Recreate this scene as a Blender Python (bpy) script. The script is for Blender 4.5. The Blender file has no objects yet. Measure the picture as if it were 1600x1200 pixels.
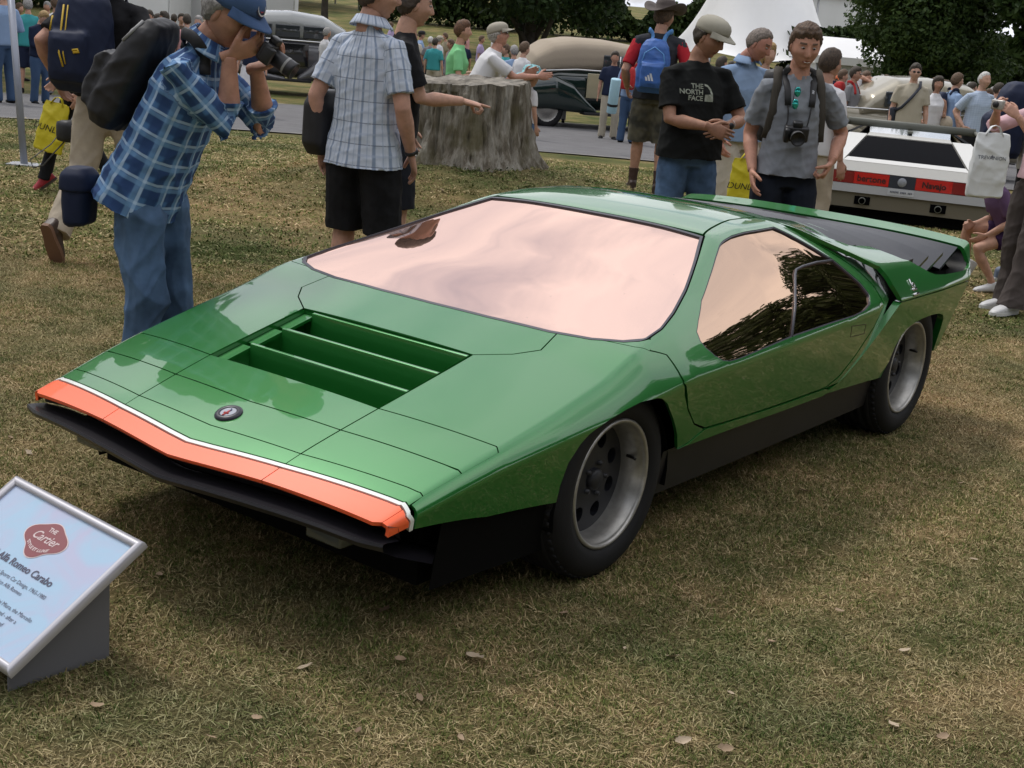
import bpy, bmesh, math, random
import numpy as np
from mathutils import Vector, Matrix, Euler
from mathutils.geometry import delaunay_2d_cdt
from mathutils.bvhtree import BVHTree
random.seed(7)
rng = np.random.default_rng(7)
scene = bpy.context.scene
COL = scene.collection
R = math.radians

# ------------------------------------------------------------------ camera
CAM_POS = Vector((-3.3863, -2.8511, 1.6805))
YAW, PITCH, ROLL = R(35.95), R(15.38), R(5.01)
_d = Vector((math.cos(PITCH)*math.cos(YAW), math.cos(PITCH)*math.sin(YAW), -math.sin(PITCH)))
_r0 = Vector((math.sin(YAW), -math.cos(YAW), 0)); _u0 = _r0.cross(_d)
_r = math.cos(ROLL)*_r0 + math.sin(ROLL)*_u0
_u = -math.sin(ROLL)*_r0 + math.cos(ROLL)*_u0
cam_data = bpy.data.cameras.new('camera'); cam = bpy.data.objects.new('camera', cam_data)
COL.objects.link(cam); scene.camera = cam
cam_data.sensor_width = 36.0; cam_data.lens = 2134/1600*36
cam_data.clip_start = .05; cam_data.clip_end = 2000
cam.matrix_world = Matrix(((_r.x, _u.x, -_d.x, CAM_POS.x), (_r.y, _u.y, -_d.y, CAM_POS.y), (_r.z, _u.z, -_d.z, CAM_POS.z), (0, 0, 0, 1)))
scene.render.resolution_x, scene.render.resolution_y = 1024, 768

# ------------------------------------------------------------------ sky and sun
SUN_EL, SUN_ROT = R(58), R(12)
world = bpy.data.worlds.new('World'); scene.world = world; world.use_nodes = True
nt = world.node_tree; nt.nodes.clear()
def N(nt, typ, **kw):
    n = nt.nodes.new(typ)
    for k, v in kw.items():
        if k in n.inputs: n.inputs[k].default_value = v
        else: setattr(n, k, v)
    return n
sky = N(nt, 'ShaderNodeTexSky'); sky.sky_type = 'NISHITA'; sky.sun_disc = False
sky.sun_elevation = SUN_EL; sky.sun_rotation = SUN_ROT; sky.dust_density = 2.0
tc = N(nt, 'ShaderNodeTexCoord')
sep = N(nt, 'ShaderNodeSeparateXYZ'); nt.links.new(tc.outputs['Generated'], sep.inputs[0])
zz = N(nt, 'ShaderNodeMath', operation='MAXIMUM'); nt.links.new(sep.outputs['Z'], zz.inputs[0]); zz.inputs[1].default_value = 0
za = N(nt, 'ShaderNodeMath', operation='ADD'); nt.links.new(zz.outputs[0], za.inputs[0]); za.inputs[1].default_value = .22
dx = N(nt, 'ShaderNodeMath', operation='DIVIDE'); nt.links.new(sep.outputs['X'], dx.inputs[0]); nt.links.new(za.outputs[0], dx.inputs[1])
dy = N(nt, 'ShaderNodeMath', operation='DIVIDE'); nt.links.new(sep.outputs['Y'], dy.inputs[0]); nt.links.new(za.outputs[0], dy.inputs[1])
cmb = N(nt, 'ShaderNodeCombineXYZ'); nt.links.new(dx.outputs[0], cmb.inputs[0]); nt.links.new(dy.outputs[0], cmb.inputs[1])
n1 = N(nt, 'ShaderNodeTexNoise', Scale=1.7, Detail=8.0, Roughness=.55, Distortion=.5); nt.links.new(cmb.outputs[0], n1.inputs['Vector'])
n2 = N(nt, 'ShaderNodeTexNoise', Scale=1.05, Detail=7.0, Roughness=.55, Distortion=.5); nt.links.new(cmb.outputs[0], n2.inputs['Vector'])
cov = N(nt, 'ShaderNodeMapRange'); nt.links.new(n1.outputs['Fac'], cov.inputs['Value'])
cov.inputs['From Min'].default_value = .30; cov.inputs['From Max'].default_value = .46
cr = N(nt, 'ShaderNodeValToRGB'); nt.links.new(n2.outputs['Fac'], cr.inputs['Fac'])
cr.color_ramp.elements[0].position = .36; cr.color_ramp.elements[0].color = (.62, .65, .72, 1)
cr.color_ramp.elements[1].position = .64; cr.color_ramp.elements[1].color = (1, 1, 1, 1)
sc = N(nt, 'ShaderNodeMixRGB', blend_type='MULTIPLY'); sc.inputs['Fac'].default_value = 1
nt.links.new(cr.outputs['Color'], sc.inputs['Color1']); sc.inputs['Color2'].default_value = (13.6, 13.5, 13.7, 1)
mx = N(nt, 'ShaderNodeMixRGB'); nt.links.new(cov.outputs[0], mx.inputs['Fac'])
nt.links.new(sky.outputs[0], mx.inputs['Color1']); nt.links.new(sc.outputs[0], mx.inputs['Color2'])
bg = N(nt, 'ShaderNodeBackground'); bg.inputs['Strength'].default_value = .088
out = N(nt, 'ShaderNodeOutputWorld')
nt.links.new(mx.outputs[0], bg.inputs['Color']); nt.links.new(bg.outputs[0], out.inputs['Surface'])
sun_data = bpy.data.lights.new('sun', 'SUN'); sun_data.energy = 1.5; sun_data.angle = R(11); sun_data.color = (1, .96, .9)
sun = bpy.data.objects.new('sun', sun_data); COL.objects.link(sun)
_s = Vector((math.sin(SUN_ROT)*math.cos(SUN_EL), math.cos(SUN_ROT)*math.cos(SUN_EL), math.sin(SUN_EL)))
sun.rotation_euler = _s.to_track_quat('Z', 'Y').to_euler(); sun.location = (0, 0, 30)
scene.view_settings.view_transform = 'Standard'; scene.view_settings.look = 'None'
scene.view_settings.exposure = .22; scene.view_settings.gamma = 1; scene.view_settings.use_curve_mapping = False

# ------------------------------------------------------------------ materials
MATS = {}
def mat(name, col, rough=.6, metal=0., coat=0., var=0., vscale=8., bump=0., bscale=40., spec=.5, sheen=0., col2=None, detail=4., trans=0., alpha=1.):
    if name in MATS: return MATS[name]
    m = bpy.data.materials.new(name); m.use_nodes = True; nt = m.node_tree; b = nt.nodes['Principled BSDF']
    b.inputs['Base Color'].default_value = (*col, 1); b.inputs['Roughness'].default_value = rough
    b.inputs['Metallic'].default_value = metal; b.inputs['Coat Weight'].default_value = coat; b.inputs['Coat Roughness'].default_value = .03
    b.inputs['Specular IOR Level'].default_value = spec; b.inputs['Sheen Weight'].default_value = sheen
    b.inputs['Transmission Weight'].default_value = trans; b.inputs['Alpha'].default_value = alpha
    co = N(nt, 'ShaderNodeTexCoord')
    if var or col2:
        n = N(nt, 'ShaderNodeTexNoise', Scale=vscale, Detail=detail, Roughness=.6); nt.links.new(co.outputs['Object'], n.inputs['Vector'])
        r = N(nt, 'ShaderNodeValToRGB'); nt.links.new(n.outputs['Fac'], r.inputs['Fac'])
        r.color_ramp.elements[0].position = .35; r.color_ramp.elements[1].position = .65
        c1 = col if col2 else tuple(c*(1-var) for c in col); c2 = col2 if col2 else tuple(min(1, c*(1+var)) for c in col)
        r.color_ramp.elements[0].color = (*c1, 1); r.color_ramp.elements[1].color = (*c2, 1)
        nt.links.new(r.outputs['Color'], b.inputs['Base Color'])
    if bump:
        n = N(nt, 'ShaderNodeTexNoise', Scale=bscale, Detail=5.0); nt.links.new(co.outputs['Object'], n.inputs['Vector'])
        bp = N(nt, 'ShaderNodeBump', Strength=1.0, Distance=bump); nt.links.new(n.outputs['Fac'], bp.inputs['Height'])
        nt.links.new(bp.outputs[0], b.inputs['Normal'])
    MATS[name] = m; return m

# ------------------------------------------------------------------ object helpers
def tag(o, label=None, cat=None, group=None, kind=None):
    for k, v in (('label', label), ('category', cat), ('group', group), ('kind', kind)):
        if v: o[k] = v
    return o
def empty(name, loc=(0, 0, 0), rz=0., **kw):
    o = bpy.data.objects.new(name, None); COL.objects.link(o); o.location = loc; o.rotation_euler = (0, 0, rz)
    o.empty_display_size = .2; return tag(o, **kw)
def link(name, me, m=None, parent=None, smooth=True, **kw):
    o = bpy.data.objects.new(name, me); COL.objects.link(o)
    if m is not None:
        for mm in (m if isinstance(m, (list, tuple)) else [m]): me.materials.append(mm)
    if smooth and len(me.polygons): me.polygons.foreach_set('use_smooth', [True]*len(me.polygons))
    if parent is not None: o.parent = parent
    return tag(o, **kw)
def mesh_pd(verts, faces):
    me = bpy.data.meshes.new('mesh'); me.from_pydata([tuple(v) for v in verts], [], [tuple(f) for f in faces]); me.update(); return me
class MB:
    """collects simple solids into one mesh"""
    def __init__(s): s.v = []; s.f = []; s.mi = []; s.cur = 0
    def add(s, vs, fs):
        k = len(s.v); s.v += [tuple(v) for v in vs]; s.f += [tuple(i+k for i in f) for f in fs]; s.mi += [s.cur]*len(fs); return s
    def box(s, c, size, rot=None, taper=1.0):
        hx, hy, hz = [a/2 for a in size]; vs = []
        for z in (-1, 1):
            t = taper if z > 0 else 1
            for x, y in ((-1, -1), (1, -1), (1, 1), (-1, 1)): vs.append(Vector((x*hx*t, y*hy*t, z*hz)))
        if rot is not None: vs = [rot @ v for v in vs]
        return s.add([v+Vector(c) for v in vs], [(0, 3, 2, 1), (4, 5, 6, 7), (0, 1, 5, 4), (1, 2, 6, 5), (2, 3, 7, 6), (3, 0, 4, 7)])
    def rbox(s, c, size, r=.01, rot=None):
        """bevelled box"""
        bm = bmesh.new(); bmesh.ops.create_cube(bm, size=1.0)
        for v in bm.verts: v.co = Vector((v.co.x*size[0], v.co.y*size[1], v.co.z*size[2]))
        bmesh.ops.bevel(bm, geom=bm.edges[:], offset=r, segments=2, affect='EDGES', profile=.6)
        bm.verts.ensure_lookup_table(); vs = [v.co.copy() for v in bm.verts]; fs = [[v.index for v in f.verts] for f in bm.faces]; bm.free()
        if rot is not None: vs = [rot @ v for v in vs]
        return s.add([v+Vector(c) for v in vs], fs)
    def tube(s, pts, rad, n=8, caps=True, flat=None):
        pts = [Vector(p) for p in pts]; m = len(pts); rad = rad if isinstance(rad, (list, tuple)) else [rad]*m
        vs = []; fs = []; prev = None
        for i, p in enumerate(pts):
            t = (pts[min(i+1, m-1)]-pts[max(i-1, 0)]).normalized()
            if prev is None:
                a = Vector((0, 0, 1)) if abs(t.z) < .9 else Vector((1, 0, 0)); e1 = t.cross(a).normalized()
            else: e1 = (prev - t*prev.dot(t)).normalized()
            e2 = t.cross(e1); prev = e1
            r = rad[i]; r1, r2 = (r if isinstance(r, (tuple, list)) else (r, r))
            for k in range(n):
                a = 2*math.pi*k/n; vs.append(p+e1*math.cos(a)*r1+e2*math.sin(a)*r2)
        for i in range(m-1):
            for k in range(n): fs.append((i*n+k, i*n+(k+1) % n, (i+1)*n+(k+1) % n, (i+1)*n+k))
        if caps: fs.append(tuple(range(n-1, -1, -1))); fs.append(tuple((m-1)*n+k for k in range(n)))
        return s.add(vs, fs)
    def lathe(s, prof, c=(0, 0, 0), n=32, M=None, close=False):
        """prof: list of (r, z) turned round z"""
        vs = []; fs = []; m = len(prof)
        for r, z in prof:
            for k in range(n):
                a = 2*math.pi*k/n; v = Vector((r*math.cos(a), r*math.sin(a), z)); vs.append((M @ v if M is not None else v)+Vector(c))
        for i in range(m-1 if not close else m):
            j = (i+1) % m
            for k in range(n): fs.append((i*n+k, i*n+(k+1) % n, j*n+(k+1) % n, j*n+k))
        return s.add(vs, fs)
    def ell(s, c, r, n=12, m=8, rot=None):
        vs = [Vector((0, 0, -1))]; fs = []
        for i in range(1, m):
            th = math.pi*i/m
            for k in range(n): a = 2*math.pi*k/n; vs.append(Vector((math.sin(th)*math.cos(a), math.sin(th)*math.sin(a), -math.cos(th))))
        vs.append(Vector((0, 0, 1))); L = len(vs)-1
        for k in range(n): fs.append((0, 1+(k+1) % n, 1+k)); fs.append((L, L-n+k, L-n+(k+1) % n))
        for i in range(m-2):
            for k in range(n): a = 1+i*n; fs.append((a+k, a+(k+1) % n, a+n+(k+1) % n, a+n+k))
        r = r if isinstance(r, (tuple, list)) else (r, r, r)
        vs = [Vector((v.x*r[0], v.y*r[1], v.z*r[2])) for v in vs]
        if rot is not None: vs = [rot @ v for v in vs]
        return s.add([v+Vector(c) for v in vs], fs)
    def build(s, name, m=None, parent=None, smooth=True, **kw):
        me = mesh_pd(s.v, s.f); o = link(name, me, m, parent, smooth, **kw)
        if any(s.mi): me.polygons.foreach_set('material_index', s.mi)
        return o
def hard(o, ang=35):
    """sharp edges above an angle"""
    bm = bmesh.new(); bm.from_mesh(o.data); bmesh.ops.recalc_face_normals(bm, faces=bm.faces[:])
    for e in bm.edges:
        if len(e.link_faces) == 2: e.smooth = e.calc_face_angle(0) < R(ang)
    bm.to_mesh(o.data); bm.free(); return o
def inpoly(x, y, P):
    c = False; j = len(P)-1
    for i in range(len(P)):
        (xi, yi), (xj, yj) = P[i], P[j]
        if (yi > y) != (yj > y) and x < (xj-xi)*(y-yi)/(yj-yi)+xi: c = not c
        j = i
    return c
def densify(P, step):
    o = []
    for a, b in zip(P, P[1:]+P[:1]):
        L = math.hypot(b[0]-a[0], b[1]-a[1]); n = max(1, int(math.ceil(L/step)))
        for k in range(n): o.append((a[0]+(b[0]-a[0])*k/n, a[1]+(b[1]-a[1])*k/n))
    return o
def area2(P): return sum(a[0]*b[1]-b[0]*a[1] for a, b in zip(P, P[1:]+P[:1]))/2
def inset(P, d):
    if area2(P) < 0: P = P[::-1]
    n = len(P); o = []
    for i in range(n):
        a, b, c = P[i-1], P[i], P[(i+1) % n]
        e1 = Vector((b[0]-a[0], b[1]-a[1])); e2 = Vector((c[0]-b[0], c[1]-b[1]))
        if e1.length < 1e-9 or e2.length < 1e-9: o.append(b); continue
        e1.normalize(); e2.normalize(); n1 = Vector((-e1.y, e1.x)); n2 = Vector((-e2.y, e2.x)); m = n1+n2
        k = d/max(.35, 1+n1.dot(n2)); o.append((b[0]+m.x*k, b[1]+m.y*k))
    return o
def ccw(P, corner=.0):
    return P if area2(P) > 0 else P[::-1]
def rounded(P, r, n=4, only=None):
    """round corners of polygon"""
    o = []; L = len(P)
    for i in range(L):
        a, b, c = Vector(P[i-1]), Vector(P[i]), Vector(P[(i+1) % L])
        if only is not None and i not in only: o.append(tuple(b)); continue
        d1 = (a-b); d2 = (c-b); k1 = min(r, d1.length*.45); k2 = min(r, d2.length*.45)
        p = b+d1.normalized()*k1; q = b+d2.normalized()*k2
        for j in range(n+1):
            u = j/n; o.append(tuple((1-u)**2*p+2*u*(1-u)*b+u*u*q))
    return o
def sheet(poly, holes, fn, step, thick=.0, parent=None, name='panel', m=None, bstep=None, **kw):
    """constrained triangulation of a plane region mapped onto a curved surface fn(a,b)->(point, normal)"""
    bstep = bstep or step
    loops = [densify(ccw(poly), bstep)]+[densify(ccw(h), bstep) for h in holes]
    pts = []; edges = []
    for L in loops:
        k = len(pts); pts += L; edges += [(k+i, k+(i+1) % len(L)) for i in range(len(L))]
    nb = len(pts)
    x0 = min(p[0] for p in loops[0]); x1 = max(p[0] for p in loops[0]); y0 = min(p[1] for p in loops[0]); y1 = max(p[1] for p in loops[0])
    bp = np.array(pts)
    x = math.ceil(x0/step)*step
    while x < x1:
        y = math.ceil(y0/step)*step
        while y < y1:
            if inpoly(x, y, loops[0]) and not any(inpoly(x, y, h) for h in loops[1:]):
                if np.min((bp[:, 0]-x)**2+(bp[:, 1]-y)**2) > (step*.35)**2: pts.append((x, y))
            y += step
        x += step
    V, E, F, ov, oe, of = delaunay_2d_cdt([Vector(p) for p in pts], edges, [], 0, 1e-6)
    V = [(v.x, v.y) for v in V]; fs = []
    for f in F:
        cx = sum(V[i][0] for i in f)/3; cy = sum(V[i][1] for i in f)/3
        if inpoly(cx, cy, loops[0]) and not any(inpoly(cx, cy, h) for h in loops[1:]): fs.append(tuple(f))
    P3 = []; NN = []
    for v in V:
        p, n = fn(*v); P3.append(Vector(p)); NN.append(Vector(n))
    if fs:
        i, j, k = fs[len(fs)//2]; gn = (P3[j]-P3[i]).cross(P3[k]-P3[i])
        if gn.dot(NN[i]) < 0: fs = [f[::-1] for f in fs]
    verts = list(P3); faces = list(fs); nf = len(fs)
    if thick:
        ec = {}
        for f in fs:
            for a, b in zip(f, f[1:]+f[:1]):
                if (b, a) in ec: ec.pop((b, a))
                else: ec[(a, b)] = 1
        mp = {}; mq = {}
        for a, b in ec:
            for q in (a, b):
                sn = (P3[b]-P3[a]).cross(NN[q]); 
                if q not in mp:
                    mp[q] = len(verts); verts.append(P3[q]); NN.append(sn); mq[q] = len(verts); verts.append(P3[q]-NN[q]*thick); NN.append(sn)
            faces.append((mp[b], mp[a], mq[a], mq[b]))
    me = mesh_pd(verts, faces)
    o = link(name, me, m, parent, **kw)
    me.normals_split_custom_set_from_vertices([v.normalized() if v.length > 1e-12 else Vector((0, 0, 1)) for v in NN])
    return o
def lerp_tab(tab,x):
    if x<=tab[0][0]: 
        (a,b),(c,d)=tab[0],tab[1]
        return b+(d-b)*(x-a)/(c-a)
    for (a,b),(c,d) in zip(tab,tab[1:]):
        if x<=c: return b+(d-b)*(x-a)/(c-a)
    (a,b),(c,d)=tab[-2],tab[-1]
    return b+(d-b)*(x-a)/(c-a)
def smooth_tab(tab,x,w=.08):
    return sum(lerp_tab(tab,x+w*k/3)*g for k,g in ((-3,.05),(-2,.1),(-1,.2),(0,.3),(1,.2),(2,.1),(3,.05)))
F1T=dict(p=2.6,
 zc=[(-1.10,.392),(-1.0,.428),(-.933,.453),(-.875,.473),(-.73,.515),(-.588,.553),(-.177,.652),(.15,.735),(.35,.79),(.6,.855),(1.0,.966),(1.15,.984),(1.35,.991),(1.6,.975),(2.2,.90)],
 yE=[(-1.1,.715),(-.956,.73),(-.82,.742),(-.69,.76),(-.555,.776),(-.3,.787),(-.05,.79),(.1,.782),(.3,.74),(.6,.645),(.99,.515),(1.5,.495),(2.2,.44)],
 zE=[(-1.1,.375),(-.956,.408),(-.82,.45),(-.69,.487),(-.555,.522),(-.3,.583),(-.05,.645),(.1,.698),(.3,.745),(.6,.825),(.99,.946),(1.2,.962),(1.5,.962),(2.2,.86)],
 yC=[(-1.1,.725),(-.95,.75),(-.6,.80),(-.35,.835),(-.1,.86),(.3,.88),(1.0,.885),(1.5,.885),(1.78,.880),(1.93,.850),(2.08,.79),(2.25,.70)],
 zC=[(-1.1,.365),(-.95,.395),(-.6,.475),(-.35,.52),(-.1,.55),(.3,.61),(.6,.617),(1.9,.665),(2.2,.67)],
)
F2T=dict(p=3.2,bul=.04,
 zc=[(1.2,.995),(1.5,.985),(2.2,.90),(2.93,.80),(3.06,.833)],
 yE=[(1.2,.40),(1.5,.45),(1.6,.53),(1.66,.59),(1.735,.655),(1.82,.735),(1.9,.80),(2.333,.775),(3.1,.765)],
 zE=[(1.2,1.0),(1.5,.962),(1.61,.939),(1.662,.911),(1.735,.876),(1.82,.836),(1.9,.795),(2.333,.775),(2.9,.772),(3.06,.805)],
 yC=[(1.2,.885),(2.0,.885),(2.5,.875),(2.9,.845),(3.1,.81)],
 zC=[(1.2,.645),(1.9,.665),(2.9,.655),(3.1,.65)],
)
LEAN=.20; ZB=.15
def surf(T,x,t,r=.022):
    S=lambda k,w=.05: smooth_tab(T[k],x,w)
    zc,yE,zE,yC,zC=S('zc'),S('yE'),S('zE'),S('yC'),S('zC')
    yB=yC-(zC-ZB)*LEAN
    sg=-1 if t<0 else 1; t=abs(t)
    def raw(t):
        if t<=1: return (yE*t, zc+(zE-zc)*t**T.get('p',2.6))
        if t<=2: u=t-1;b=T.get('bul',.07)*math.hypot(yC-yE,zC-zE)*4*u*(1-u); return (yE+(yC-yE)*u+b*.7, zE+(zC-zE)*u+b*.7)
        u=t-2; return (yC+(yB-yC)*u, zC+(ZB-zC)*u)
    L1=max(yE,.05);L2=max(math.hypot(yC-yE,zC-zE),.02);L3=max(zC-ZB,.05)
    for c,la,lb,rr in ((1,L1,L2,r),(2,L2,L3,.012)):
        a=min(rr/la,.45);b=min(rr/lb,.45)
        if c-a<t<c+b:
            u=(t-c+a)/(a+b);p0,p1,p2=raw(c-a),raw(c),raw(c+b)
            y=(1-u)**2*p0[0]+2*u*(1-u)*p1[0]+u*u*p2[0];z=(1-u)**2*p0[1]+2*u*(1-u)*p1[1]+u*u*p2[1]
            return (x,sg*y,z)
    y,z=raw(t);return (x,sg*y,z)

# ------------------------------------------------------------------ green wedge car
def car_fn(T, off=0., side=1):
    e = 2e-3
    def fn(x, s):
        t = s/.7
        p = Vector(surf(T, x, t)); a = Vector(surf(T, x+e, t))-Vector(surf(T, x-e, t)); b = Vector(surf(T, x, t+e))-Vector(surf(T, x, t-e))
        n = a.cross(b)
        if n.length < 1e-12: n = Vector((0, 0, 1))
        n.normalize()
        # outward: up on top, sideways on flanks
        if n.z*1.0+n.y*(1 if p.y > 0 else -1)*.8 < 0: n = -n
        return p+n*off, n
    return fn
SU = .7
GREEN = mat('green_lacquer', (.015, .178, .027), rough=.36, metal=.4, coat=1.0, spec=.5)
GREEN.node_tree.nodes['Principled BSDF'].inputs['Coat IOR'].default_value = 1.70
ORANGE = mat('orange_lacquer', (.95, .135, .035), rough=.4, coat=.35)
WHITEP = mat('white_lacquer', (.75, .78, .74), rough=.3, coat=.5)
BLACKP = mat('black_plastic', (.012, .011, .012), rough=.5, var=.2)
RUBBER = mat('tyre_rubber', (.009, .009, .010), rough=.7, spec=.3, bump=.0006, bscale=220)
DARKIN = mat('dark_underbody', (.0035, .0035, .0035), rough=.9, spec=.1)
ALLOY = mat('cast_alloy', (.36, .35, .33), rough=.36, metal=.7, var=.12, vscale=30)
RIMDARK = mat('rim_centre_paint', (.012, .013, .018), rough=.45)
TRIM = mat('grey_rubber_trim', (.05, .05, .065), rough=.45)
CHROME = mat('chrome', (.6, .6, .6), rough=.12, metal=1)
def copper_mat(name, rc, tint):
    m = bpy.data.materials.new(name); m.use_nodes = True; nt = m.node_tree; b = nt.nodes['Principled BSDF']
    b.inputs['Metallic'].default_value = .0; b.inputs['Roughness'].default_value = .02
    nt.nodes.remove(b); o = nt.nodes['Material Output']
    g = N(nt, 'ShaderNodeBsdfGlossy', Roughness=.015); g.inputs['Color'].default_value = (*rc, 1)
    d = N(nt, 'ShaderNodeBsdfDiffuse'); d.inputs['Color'].default_value = (*tint, 1)
    co = N(nt, 'ShaderNodeTexCoord'); n = N(nt, 'ShaderNodeTexNoise', Scale=60.0, Detail=2.0); nt.links.new(co.outputs['Object'], n.inputs['Vector'])
    r = N(nt, 'ShaderNodeMapRange'); nt.links.new(n.outputs['Fac'], r.inputs['Value']); r.inputs['From Min'].default_value = .76; r.inputs['From Max'].default_value = .80
    r.inputs['To Min'].default_value = .06; r.inputs['To Max'].default_value = .7
    x = N(nt, 'ShaderNodeMixShader'); nt.links.new(r.outputs[0], x.inputs[0]); nt.links.new(g.outputs[0], x.inputs[1]); nt.links.new(d.outputs[0], x.inputs[2])
    nt.links.new(x.outputs[0], o.inputs['Surface']); return m
COPPER = copper_mat('copper_mirror_windscreen', (.97, .68, .57), (.5, .35, .3))
SMOKE = copper_mat('bronze_mirror_glass', (.62, .44, .33), (.03, .02, .015))

def P(*pts): return [(x, t*SU) for x, t in pts]
def flip(poly): return [(x, -s) for x, s in poly]
car = empty('concept_car', (0, 0, 0), label='low green wedge concept car with orange nose band and copper mirror windscreen', cat='car')
GAP = .0022
def panel(name, T, poly, holes=(), m=GREEN, off=0., thick=.012, step=.045, gap=GAP, parent=car, bstep=.03, both=False, **kw):
    objs = []
    for sg in ((1, -1) if both else (1,)):
        pl = poly if sg == 1 else flip(poly); hs = [h if sg == 1 else flip(h) for h in holes]
        p = inset(pl, gap) if gap else pl; hh = [ccw(h) for h in hs]
        pr = parent[0 if sg == 1 else 1] if isinstance(parent, list) else parent
        objs.append(sheet(p, hh, car_fn(T, off), step, thick, pr, name, m, bstep=bstep, **kw))
    return objs if both else objs[0]
# the polygons below are given for the left flank (t<0); both=True mirrors them
def NE(pts): return P(*[(x, -abs(t)) for x, t in pts])
LT = .465
def xs1(t): t = abs(t); return lerp_tab([(0, -.893), (.465, -.872), (.97, -.815), (1.21, -.822)], t)
def xs2(t): t = abs(t); return lerp_tab([(0, -.745), (.465, -.729), (.98, -.685), (1.2, -.69)], t)
def xw(t): t = abs(t); return lerp_tab([(0, -.966), (.05, -.964), (.48, -.926), (1.0, -.868), (1.3, -.876), (1.64, -.883), (2.17, -.869)], t)
def xo(t): t = abs(t); return lerp_tab([(0, -1.045), (.05, -1.043), (.465, -1.008), (1.2, -.960), (2.07, -.955)], t)
def band(fa, fb, t0, t1, n=8):
    a = [(fa(t0+(t1-t0)*k/n), t0+(t1-t0)*k/n) for k in range(n+1)]; b = [(fb(t0+(t1-t0)*k/n), t0+(t1-t0)*k/n) for k in range(n+1)]
    return P(*(a+b[::-1]))
sh = lambda f, d: (lambda t: f(t)+d)
# nose: orange band, white stripe, green strips, each cut by the lengthwise seams
for t0, t1 in ((-LT, LT), (LT, 1.2), (-1.2, -LT)):
    panel('nose_band', F1T, band(xo, sh(xw, -.018), t0, t1), m=ORANGE, gap=0.0015, bstep=.02)
    panel('white_stripe', F1T, band(sh(xw, -.012), xw, t0, t1), m=WHITEP, gap=0, bstep=.02)
    panel('nose_panel', F1T, band(sh(xw, .003), xs1, t0, t1), gap=.0015, bstep=.02)
for s in (1, -1):
    panel('nose_corner', F1T, band(xo, sh(xw, -.016), s*1.22, s*2.10), m=ORANGE, gap=0.001, bstep=.02)
    panel('stripe_end', F1T, band(sh(xw, -.012), xw, s*1.2, s*2.16), m=WHITEP, gap=0, bstep=.02)
panel('bonnet_strip', F1T, band(xs1, xs2, -LT, LT), bstep=.025)
panel('headlamp_flap', F1T, band(xs1, xs2, -1.2, -LT), bstep=.025, both=True)
panel('bonnet_strip', F1T, band(xs2, lambda t: -.586, -LT, LT), bstep=.025)
panel('front_flap', F1T, P((xs2(.465), -LT), (xs2(.7), -.7), (xs2(.98), -.98), (-.69, -1.2), (-.556, -1.2), (-.54, -.97), (-.586, -LT)), bstep=.025, both=True)
# front wings with the arch cut out
farch = [(-.287, 2.56), (-.292, 2.40), (-.283, 2.22), (-.25, 2.09), (-.20, 1.99), (-.13, 1.915), (-.05, 1.895), (.02, 1.91), (.10, 1.98), (.172, 2.10), (.24, 2.26), (.30, 2.42), (.335, 2.55)]
wing = [(-.586, LT), (-.54, .97), (-.556, 1.2), (-.69, 1.2), (-.822, 1.2), (-.865, 1.25), (-.866, 2.16), (-.587, 2.415)]+farch+[(.40, 2.53), (.485, 2.466), (.40, 2.39), (.322, 2.241), (.27, 2.10), (.242, 1.98), (.224, 1.40), (.164, 1.133), (.082, .635), (-.038, .66), (-.108, .59), (-.178, LT)]
panel('front_wing', F1T, NE(wing), both=True, bstep=.02, step=.04)
panel('cowl_panel', F1T, P((-.178, -LT), (-.108, -.59), (-.038, -.66), (.083, -.635), (.066, -.56), (.055, -.3), (.05, 0), (.055, .3), (.066, .56), (.083, .635), (-.038, .66), (-.108, .59), (-.178, LT)))
panel('cowl_strip', F1T, NE([(.082, .635), (.164, 1.133), (.226, 1.10), (.21, 1.03), (.155, .93), (.112, .80), (.083, .66), (.080, .637)]), both=True, gap=.001)
# windscreen
def glassline(d):
    h = [(.058-d, 0), (.062-d, .3), (.078-d, .60), (.108-d, .78), (.150-d*.7, .90+d), (.21-d*.4, .985+d*1.4), (.30, 1.03+d*1.6), (.42, 1.035+d*1.6), (.58, 1.01+d*1.6), (.80, .955+d*1.6), (.955+d, .91+d*1.3), (.962+d, .60), (.960+d, 0)]
    return h
def both_sides(h): return P(*([(x, -t) for x, t in h]+[(x, t) for x, t in h[::-1][1:-1]]))
panel('windscreen_trim', F1T, both_sides(glassline(.013)), holes=[both_sides(glassline(.0))], m=TRIM, gap=0, off=.001, thick=.01, bstep=.02)
panel('windscreen', F1T, both_sides(glassline(-.001)), m=COPPER, gap=0, off=-.005, thick=0, step=.05, bstep=.03)
# doors with glass
door = [(.168, 1.135), (.226, 1.40), (.246, 1.98), (.322, 2.236), (.40, 2.385), (.488, 2.458), (.762, 2.496), (1.1, 2.53), (1.45, 2.555), (1.56, 2.50), (1.66, 2.37), (1.76, 2.17), (1.82, 1.98), (1.84, 1.80), (1.80, 1.59), (1.64, 1.215), (1.518, .94), (1.467, .872), (1.27, .848), (1.08, .893), (.982, .928),
        (.97, .94), (.80, .985), (.58, 1.04), (.42, 1.067), (.30, 1.062), (.22, 1.03)]
glass = [(1.449, 1.057), (1.294, 1.055), (1.095, 1.045), (.964, 1.072), (.883, 1.095), (.74, 1.15), (.602, 1.215), (.50, 1.34), (.445, 1.433), (.43, 1.56), (.437, 1.671), (.465, 1.82), (.50, 1.915), (.54, 1.952), (.60, 1.963), (.80, 1.962), (.995, 1.961), (1.30, 1.972), (1.52, 1.985), (1.62, 1.975), (1.70, 1.94), (1.742, 1.86), (1.735, 1.74), (1.672, 1.477), (1.60, 1.33), (1.517, 1.188)]
panel('door', F1T, NE(door), holes=[NE(glass)], both=True, bstep=.02, step=.04)
doors = [o for o in car.children if o.name.startswith('door')]
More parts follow.
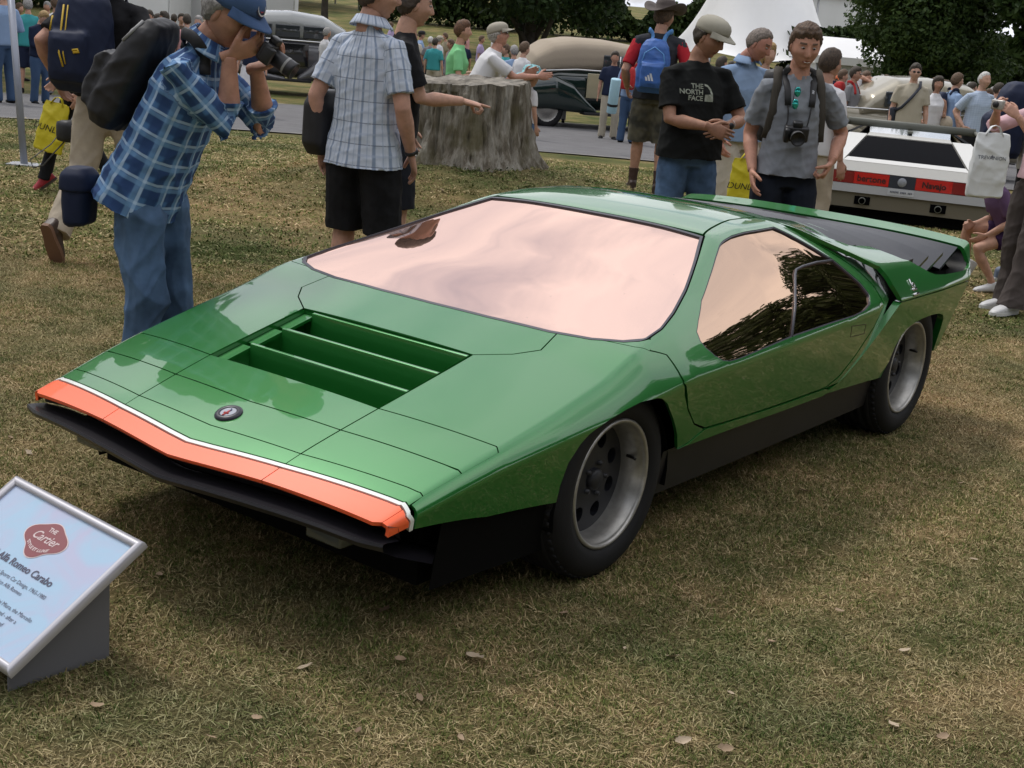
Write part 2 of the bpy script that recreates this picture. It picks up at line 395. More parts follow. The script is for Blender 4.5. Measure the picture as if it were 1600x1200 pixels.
gl_in = inset(NE(glass), .008)
for o, sg in zip(doors, (1, -1)):
    f = (lambda q: q) if sg == 1 else flip
    sheet(f(NE(glass)), [ccw(f(gl_in))], car_fn(F1T, -.002), .03, .008, o, 'window_frame', TRIM)
    q0 = P((.99, -1.961), (1.10, -1.80), (1.272, -1.512), (1.30, -1.478), (1.36, -1.462), (1.672, -1.46), (1.735, -1.74), (1.745, -1.86), (1.70, -1.94), (1.62, -1.978), (1.52, -1.985))
    sheet(f(gl_in), [], car_fn(F1T, -.008), .05, 0, o, 'side_glass', SMOKE)
    # divider bar round the sliding pane
    bar = [(.995, -1.955), (1.12, -1.76), (1.265, -1.525), (1.30, -1.487), (1.37, -1.474), (1.50, -1.472), (1.665, -1.47)]
    fn = car_fn(F1T, -.004)
    mb = MB(); pts = [fn(x, (t*SU) if sg == 1 else -t*SU)[0] for x, t in densify(P(*bar)[:], .05)[:-12]] if False else [fn(x, (t*SU if sg == 1 else -t*SU))[0] for x, t in bar]
    mb.tube(pts, [(.0055, .005)]*len(pts), n=6); mb.build('window_divider', TRIM, o)
    hs = P((1.50, -2.06), (1.66, -2.10), (1.68, -2.19), (1.53, -2.165))
    sheet(f(hs), [ccw(f(inset(ccw(hs), .004)))], car_fn(F1T, .0006), .02, .001, o, 'door_handle', BLACKP)
# sill strips, quarter panels behind the doors
panel('sill_strip', F1T, NE([(.335, 2.55), (.40, 2.535), (.488, 2.468), (.762, 2.505), (1.1, 2.54), (1.45, 2.565), (1.52, 2.60), (1.45, 2.625), (1.1, 2.60), (.7, 2.565), (.36, 2.548)]), both=True, gap=.0006, off=.003, bstep=.03)
panel('rear_pillar', F1T, NE([(1.46, 2.56), (1.57, 2.51), (1.67, 2.375), (1.77, 2.175), (1.83, 1.98), (1.85, 1.80), (1.81, 1.585), (1.65, 1.205), (1.528, .935), (1.477, .862), (1.60, .80), (2.15, .80), (2.15, 2.56)]), both=True, gap=.001)
# roof
panel('roof', F1T, P((.978, 0), (.980, -.60), (.985, -.915), (1.08, -.88), (1.27, -.835), (1.47, -.858), (1.475, -.6), (1.48, 0), (1.475, .6), (1.47, .858), (1.27, .835), (1.08, .88), (.985, .915), (.980, .60)))
# dark shell under the panels
for q in ([(-.94, -1.15), (-.60, -1.15), (-.60, 1.15), (-.94, 1.15)], [(-.602, -1.15), (-.602, -.475), (-.165, -.475), (-.165, -1.12)], [(-.602, 1.15), (-.602, .475), (-.165, .475), (-.165, 1.12)],
          [(-.167, -1.12), (.0, -1.15), (.5, -1.05), (.5, 1.05), (.0, 1.15), (-.167, 1.12)], [(.5, -1.05), (1.0, -.92), (1.45, -.85), (1.45, .85), (1.0, .92), (.5, 1.05)]):
    panel('inner_shell', F1T, P(*q), m=DARKIN, off=-.016, thick=0, gap=0)
panel('inner_shell', F1T, NE([(-.85, 1.1), (-.85, 2.1), (-.587, 2.35), (-.31, 2.5), (-.31, 2.2), (-.2, 1.9), (-.05, 1.83), (.1, 1.92), (.25, 2.2), (.35, 2.5), (1.4, 2.55), (1.70, 2.1), (.6, 2.05), (.35, 1.9), (.3, 1.5), (.2, 1.18), (0, 1.05)]), m=DARKIN, off=-.0135, thick=0, gap=0, both=True)
# louvred intake in the bonnet
mb = MB(); wx0, wx1, wy = -.586, -.180, .358
zt = lambda x: surf(F1T, x, .4)[2]
for k in range(3):
    xa = wx0+(wx1-wx0)*(k+1)/3; xb = xa-.022
    za = zt(xa)-.004; zb = zt(xa)-.135
    # blade: rounded top edge with a face running down and forward
    m1 = MB(); y0, y1 = -wy+.002, wy-.045
    m1.add([(xa, y0, za), (xa, y1, za), (xa-.012, y1, za-.002), (xa-.012, y0, za-.002), (xb, y0, zb), (xb, y1, zb), (xb+.01, y1, zb-.004), (xb+.01, y0, zb-.004)],
           [(0, 1, 2, 3), (3, 2, 5, 4), (4, 5, 6, 7), (7, 6, 1, 0), (0, 3, 4, 7), (1, 6, 5, 2)])
    o = m1.build('intake_blade', GREEN, car, smooth=False)
    bv = o.modifiers.new('b', 'BEVEL'); bv.width = .003; bv.segments = 2
m1 = MB()
for s, w in ((-1, 0.002), (1, .045)):
    yy = s*wy; yi = s*(wy-.003)
    m1.add([(wx0, yy, zt(wx0)-.003), (wx1, yy, zt(wx1)-.003), (wx1, yy, zt(wx1)-.2), (wx0, yy, zt(wx0)-.2)], [(0, 1, 2, 3) if s > 0 else (3, 2, 1, 0)])
m1.add([(wx0, -wy, zt(wx0)-.02), (wx0, wy, zt(wx0)-.02), (wx0, wy, zt(wx0)-.2), (wx0, -wy, zt(wx0)-.2)], [(0, 1, 2, 3)])
m1.add([(wx1, -wy, zt(wx1)-.008), (wx1, wy, zt(wx1)-.008), (wx1, wy, zt(wx1)-.2), (wx1, -wy, zt(wx1)-.2)], [(0, 1, 2, 3)])
m1.add([(wx0, -wy, zt(wx0)-.15), (wx0, wy, zt(wx0)-.15), (wx1, wy, zt(wx1)-.19), (wx1, -wy, zt(wx1)-.19)], [(0, 1, 2, 3)])
m1.build('intake_well', GREEN, car, smooth=False)
m1 = MB()                                                            # ledges beside the blade ends
for k in range(3):
    xa = wx0+(wx1-wx0)*k/3
    m1.box((xa+.075, wy-.024, zt(xa+.07)-.022), (.115, .042, .01), Euler((0, -R(15), 0)).to_matrix())
m1.build('intake_ledge', GREEN, car, smooth=False)
# bonnet badge
bc = Vector(surf(F1T, -.825, 0)); nb = car_fn(F1T)(-.825, 0)[1]; Mb = nb.to_track_quat('Z', 'Y').to_matrix()
b = MB().lathe([(.024, .007), (.027, .0095), (.036, .0085), (.041, .004), (.042, 0)], bc, 32, Mb).build('bonnet_badge', mat('badge_ring', (.015, .015, .025), .35), car)
MB().lathe([(0.0001, .0065), (.0245, .0065)], bc, 24, Mb).build('badge_face', mat('badge_face', (.35, .37, .42), .3), b)
c2 = MB()
for a, L, w in ((0, .03, .006), (90, .03, .006)):
    c2.box(bc+Mb @ Vector((.0, -.008, .0078)), (w if a else L*.6, L if a else w, .001), Mb)
c2.build('badge_cross', mat('badge_red', (.45, .03, .03), .4), b)
c3 = MB(); c3.tube([bc+Mb @ Vector((.003*math.sin(k*1.1), .006+.0022*k, .0078)) for k in range(6)], .0018, 5); c3.build('badge_serpent', mat('badge_blue', (.02, .04, .12), .4), b)

# rear body: buttresses, rear wings, tail, slatted engine cover
rarch = [(2.10, 2.70), (2.098, 2.52), (2.105, 2.42), (2.13, 2.35), (2.18, 2.29), (2.24, 2.262), (2.33, 2.245), (2.45, 2.24), (2.56, 2.255), (2.64, 2.29), (2.685, 2.34), (2.705, 2.45), (2.73, 2.67)]
panel('rear_wing', F2T, NE([(1.45, 2.62), (1.56, 2.575), (1.632, 2.52), (1.735, 2.40), (1.855, 2.22), (1.972, 2.008), (2.3, 2.012), (2.6, 2.018), (2.915, 2.03), (2.777, 2.66)]+rarch[::-1]), both=True, thick=.03, gap=.0015, bstep=.02, step=.04)
inner = [(1.62, .86), (1.655, .85), (1.75, .835), (2.0, .83), (2.09, .84), (2.20, .93), (2.29, 1.02), (2.345, 1.20), (2.40, 1.42), (2.46, 1.56), (2.58, 1.64), (2.79, 1.70), (2.925, 1.70), (2.962, 1.60), (2.962, 1.06)]
butt = [(1.482, 0.0), (1.482, .80), (1.50, .93), (1.56, 1.0), (1.66, 1.01), (1.80, 1.02), (1.905, 1.06), (1.925, 1.30), (1.935, 1.55), (1.973, 1.99), (2.3, 1.99), (2.6, 1.995), (2.918, 2.01), (2.985, 1.55), (3.04, 1.08), (3.05, .9), (3.052, 0)]
hole = inner+[(2.962, .9), (2.962, 0), (1.62, 0)]
poly = P(*([(x, -t) for x, t in butt]+[(x, t) for x, t in butt[::-1][1:-1]]))
ho = P(*([(x, -t) for x, t in inner]+[(x, t) for x, t in inner[::-1]]))
panel('engine_cover_frame', F2T, poly, holes=[ho], thick=.018, gap=.0015, bstep=.018, step=.035)
SLAT = mat('slat_black_gloss', (.010, .010, .013), rough=.25, coat=.35)
fin_ = lambda x: lerp_tab([(1.62, .84), (2.0, .81), (2.09, .82), (2.20, .91), (2.29, 1.0), (2.345, 1.18), (2.40, 1.40), (2.46, 1.54), (2.58, 1.62), (2.95, 1.68)], x)
for k in range(7):
    xa = 1.60+k*.19; xb = xa+.205
    tm = min(.985, fin_(min(xa+.19, 2.94))); n = 30; vs = []; fs = []
    for i in range(n+1):
        t = -tm+2*tm*i/n
        for x, o_ in ((xa, -.080), (xb, -.004), (xb-.002, -.020), (xa+.004, -.092)):
            x = min(x, 2.955); tt = t*min(1, min(.985, fin_(min(x, 2.94)))/tm)
            p, nn = car_fn(F2T, 0)(x, tt*SU); vs.append(p+Vector((0, 0, 1))*o_)
    for i in range(n):
        a = i*4; b_ = a+4
        for q in range(4): fs.append((a+q, a+(q+1) % 4, b_+(q+1) % 4, b_+q))
    fs += [(0, 3, 2, 1), (n*4, n*4+1, n*4+2, n*4+3)]
    o = MB().add(vs, fs).build('engine_slat', SLAT, car); hard(o, 40)
panel('inner_shell', F2T, P((1.62, -1.7), (2.1, -1.9), (2.93, -1.9), (2.95, 0), (2.93, 1.9), (2.1, 1.9), (1.62, 1.7)), m=DARKIN, off=-.10, thick=0, gap=0)
mb = MB(); rim_ = [surf(F2T, x, t) for x, t in ((3.035, -1.0), (2.975, -1.55), (2.905, -2.02), (2.77, -2.64))]; rr = [(x, -y, z) for x, y, z in rim_]
mb.add([(x-.012, y*.985, z) for x, y, z in rim_+rr], [(0, 1, 5, 4), (1, 2, 6, 5), (2, 3, 7, 6)]); hard(mb.build('tail_panel', BLACKP, car, smooth=False))
# flank emblem: the small upright b with its bar
e0, en = car_fn(F2T, .0)(2.136, -1.80*SU); ex = Vector((1, 0, 0)); ez = en.cross(ex)*-1
if ez.z < 0: ez = -ez
ez = (ez-ex*ez.dot(ex)).normalized()
mb = MB(); Me = Matrix((ex, ez, en)).transposed()
mb.box(e0+ez*.022-ex*.012+en*.003, (.007, .05, .006), Me); mb.box(e0+ez*.000+en*.003, (.045, .012, .006), Me); mb.box(e0+ez*.0-ex*.0-en*-.003-ez*.022+en*0, (.06, .012, .006), Me)
mb.tube([e0+en*.004+ez*(.018+.010*math.sin(a))+ex*(.004+.011*math.cos(a)) for a in [k*.7 for k in range(10)]], .003, 5)
mb.build('flank_emblem', CHROME, car)
# sills and black lower body
for s in (-1, 1):
    mb = MB(); xs = [.30, .36, .8, 1.2, 1.5, 1.8, 2.06]; vs = []; fs = []
    for x in xs:
        tt = lerp_tab([(.3, 2.545), (.7, 2.565), (1.1, 2.60), (1.45, 2.62), (2.12, 2.70)], x)
        p = Vector(surf(F1T if x < 1.5 else F2T, x, -tt)); zb = lerp_tab([(.3, .16), (2.1, .14)], x)
        for y, z in ((p.y+.006, p.z+.005), (p.y+.03, p.z-.012), (p.y+.055, zb+.03), (p.y+.10, zb), (p.y+.4, zb+.01)): vs.append((x, y*-s, z))
    for i in range(len(xs)-1):
        for q in range(4): fs.append((i*5+q, i*5+q+1, i*5+q+6, i*5+q+5))
    o = MB().add(vs, fs).build('sill_cover', BLACKP, car); hard(o, 30)
# lower front: dark valance, lip, tray
def lipline(off, z, n=24):
    o = []
    for i in range(n+1):
        t = -1.0+2*i/n; y = t*.752; a = abs(t)
        x = lerp_tab([(0, -1.045), (.05, -1.043), (.47, -1.008), (1.0, -.958)], a)
        o.append(Vector((x-off*(1-max(0, a-.9)*4), y, z(y))))
    return o
def strip(name, rows, m, parent=car, close=False):
    n = len(rows[0]); vs = [v for r in rows for v in r]; fs = []
    for j in range(len(rows)-1):
        for i in range(n-1): fs.append((j*n+i, j*n+i+1, (j+1)*n+i+1, (j+1)*n+i))
    return hard(MB().add(vs, fs).build(name, m, parent), 30)
zo = lambda y: surf(F1T, lerp_tab([(0, -1.045), (.353, -1.008), (.74, -.958)], abs(y)), abs(y)/.725)[2]
strip('nose_recess', [lipline(-.002, lambda y: zo(y)-.009), lipline(-.055, lambda y: zo(y)-.018), lipline(-.075, lambda y: zo(y)-.055)], BLACKP)
strip('front_lip', [lipline(-.07, lambda y: zo(y)-.057), lipline(.012, lambda y: zo(y)-.050), lipline(.034, lambda y: zo(y)-.050), lipline(.038, lambda y: zo(y)-.058), lipline(.030, lambda y: zo(y)-.072), lipline(-.05, lambda y: zo(y)-.098), lipline(-.30, lambda y: zo(y)-.16)], mat('lip_black', (.012, .011, .014), .32))
m1 = MB(); m1.box((-.46, 0, .24), (.56, 1.34, .18)); m1.box((-.78, 0, .32), (.24, 1.16, .06)); m1.box((1.2, 0, .25), (2.7, 1.20, .20)); m1.box((.9, 0, .5), (1.2, .9, .35)); m1.box((2.6, 0, .42), (.5, 1.3, .30)); m1.build('underbody', DARKIN, car, smooth=False)
for s in (-1, 1):                                                     # valance side skirts ahead of the front wheels
    vs = []; xs = [-.74, -.6, -.45, -.27]
    for x in xs:
        tt = lerp_tab([(-.87, 2.15), (-.587, 2.405), (-.27, 2.56)], x); p = surf(F1T, x, -tt)
        for dy, z in ((.008, p[2]+.01), (.022, p[2]-.015), (.05, .15)): vs.append((x, (p[1]+dy)*-s, z))
    fs = [(i*3+q, i*3+q+1, i*3+q+4, i*3+q+3) for i in range(3) for q in (0, 1)]
    MB().add(vs, fs).build('front_skirt', DARKIN, car)
    l = MB().rbox((-.905, s*.50, .295), (.06, .13, .042), .008); l.build('parking_lamp', mat('lamp_glass', (.09, .10, .09), .15, coat=.6), car)
    # wheel houses
    for cx_, rr_ in ((0.02, .37), (2.37, .36)):
        w = MB(); vs = []; fs = []; n = 18
        for i in range(n+1):
            a = math.pi*i/n*1.1-.05*math.pi; 
            for yy in (.45, .80): vs.append((cx_+rr_*.86*math.cos(a), s*yy, .27+rr_*.80*math.sin(a)))
        for i in range(n): fs.append((2*i, 2*i+1, 2*i+3, 2*i+2))
        w.add(vs, fs).build('wheel_house', DARKIN, car)
# wheels
def make_wheel(x, s, wide):
    t = empty('wheel', (x, 0, 0)); t.parent = car
    Rt = .307; yo = .803 if not wide else .815; w = .215 if not wide else .25
    M = Matrix(((1, 0, 0), (0, 0, -1 if s < 0 else 1), (0, 1, 0)))
    # local z of the lathe = outward; M maps z to -y (left) or +y
    M = Matrix(((1, 0, 0), (0, 0, s), (0, 1, 0)))
    c = Vector((0, s*yo, Rt))
    prof = [(.205, -.008), (.213, .004), (.235, .011), (.262, .010), (.283, .001), (.297, -.014), (.3035, -.03), (.307, -.06), (.307, -w+.05), (.30, -w+.01), (.27, -w-.005), (.21, -w+.01)]
    ty = MB().lathe(prof, c, 72, M).build('tyre', RUBBER, t)
    tr = MB()                                                        # tread ribs
    for k in range(5):
        zc_ = -.055-k*(w-.10)/4
        tr.lathe([(.3065, zc_-.013), (.3105, zc_-.011), (.3105, zc_+.011), (.3065, zc_+.013)], c, 72, M)
    nb_ = 60
    for k in range(nb_):
        a = 2*math.pi*k/nb_
        Rm = Matrix.Rotation(a, 3, 'Z')
        tr.box(c+M @ (Rm @ Vector((.3005, 0, -.028))), (.006, .018, .022), M @ Rm)
    tr.build('tread', RUBBER, t)
    rim = MB().lathe([(.205, -.012), (.2075, .0), (.202, .004), (.194, .002), (.192, -.006), (.190, -.014), (.184, -.020), (.181, -.045), (.178, -.052), (.176, -.075), (.172, -.10)], c, 64, M).build('rim', ALLOY, t)
    # centre disc with round holes
    n = 40; ring = [(.176*math.cos(2*math.pi*k/n), .176*math.sin(2*math.pi*k/n)) for k in range(n)]
    holes = []
    for k in range(8):
        a = 2*math.pi*(k+.5)/8; hx, hy = .122*math.cos(a), .122*math.sin(a)
        holes.append([(hx+.026*math.cos(2*math.pi*q/12), hy+.026*math.sin(2*math.pi*q/12)) for q in range(12)])
    def fd(a, b):
        r = math.hypot(a, b); z = -.082+.020*math.exp(-((r-.06)/.03)**2)-.0*r
        return c+M @ Vector((a, b, z)), M @ Vector((0, 0, 1))
    sheet(ring, holes, fd, .02, .03, t, 'rim_centre', RIMDARK)
    hb = MB().lathe([(.0001, -.050), (.028, -.050), (.034, -.056), (.036, -.080)], c, 24, M)
    for k in range(5):
        a = 2*math.pi*k/5; hb.lathe([(.0001, -.052), (.008, -.053), (.009, -.075)], c+M @ Vector((.052*math.cos(a), .052*math.sin(a), 0)), 8, M)
    hb.build('hub', RIMDARK, t)
    MB().tube([c+M @ Vector((.172, .04, -.06)), c+M @ Vector((.168, .04, -.035)), c+M @ Vector((.160, .041, -.022))], .005, 8).build('valve', BLACKP, t)
    bk = MB().lathe([(.0001, -.14), (.19, -.14)], c, 24, M).build('brake_disc', DARKIN, t)
    return t
for x, wd in ((0, False), (2.35, True)):
    for s in (-1, 1): make_wheel(x, s, wd)
# interior glimpsed through the small patch of clear glass

# ------------------------------------------------------------------ ground, road
FWD2 = (math.cos(R(35.95)), math.sin(R(35.95)))
STUMP = (6.46, 5.12)
def sdist(x, y): return (x+3.3863)*FWD2[0]+(y+2.8511)*FWD2[1]
def sp_(v, w=1.2): return w*math.log1p(math.exp(max(-30, min(30, v/w))))
def ter(x, y):
    s = sdist(x, y)
    z = -.050*(sp_(s-12.8)-sp_(s-30, 3))-.012*sp_(s-30, 3)+.012*sp_(s-60, 4)
    d2 = ((x-STUMP[0])**2+(y-STUMP[1])**2)
    z += .36*math.exp(-(d2/(1.75**2))**1.3)
    z += .012*math.sin(x*.9+1)*math.sin(y*.8)*min(1, max(0, (s-6)/6))
    return z
def P3(px, py, D):
    """world point D metres along the view axis, seen at photo pixel (px, py)"""
    return CAM_POS+(_d+_r*((px-800)/2134)-_u*((py-600)/2134))*D
def onground(px, py, D):
    p = P3(px, py, D); return Vector((p.x, p.y, ter(p.x, p.y)))
def ground_mat():
    m = bpy.data.materials.new('dry_lawn'); m.use_nodes = True; nt = m.node_tree; b = nt.nodes['Principled BSDF']; b.inputs['Roughness'].default_value = .95; b.inputs['Specular IOR Level'].default_value = .1
    co = N(nt, 'ShaderNodeTexCoord'); 
    def noise(s, d=5., ro=.6): n = N(nt, 'ShaderNodeTexNoise', Scale=s, Detail=d, Roughness=ro); nt.links.new(co.outputs['Object'], n.inputs['Vector']); return n.outputs['Fac']
    def ramp(f, stops):
        r = N(nt, 'ShaderNodeValToRGB'); nt.links.new(f, r.inputs['Fac']); e = r.color_ramp.elements
        while len(e) < len(stops): e.new(.5)
        for el, (p, c) in zip(e, stops): el.position = p; el.color = (*c, 1)
        return r.outputs['Color']
    straw = ramp(noise(55, 8, .75), [(.30, (.075, .058, .032)), (.46, (.20, .155, .085)), (.60, (.31, .25, .145)), (.75, (.46, .39, .26))])
    green = ramp(noise(48, 8, .75), [(.30, (.040, .050, .016)), (.5, (.105, .125, .045)), (.7, (.20, .215, .09))])
    k = ramp(noise(.6, 6, .66), [(.43, (0, 0, 0)), (.60, (1, 1, 1))])
    k2 = ramp(noise(5, 6, .7), [(.38, (.35, .35, .35)), (.66, (1, 1, 1))])
    mu = N(nt, 'ShaderNodeMath', operation='MULTIPLY'); nt.links.new(k, mu.inputs[0]); nt.links.new(k2, mu.inputs[1])
    # greener far from the trampled area round the car
    ge = N(nt, 'ShaderNodeVectorMath', operation='DISTANCE'); nt.links.new(co.outputs['Object'], ge.inputs[0]); ge.inputs[1].default_value = (0, 0, 0)
    mr = N(nt, 'ShaderNodeMapRange'); nt.links.new(ge.outputs['Value'], mr.inputs['Value']); mr.inputs['From Min'].default_value = 4; mr.inputs['From Max'].default_value = 16; mr.inputs['To Min'].default_value = 0; mr.inputs['To Max'].default_value = .38
    ad = N(nt, 'ShaderNodeMath', operation='ADD', use_clamp=True); nt.links.new(mu.outputs[0], ad.inputs[0]); nt.links.new(mr.outputs[0], ad.inputs[1])
    x = N(nt, 'ShaderNodeMixRGB'); nt.links.new(ad.outputs[0], x.inputs['Fac']); nt.links.new(straw, x.inputs['Color1']); nt.links.new(green, x.inputs['Color2'])
    q = ramp(noise(.9, 5, .65), [(.36, (.52, .60, .46)), (.64, (1.28, 1.12, .98))]); mm = N(nt, 'ShaderNodeMixRGB', blend_type='MULTIPLY'); mm.inputs['Fac'].default_value = 1; nt.links.new(x.outputs[0], mm.inputs['Color1']); nt.links.new(q, mm.inputs['Color2'])
    nt.links.new(mm.outputs[0], b.inputs['Base Color'])
    bp = N(nt, 'ShaderNodeBump', Strength=.9, Distance=.02); nt.links.new(noise(70, 8, .8), bp.inputs['Height']); nt.links.new(bp.outputs[0], b.inputs['Normal'])
    return m
LAWN = ground_mat()
def grid_axis(): 
    a = list(np.arange(-14, 40, .4)); b = [-14-2.2*1.28**k for k in range(18)][::-1]; c = [40+2.2*1.28**k for k in range(18)]; return b+a+c
gx = grid_axis(); nx = len(gx)
gv = [(x, y, ter(x, y)) for y in gx for x in gx]
gf = [(j*nx+i, j*nx+i+1, (j+1)*nx+i+1, (j+1)*nx+i) for j in range(nx-1) for i in range(nx-1)]
ground = link('ground', mesh_pd(gv, gf), LAWN, kind='structure')
ASPH = mat('asphalt', (.125, .122, .125), .9, var=.12, vscale=3, bump=.004, bscale=160)
near_e = [(-30, 17.5), (-8, 15.2), (3, 13.9), (7.3, 12.95), (9.8, 12.1), (12.2, 10.75), (14.3, 8.3), (16.5, 6.0), (18.6, 3.9), (24, -1), (34, -9)]
far_e = [(46, 0), (37, 5.5), (30.5, 10.6), (26.7, 13.2), (24.3, 15.2), (21.2, 17.8), (17.8, 19.4), (12, 19.4), (6, 19.6), (-8, 21), (-30, 23)]
road = sheet([(float(a), float(b)) for a, b in near_e+far_e], [], lambda x, y: (Vector((x, y, ter(x, y)+.014)), Vector((0, 0, 1))), .5, 0, None, 'road', ASPH, bstep=.5, kind='structure')
vs = []; fs = []                                                      # pale worn edge strips of the road
def edge_strip(line, w):
    pts = []
    for a, b in zip(line, line[1:]):
        n = max(1, int(math.hypot(b[0]-a[0], b[1]-a[1])/.5))
        for k in range(n): pts.append((a[0]+(b[0]-a[0])*k/n, a[1]+(b[1]-a[1])*k/n))
    V = []; F = []
    for i, p in enumerate(pts[:-1]):
        q = pts[i+1]; d = Vector((q[0]-p[0], q[1]-p[1])).normalized(); nrm = Vector((-d.y, d.x)); ww = w*(1+.4*math.sin(i*1.7)*math.sin(i*.31))
        for s_ in (-ww/2, ww/2): x, y = p[0]+nrm.x*s_, p[1]+nrm.y*s_; V.append((x, y, ter(x, y)+.022))
    for i in range(len(pts)-2): F.append((2*i, 2*i+2, 2*i+3, 2*i+1))
    return V, F
for ln in (near_e, far_e):
    V, F = edge_strip(ln, .08); link('road_edge', mesh_pd(V, F), mat('pale_road_edge', (.24, .22, .19), .95, var=.35, vscale=6), kind='structure')

# grass: real blades, scattered clumps
def clump_mesh(n, rad, hmin, hmax, lean, seed, wid=.0022, flat=.0):
    r = np.random.default_rng(seed); V = []; F = []; 
    for i in range(n):
        a = r.random()*6.283; rr = rad*math.sqrt(r.random()); x, y = rr*math.cos(a), rr*math.sin(a); h = hmin+(hmax-hmin)*r.random()**2
        la = r.random()*6.283; ll = h*lean*(.3+r.random()); w = wid*(.6+.8*r.random()); pa = la+1.57+r.normal()*.4
        if r.random() < flat: h *= .25; ll = (.012+.035*r.random())
        k = len(V); dx_, dy_ = w*math.cos(pa), w*math.sin(pa); z0 = -.003
        V += [(x-dx_, y-dy_, z0), (x+dx_, y+dy_, z0), (x+dx_*.8+ll*.45*math.cos(la), y+dy_*.8+ll*.45*math.sin(la), h*.65), (x-dx_*.8+ll*.45*math.cos(la), y-dy_*.8+ll*.45*math.sin(la), h*.65), (x+ll*math.cos(la), y+ll*math.sin(la), h)]
        F += [(k, k+1, k+2, k+3), (k+3, k+2, k+4)]
    return mesh_pd(V, F)
def blade_mat(name, cols, trans=.25):
    m = bpy.data.materials.new(name); m.use_nodes = True; nt = m.node_tree; b = nt.nodes['Principled BSDF']; b.inputs['Roughness'].default_value = .8; b.inputs['Specular IOR Level'].default_value = .15
    g = N(nt, 'ShaderNodeNewGeometry'); r = N(nt, 'ShaderNodeValToRGB'); nt.links.new(g.outputs['Random Per Island'], r.inputs['Fac']); e = r.color_ramp.elements; r.color_ramp.interpolation = 'LINEAR'
    while len(e) < len(cols): e.new(.5)
    for i, (el, c) in enumerate(zip(e, cols)): el.position = i/(len(cols)-1); el.color = (*c, 1)
    po = N(nt, 'ShaderNodeTexNoise', Scale=.9, Detail=5.0, Roughness=.65); nt.links.new(g.outputs['Position'], po.inputs['Vector']); q = N(nt, 'ShaderNodeValToRGB'); nt.links.new(po.outputs['Fac'], q.inputs['Fac'])
    e = q.color_ramp.elements; e[0].position = .36; e[0].color = (.52, .60, .46, 1); e[1].position = .64; e[1].color = (1.28, 1.12, .98, 1)
    mm = N(nt, 'ShaderNodeMixRGB', blend_type='MULTIPLY'); mm.inputs['Fac'].default_value = 1; nt.links.new(r.outputs['Color'], mm.inputs['Color1']); nt.links.new(q.outputs['Color'], mm.inputs['Color2'])
    nt.links.new(mm.outputs['Color'], b.inputs['Base Color']); return m
STRAWM = blade_mat('straw_blades', [(.17, .13, .075), (.29, .22, .125), (.42, .34, .20), (.33, .26, .15), (.62, .53, .36), (.37, .30, .175), (.18, .19, .07)])
GREENM = blade_mat('green_blades', [(.065, .10, .025), (.11, .155, .042), (.15, .19, .06), (.21, .23, .09), (.30, .28, .15)])
def scatter(name, pts, meshes, mats_, smin, smax, seed):
    """geometry nodes instancing of a few clump meshes on a point cloud"""
    me = bpy.data.meshes.new('points'); me.from_pydata([tuple(p) for p in pts], [], []); o = bpy.data.objects.new(name, me); COL.objects.link(o); o['kind'] = 'stuff'
    ng = bpy.data.node_groups.new(name, 'GeometryNodeTree'); ng.interface.new_socket('Geometry', in_out='INPUT', socket_type='NodeSocketGeometry'); ng.interface.new_socket('Geometry', in_out='OUTPUT', socket_type='NodeSocketGeometry')
    gi = ng.nodes.new('NodeGroupInput'); go = ng.nodes.new('NodeGroupOutput'); join = ng.nodes.new('GeometryNodeJoinGeometry')
    srcs = []
    for k, (mm, mt) in enumerate(zip(meshes, mats_)):
        mm.materials.append(mt); so = bpy.data.objects.new(name+'_blades', mm); srcs.append(so)
        oi = ng.nodes.new('GeometryNodeObjectInfo'); oi.inputs['Object'].default_value = so; oi.inputs['As Instance'].default_value = True
        ip = ng.nodes.new('GeometryNodeInstanceOnPoints')
        rv = ng.nodes.new('FunctionNodeRandomValue'); rv.data_type = 'INT'; 
        ii = [s for s in rv.inputs if s.type == 'INT']; ii[0].default_value = 0; ii[1].default_value = len(meshes)-1; [s for s in rv.inputs if s.name == 'Seed'][0].default_value = seed
        cmp_ = ng.nodes.new('FunctionNodeCompare'); cmp_.data_type = 'INT'; cmp_.operation = 'EQUAL'
        ci = [s for s in cmp_.inputs if s.type == 'INT']; ng.links.new([s for s in rv.outputs if s.type == 'INT'][0], ci[0]); ci[1].default_value = k
        rot = ng.nodes.new('FunctionNodeRandomValue'); rot.data_type = 'FLOAT_VECTOR'; rvs = [s for s in rot.inputs if s.type == 'VECTOR']; rvs[0].default_value = (-.12, -.12, 0); rvs[1].default_value = (.12, .12, 6.283)
        scn = ng.nodes.new('FunctionNodeRandomValue'); scn.data_type = 'FLOAT'; sv = [s for s in scn.inputs if s.type == 'VALUE']; sv[0].default_value = smin; sv[1].default_value = smax
        ng.links.new(gi.outputs[0], ip.inputs['Points']); ng.links.new(oi.outputs['Geometry'], ip.inputs['Instance']); ng.links.new(cmp_.outputs[0], ip.inputs['Selection'])
        ng.links.new([s for s in rot.outputs if s.type == 'VECTOR'][0], ip.inputs['Rotation']); ng.links.new([s for s in scn.outputs if s.type == 'VALUE'][0], ip.inputs['Scale']); ng.links.new(ip.outputs[0], join.inputs[0])
    ng.links.new(join.outputs[0], go.inputs[0]); md = o.modifiers.new('scatter', 'NODES'); md.node_group = ng
    return o
def lawnpoints(n, s0, s1, seed, half=.52, fn=None):
    r = np.random.default_rng(seed); out_ = []
    while len(out_) < n:
        s = math.sqrt(s0*s0+(s1*s1-s0*s0)*r.random()); l = (r.random()*2-1)*half*s+(.0); x = CAM_POS.x+FWD2[0]*s+FWD2[1]*l; y = CAM_POS.y+FWD2[1]*s-FWD2[0]*l
        if fn is None or fn(x, y, r): out_.append((x, y, ter(x, y)))
    return out_
def onroad(x, y): return inpoly(x, y, near_e+far_e)
from mathutils import noise as mnoise
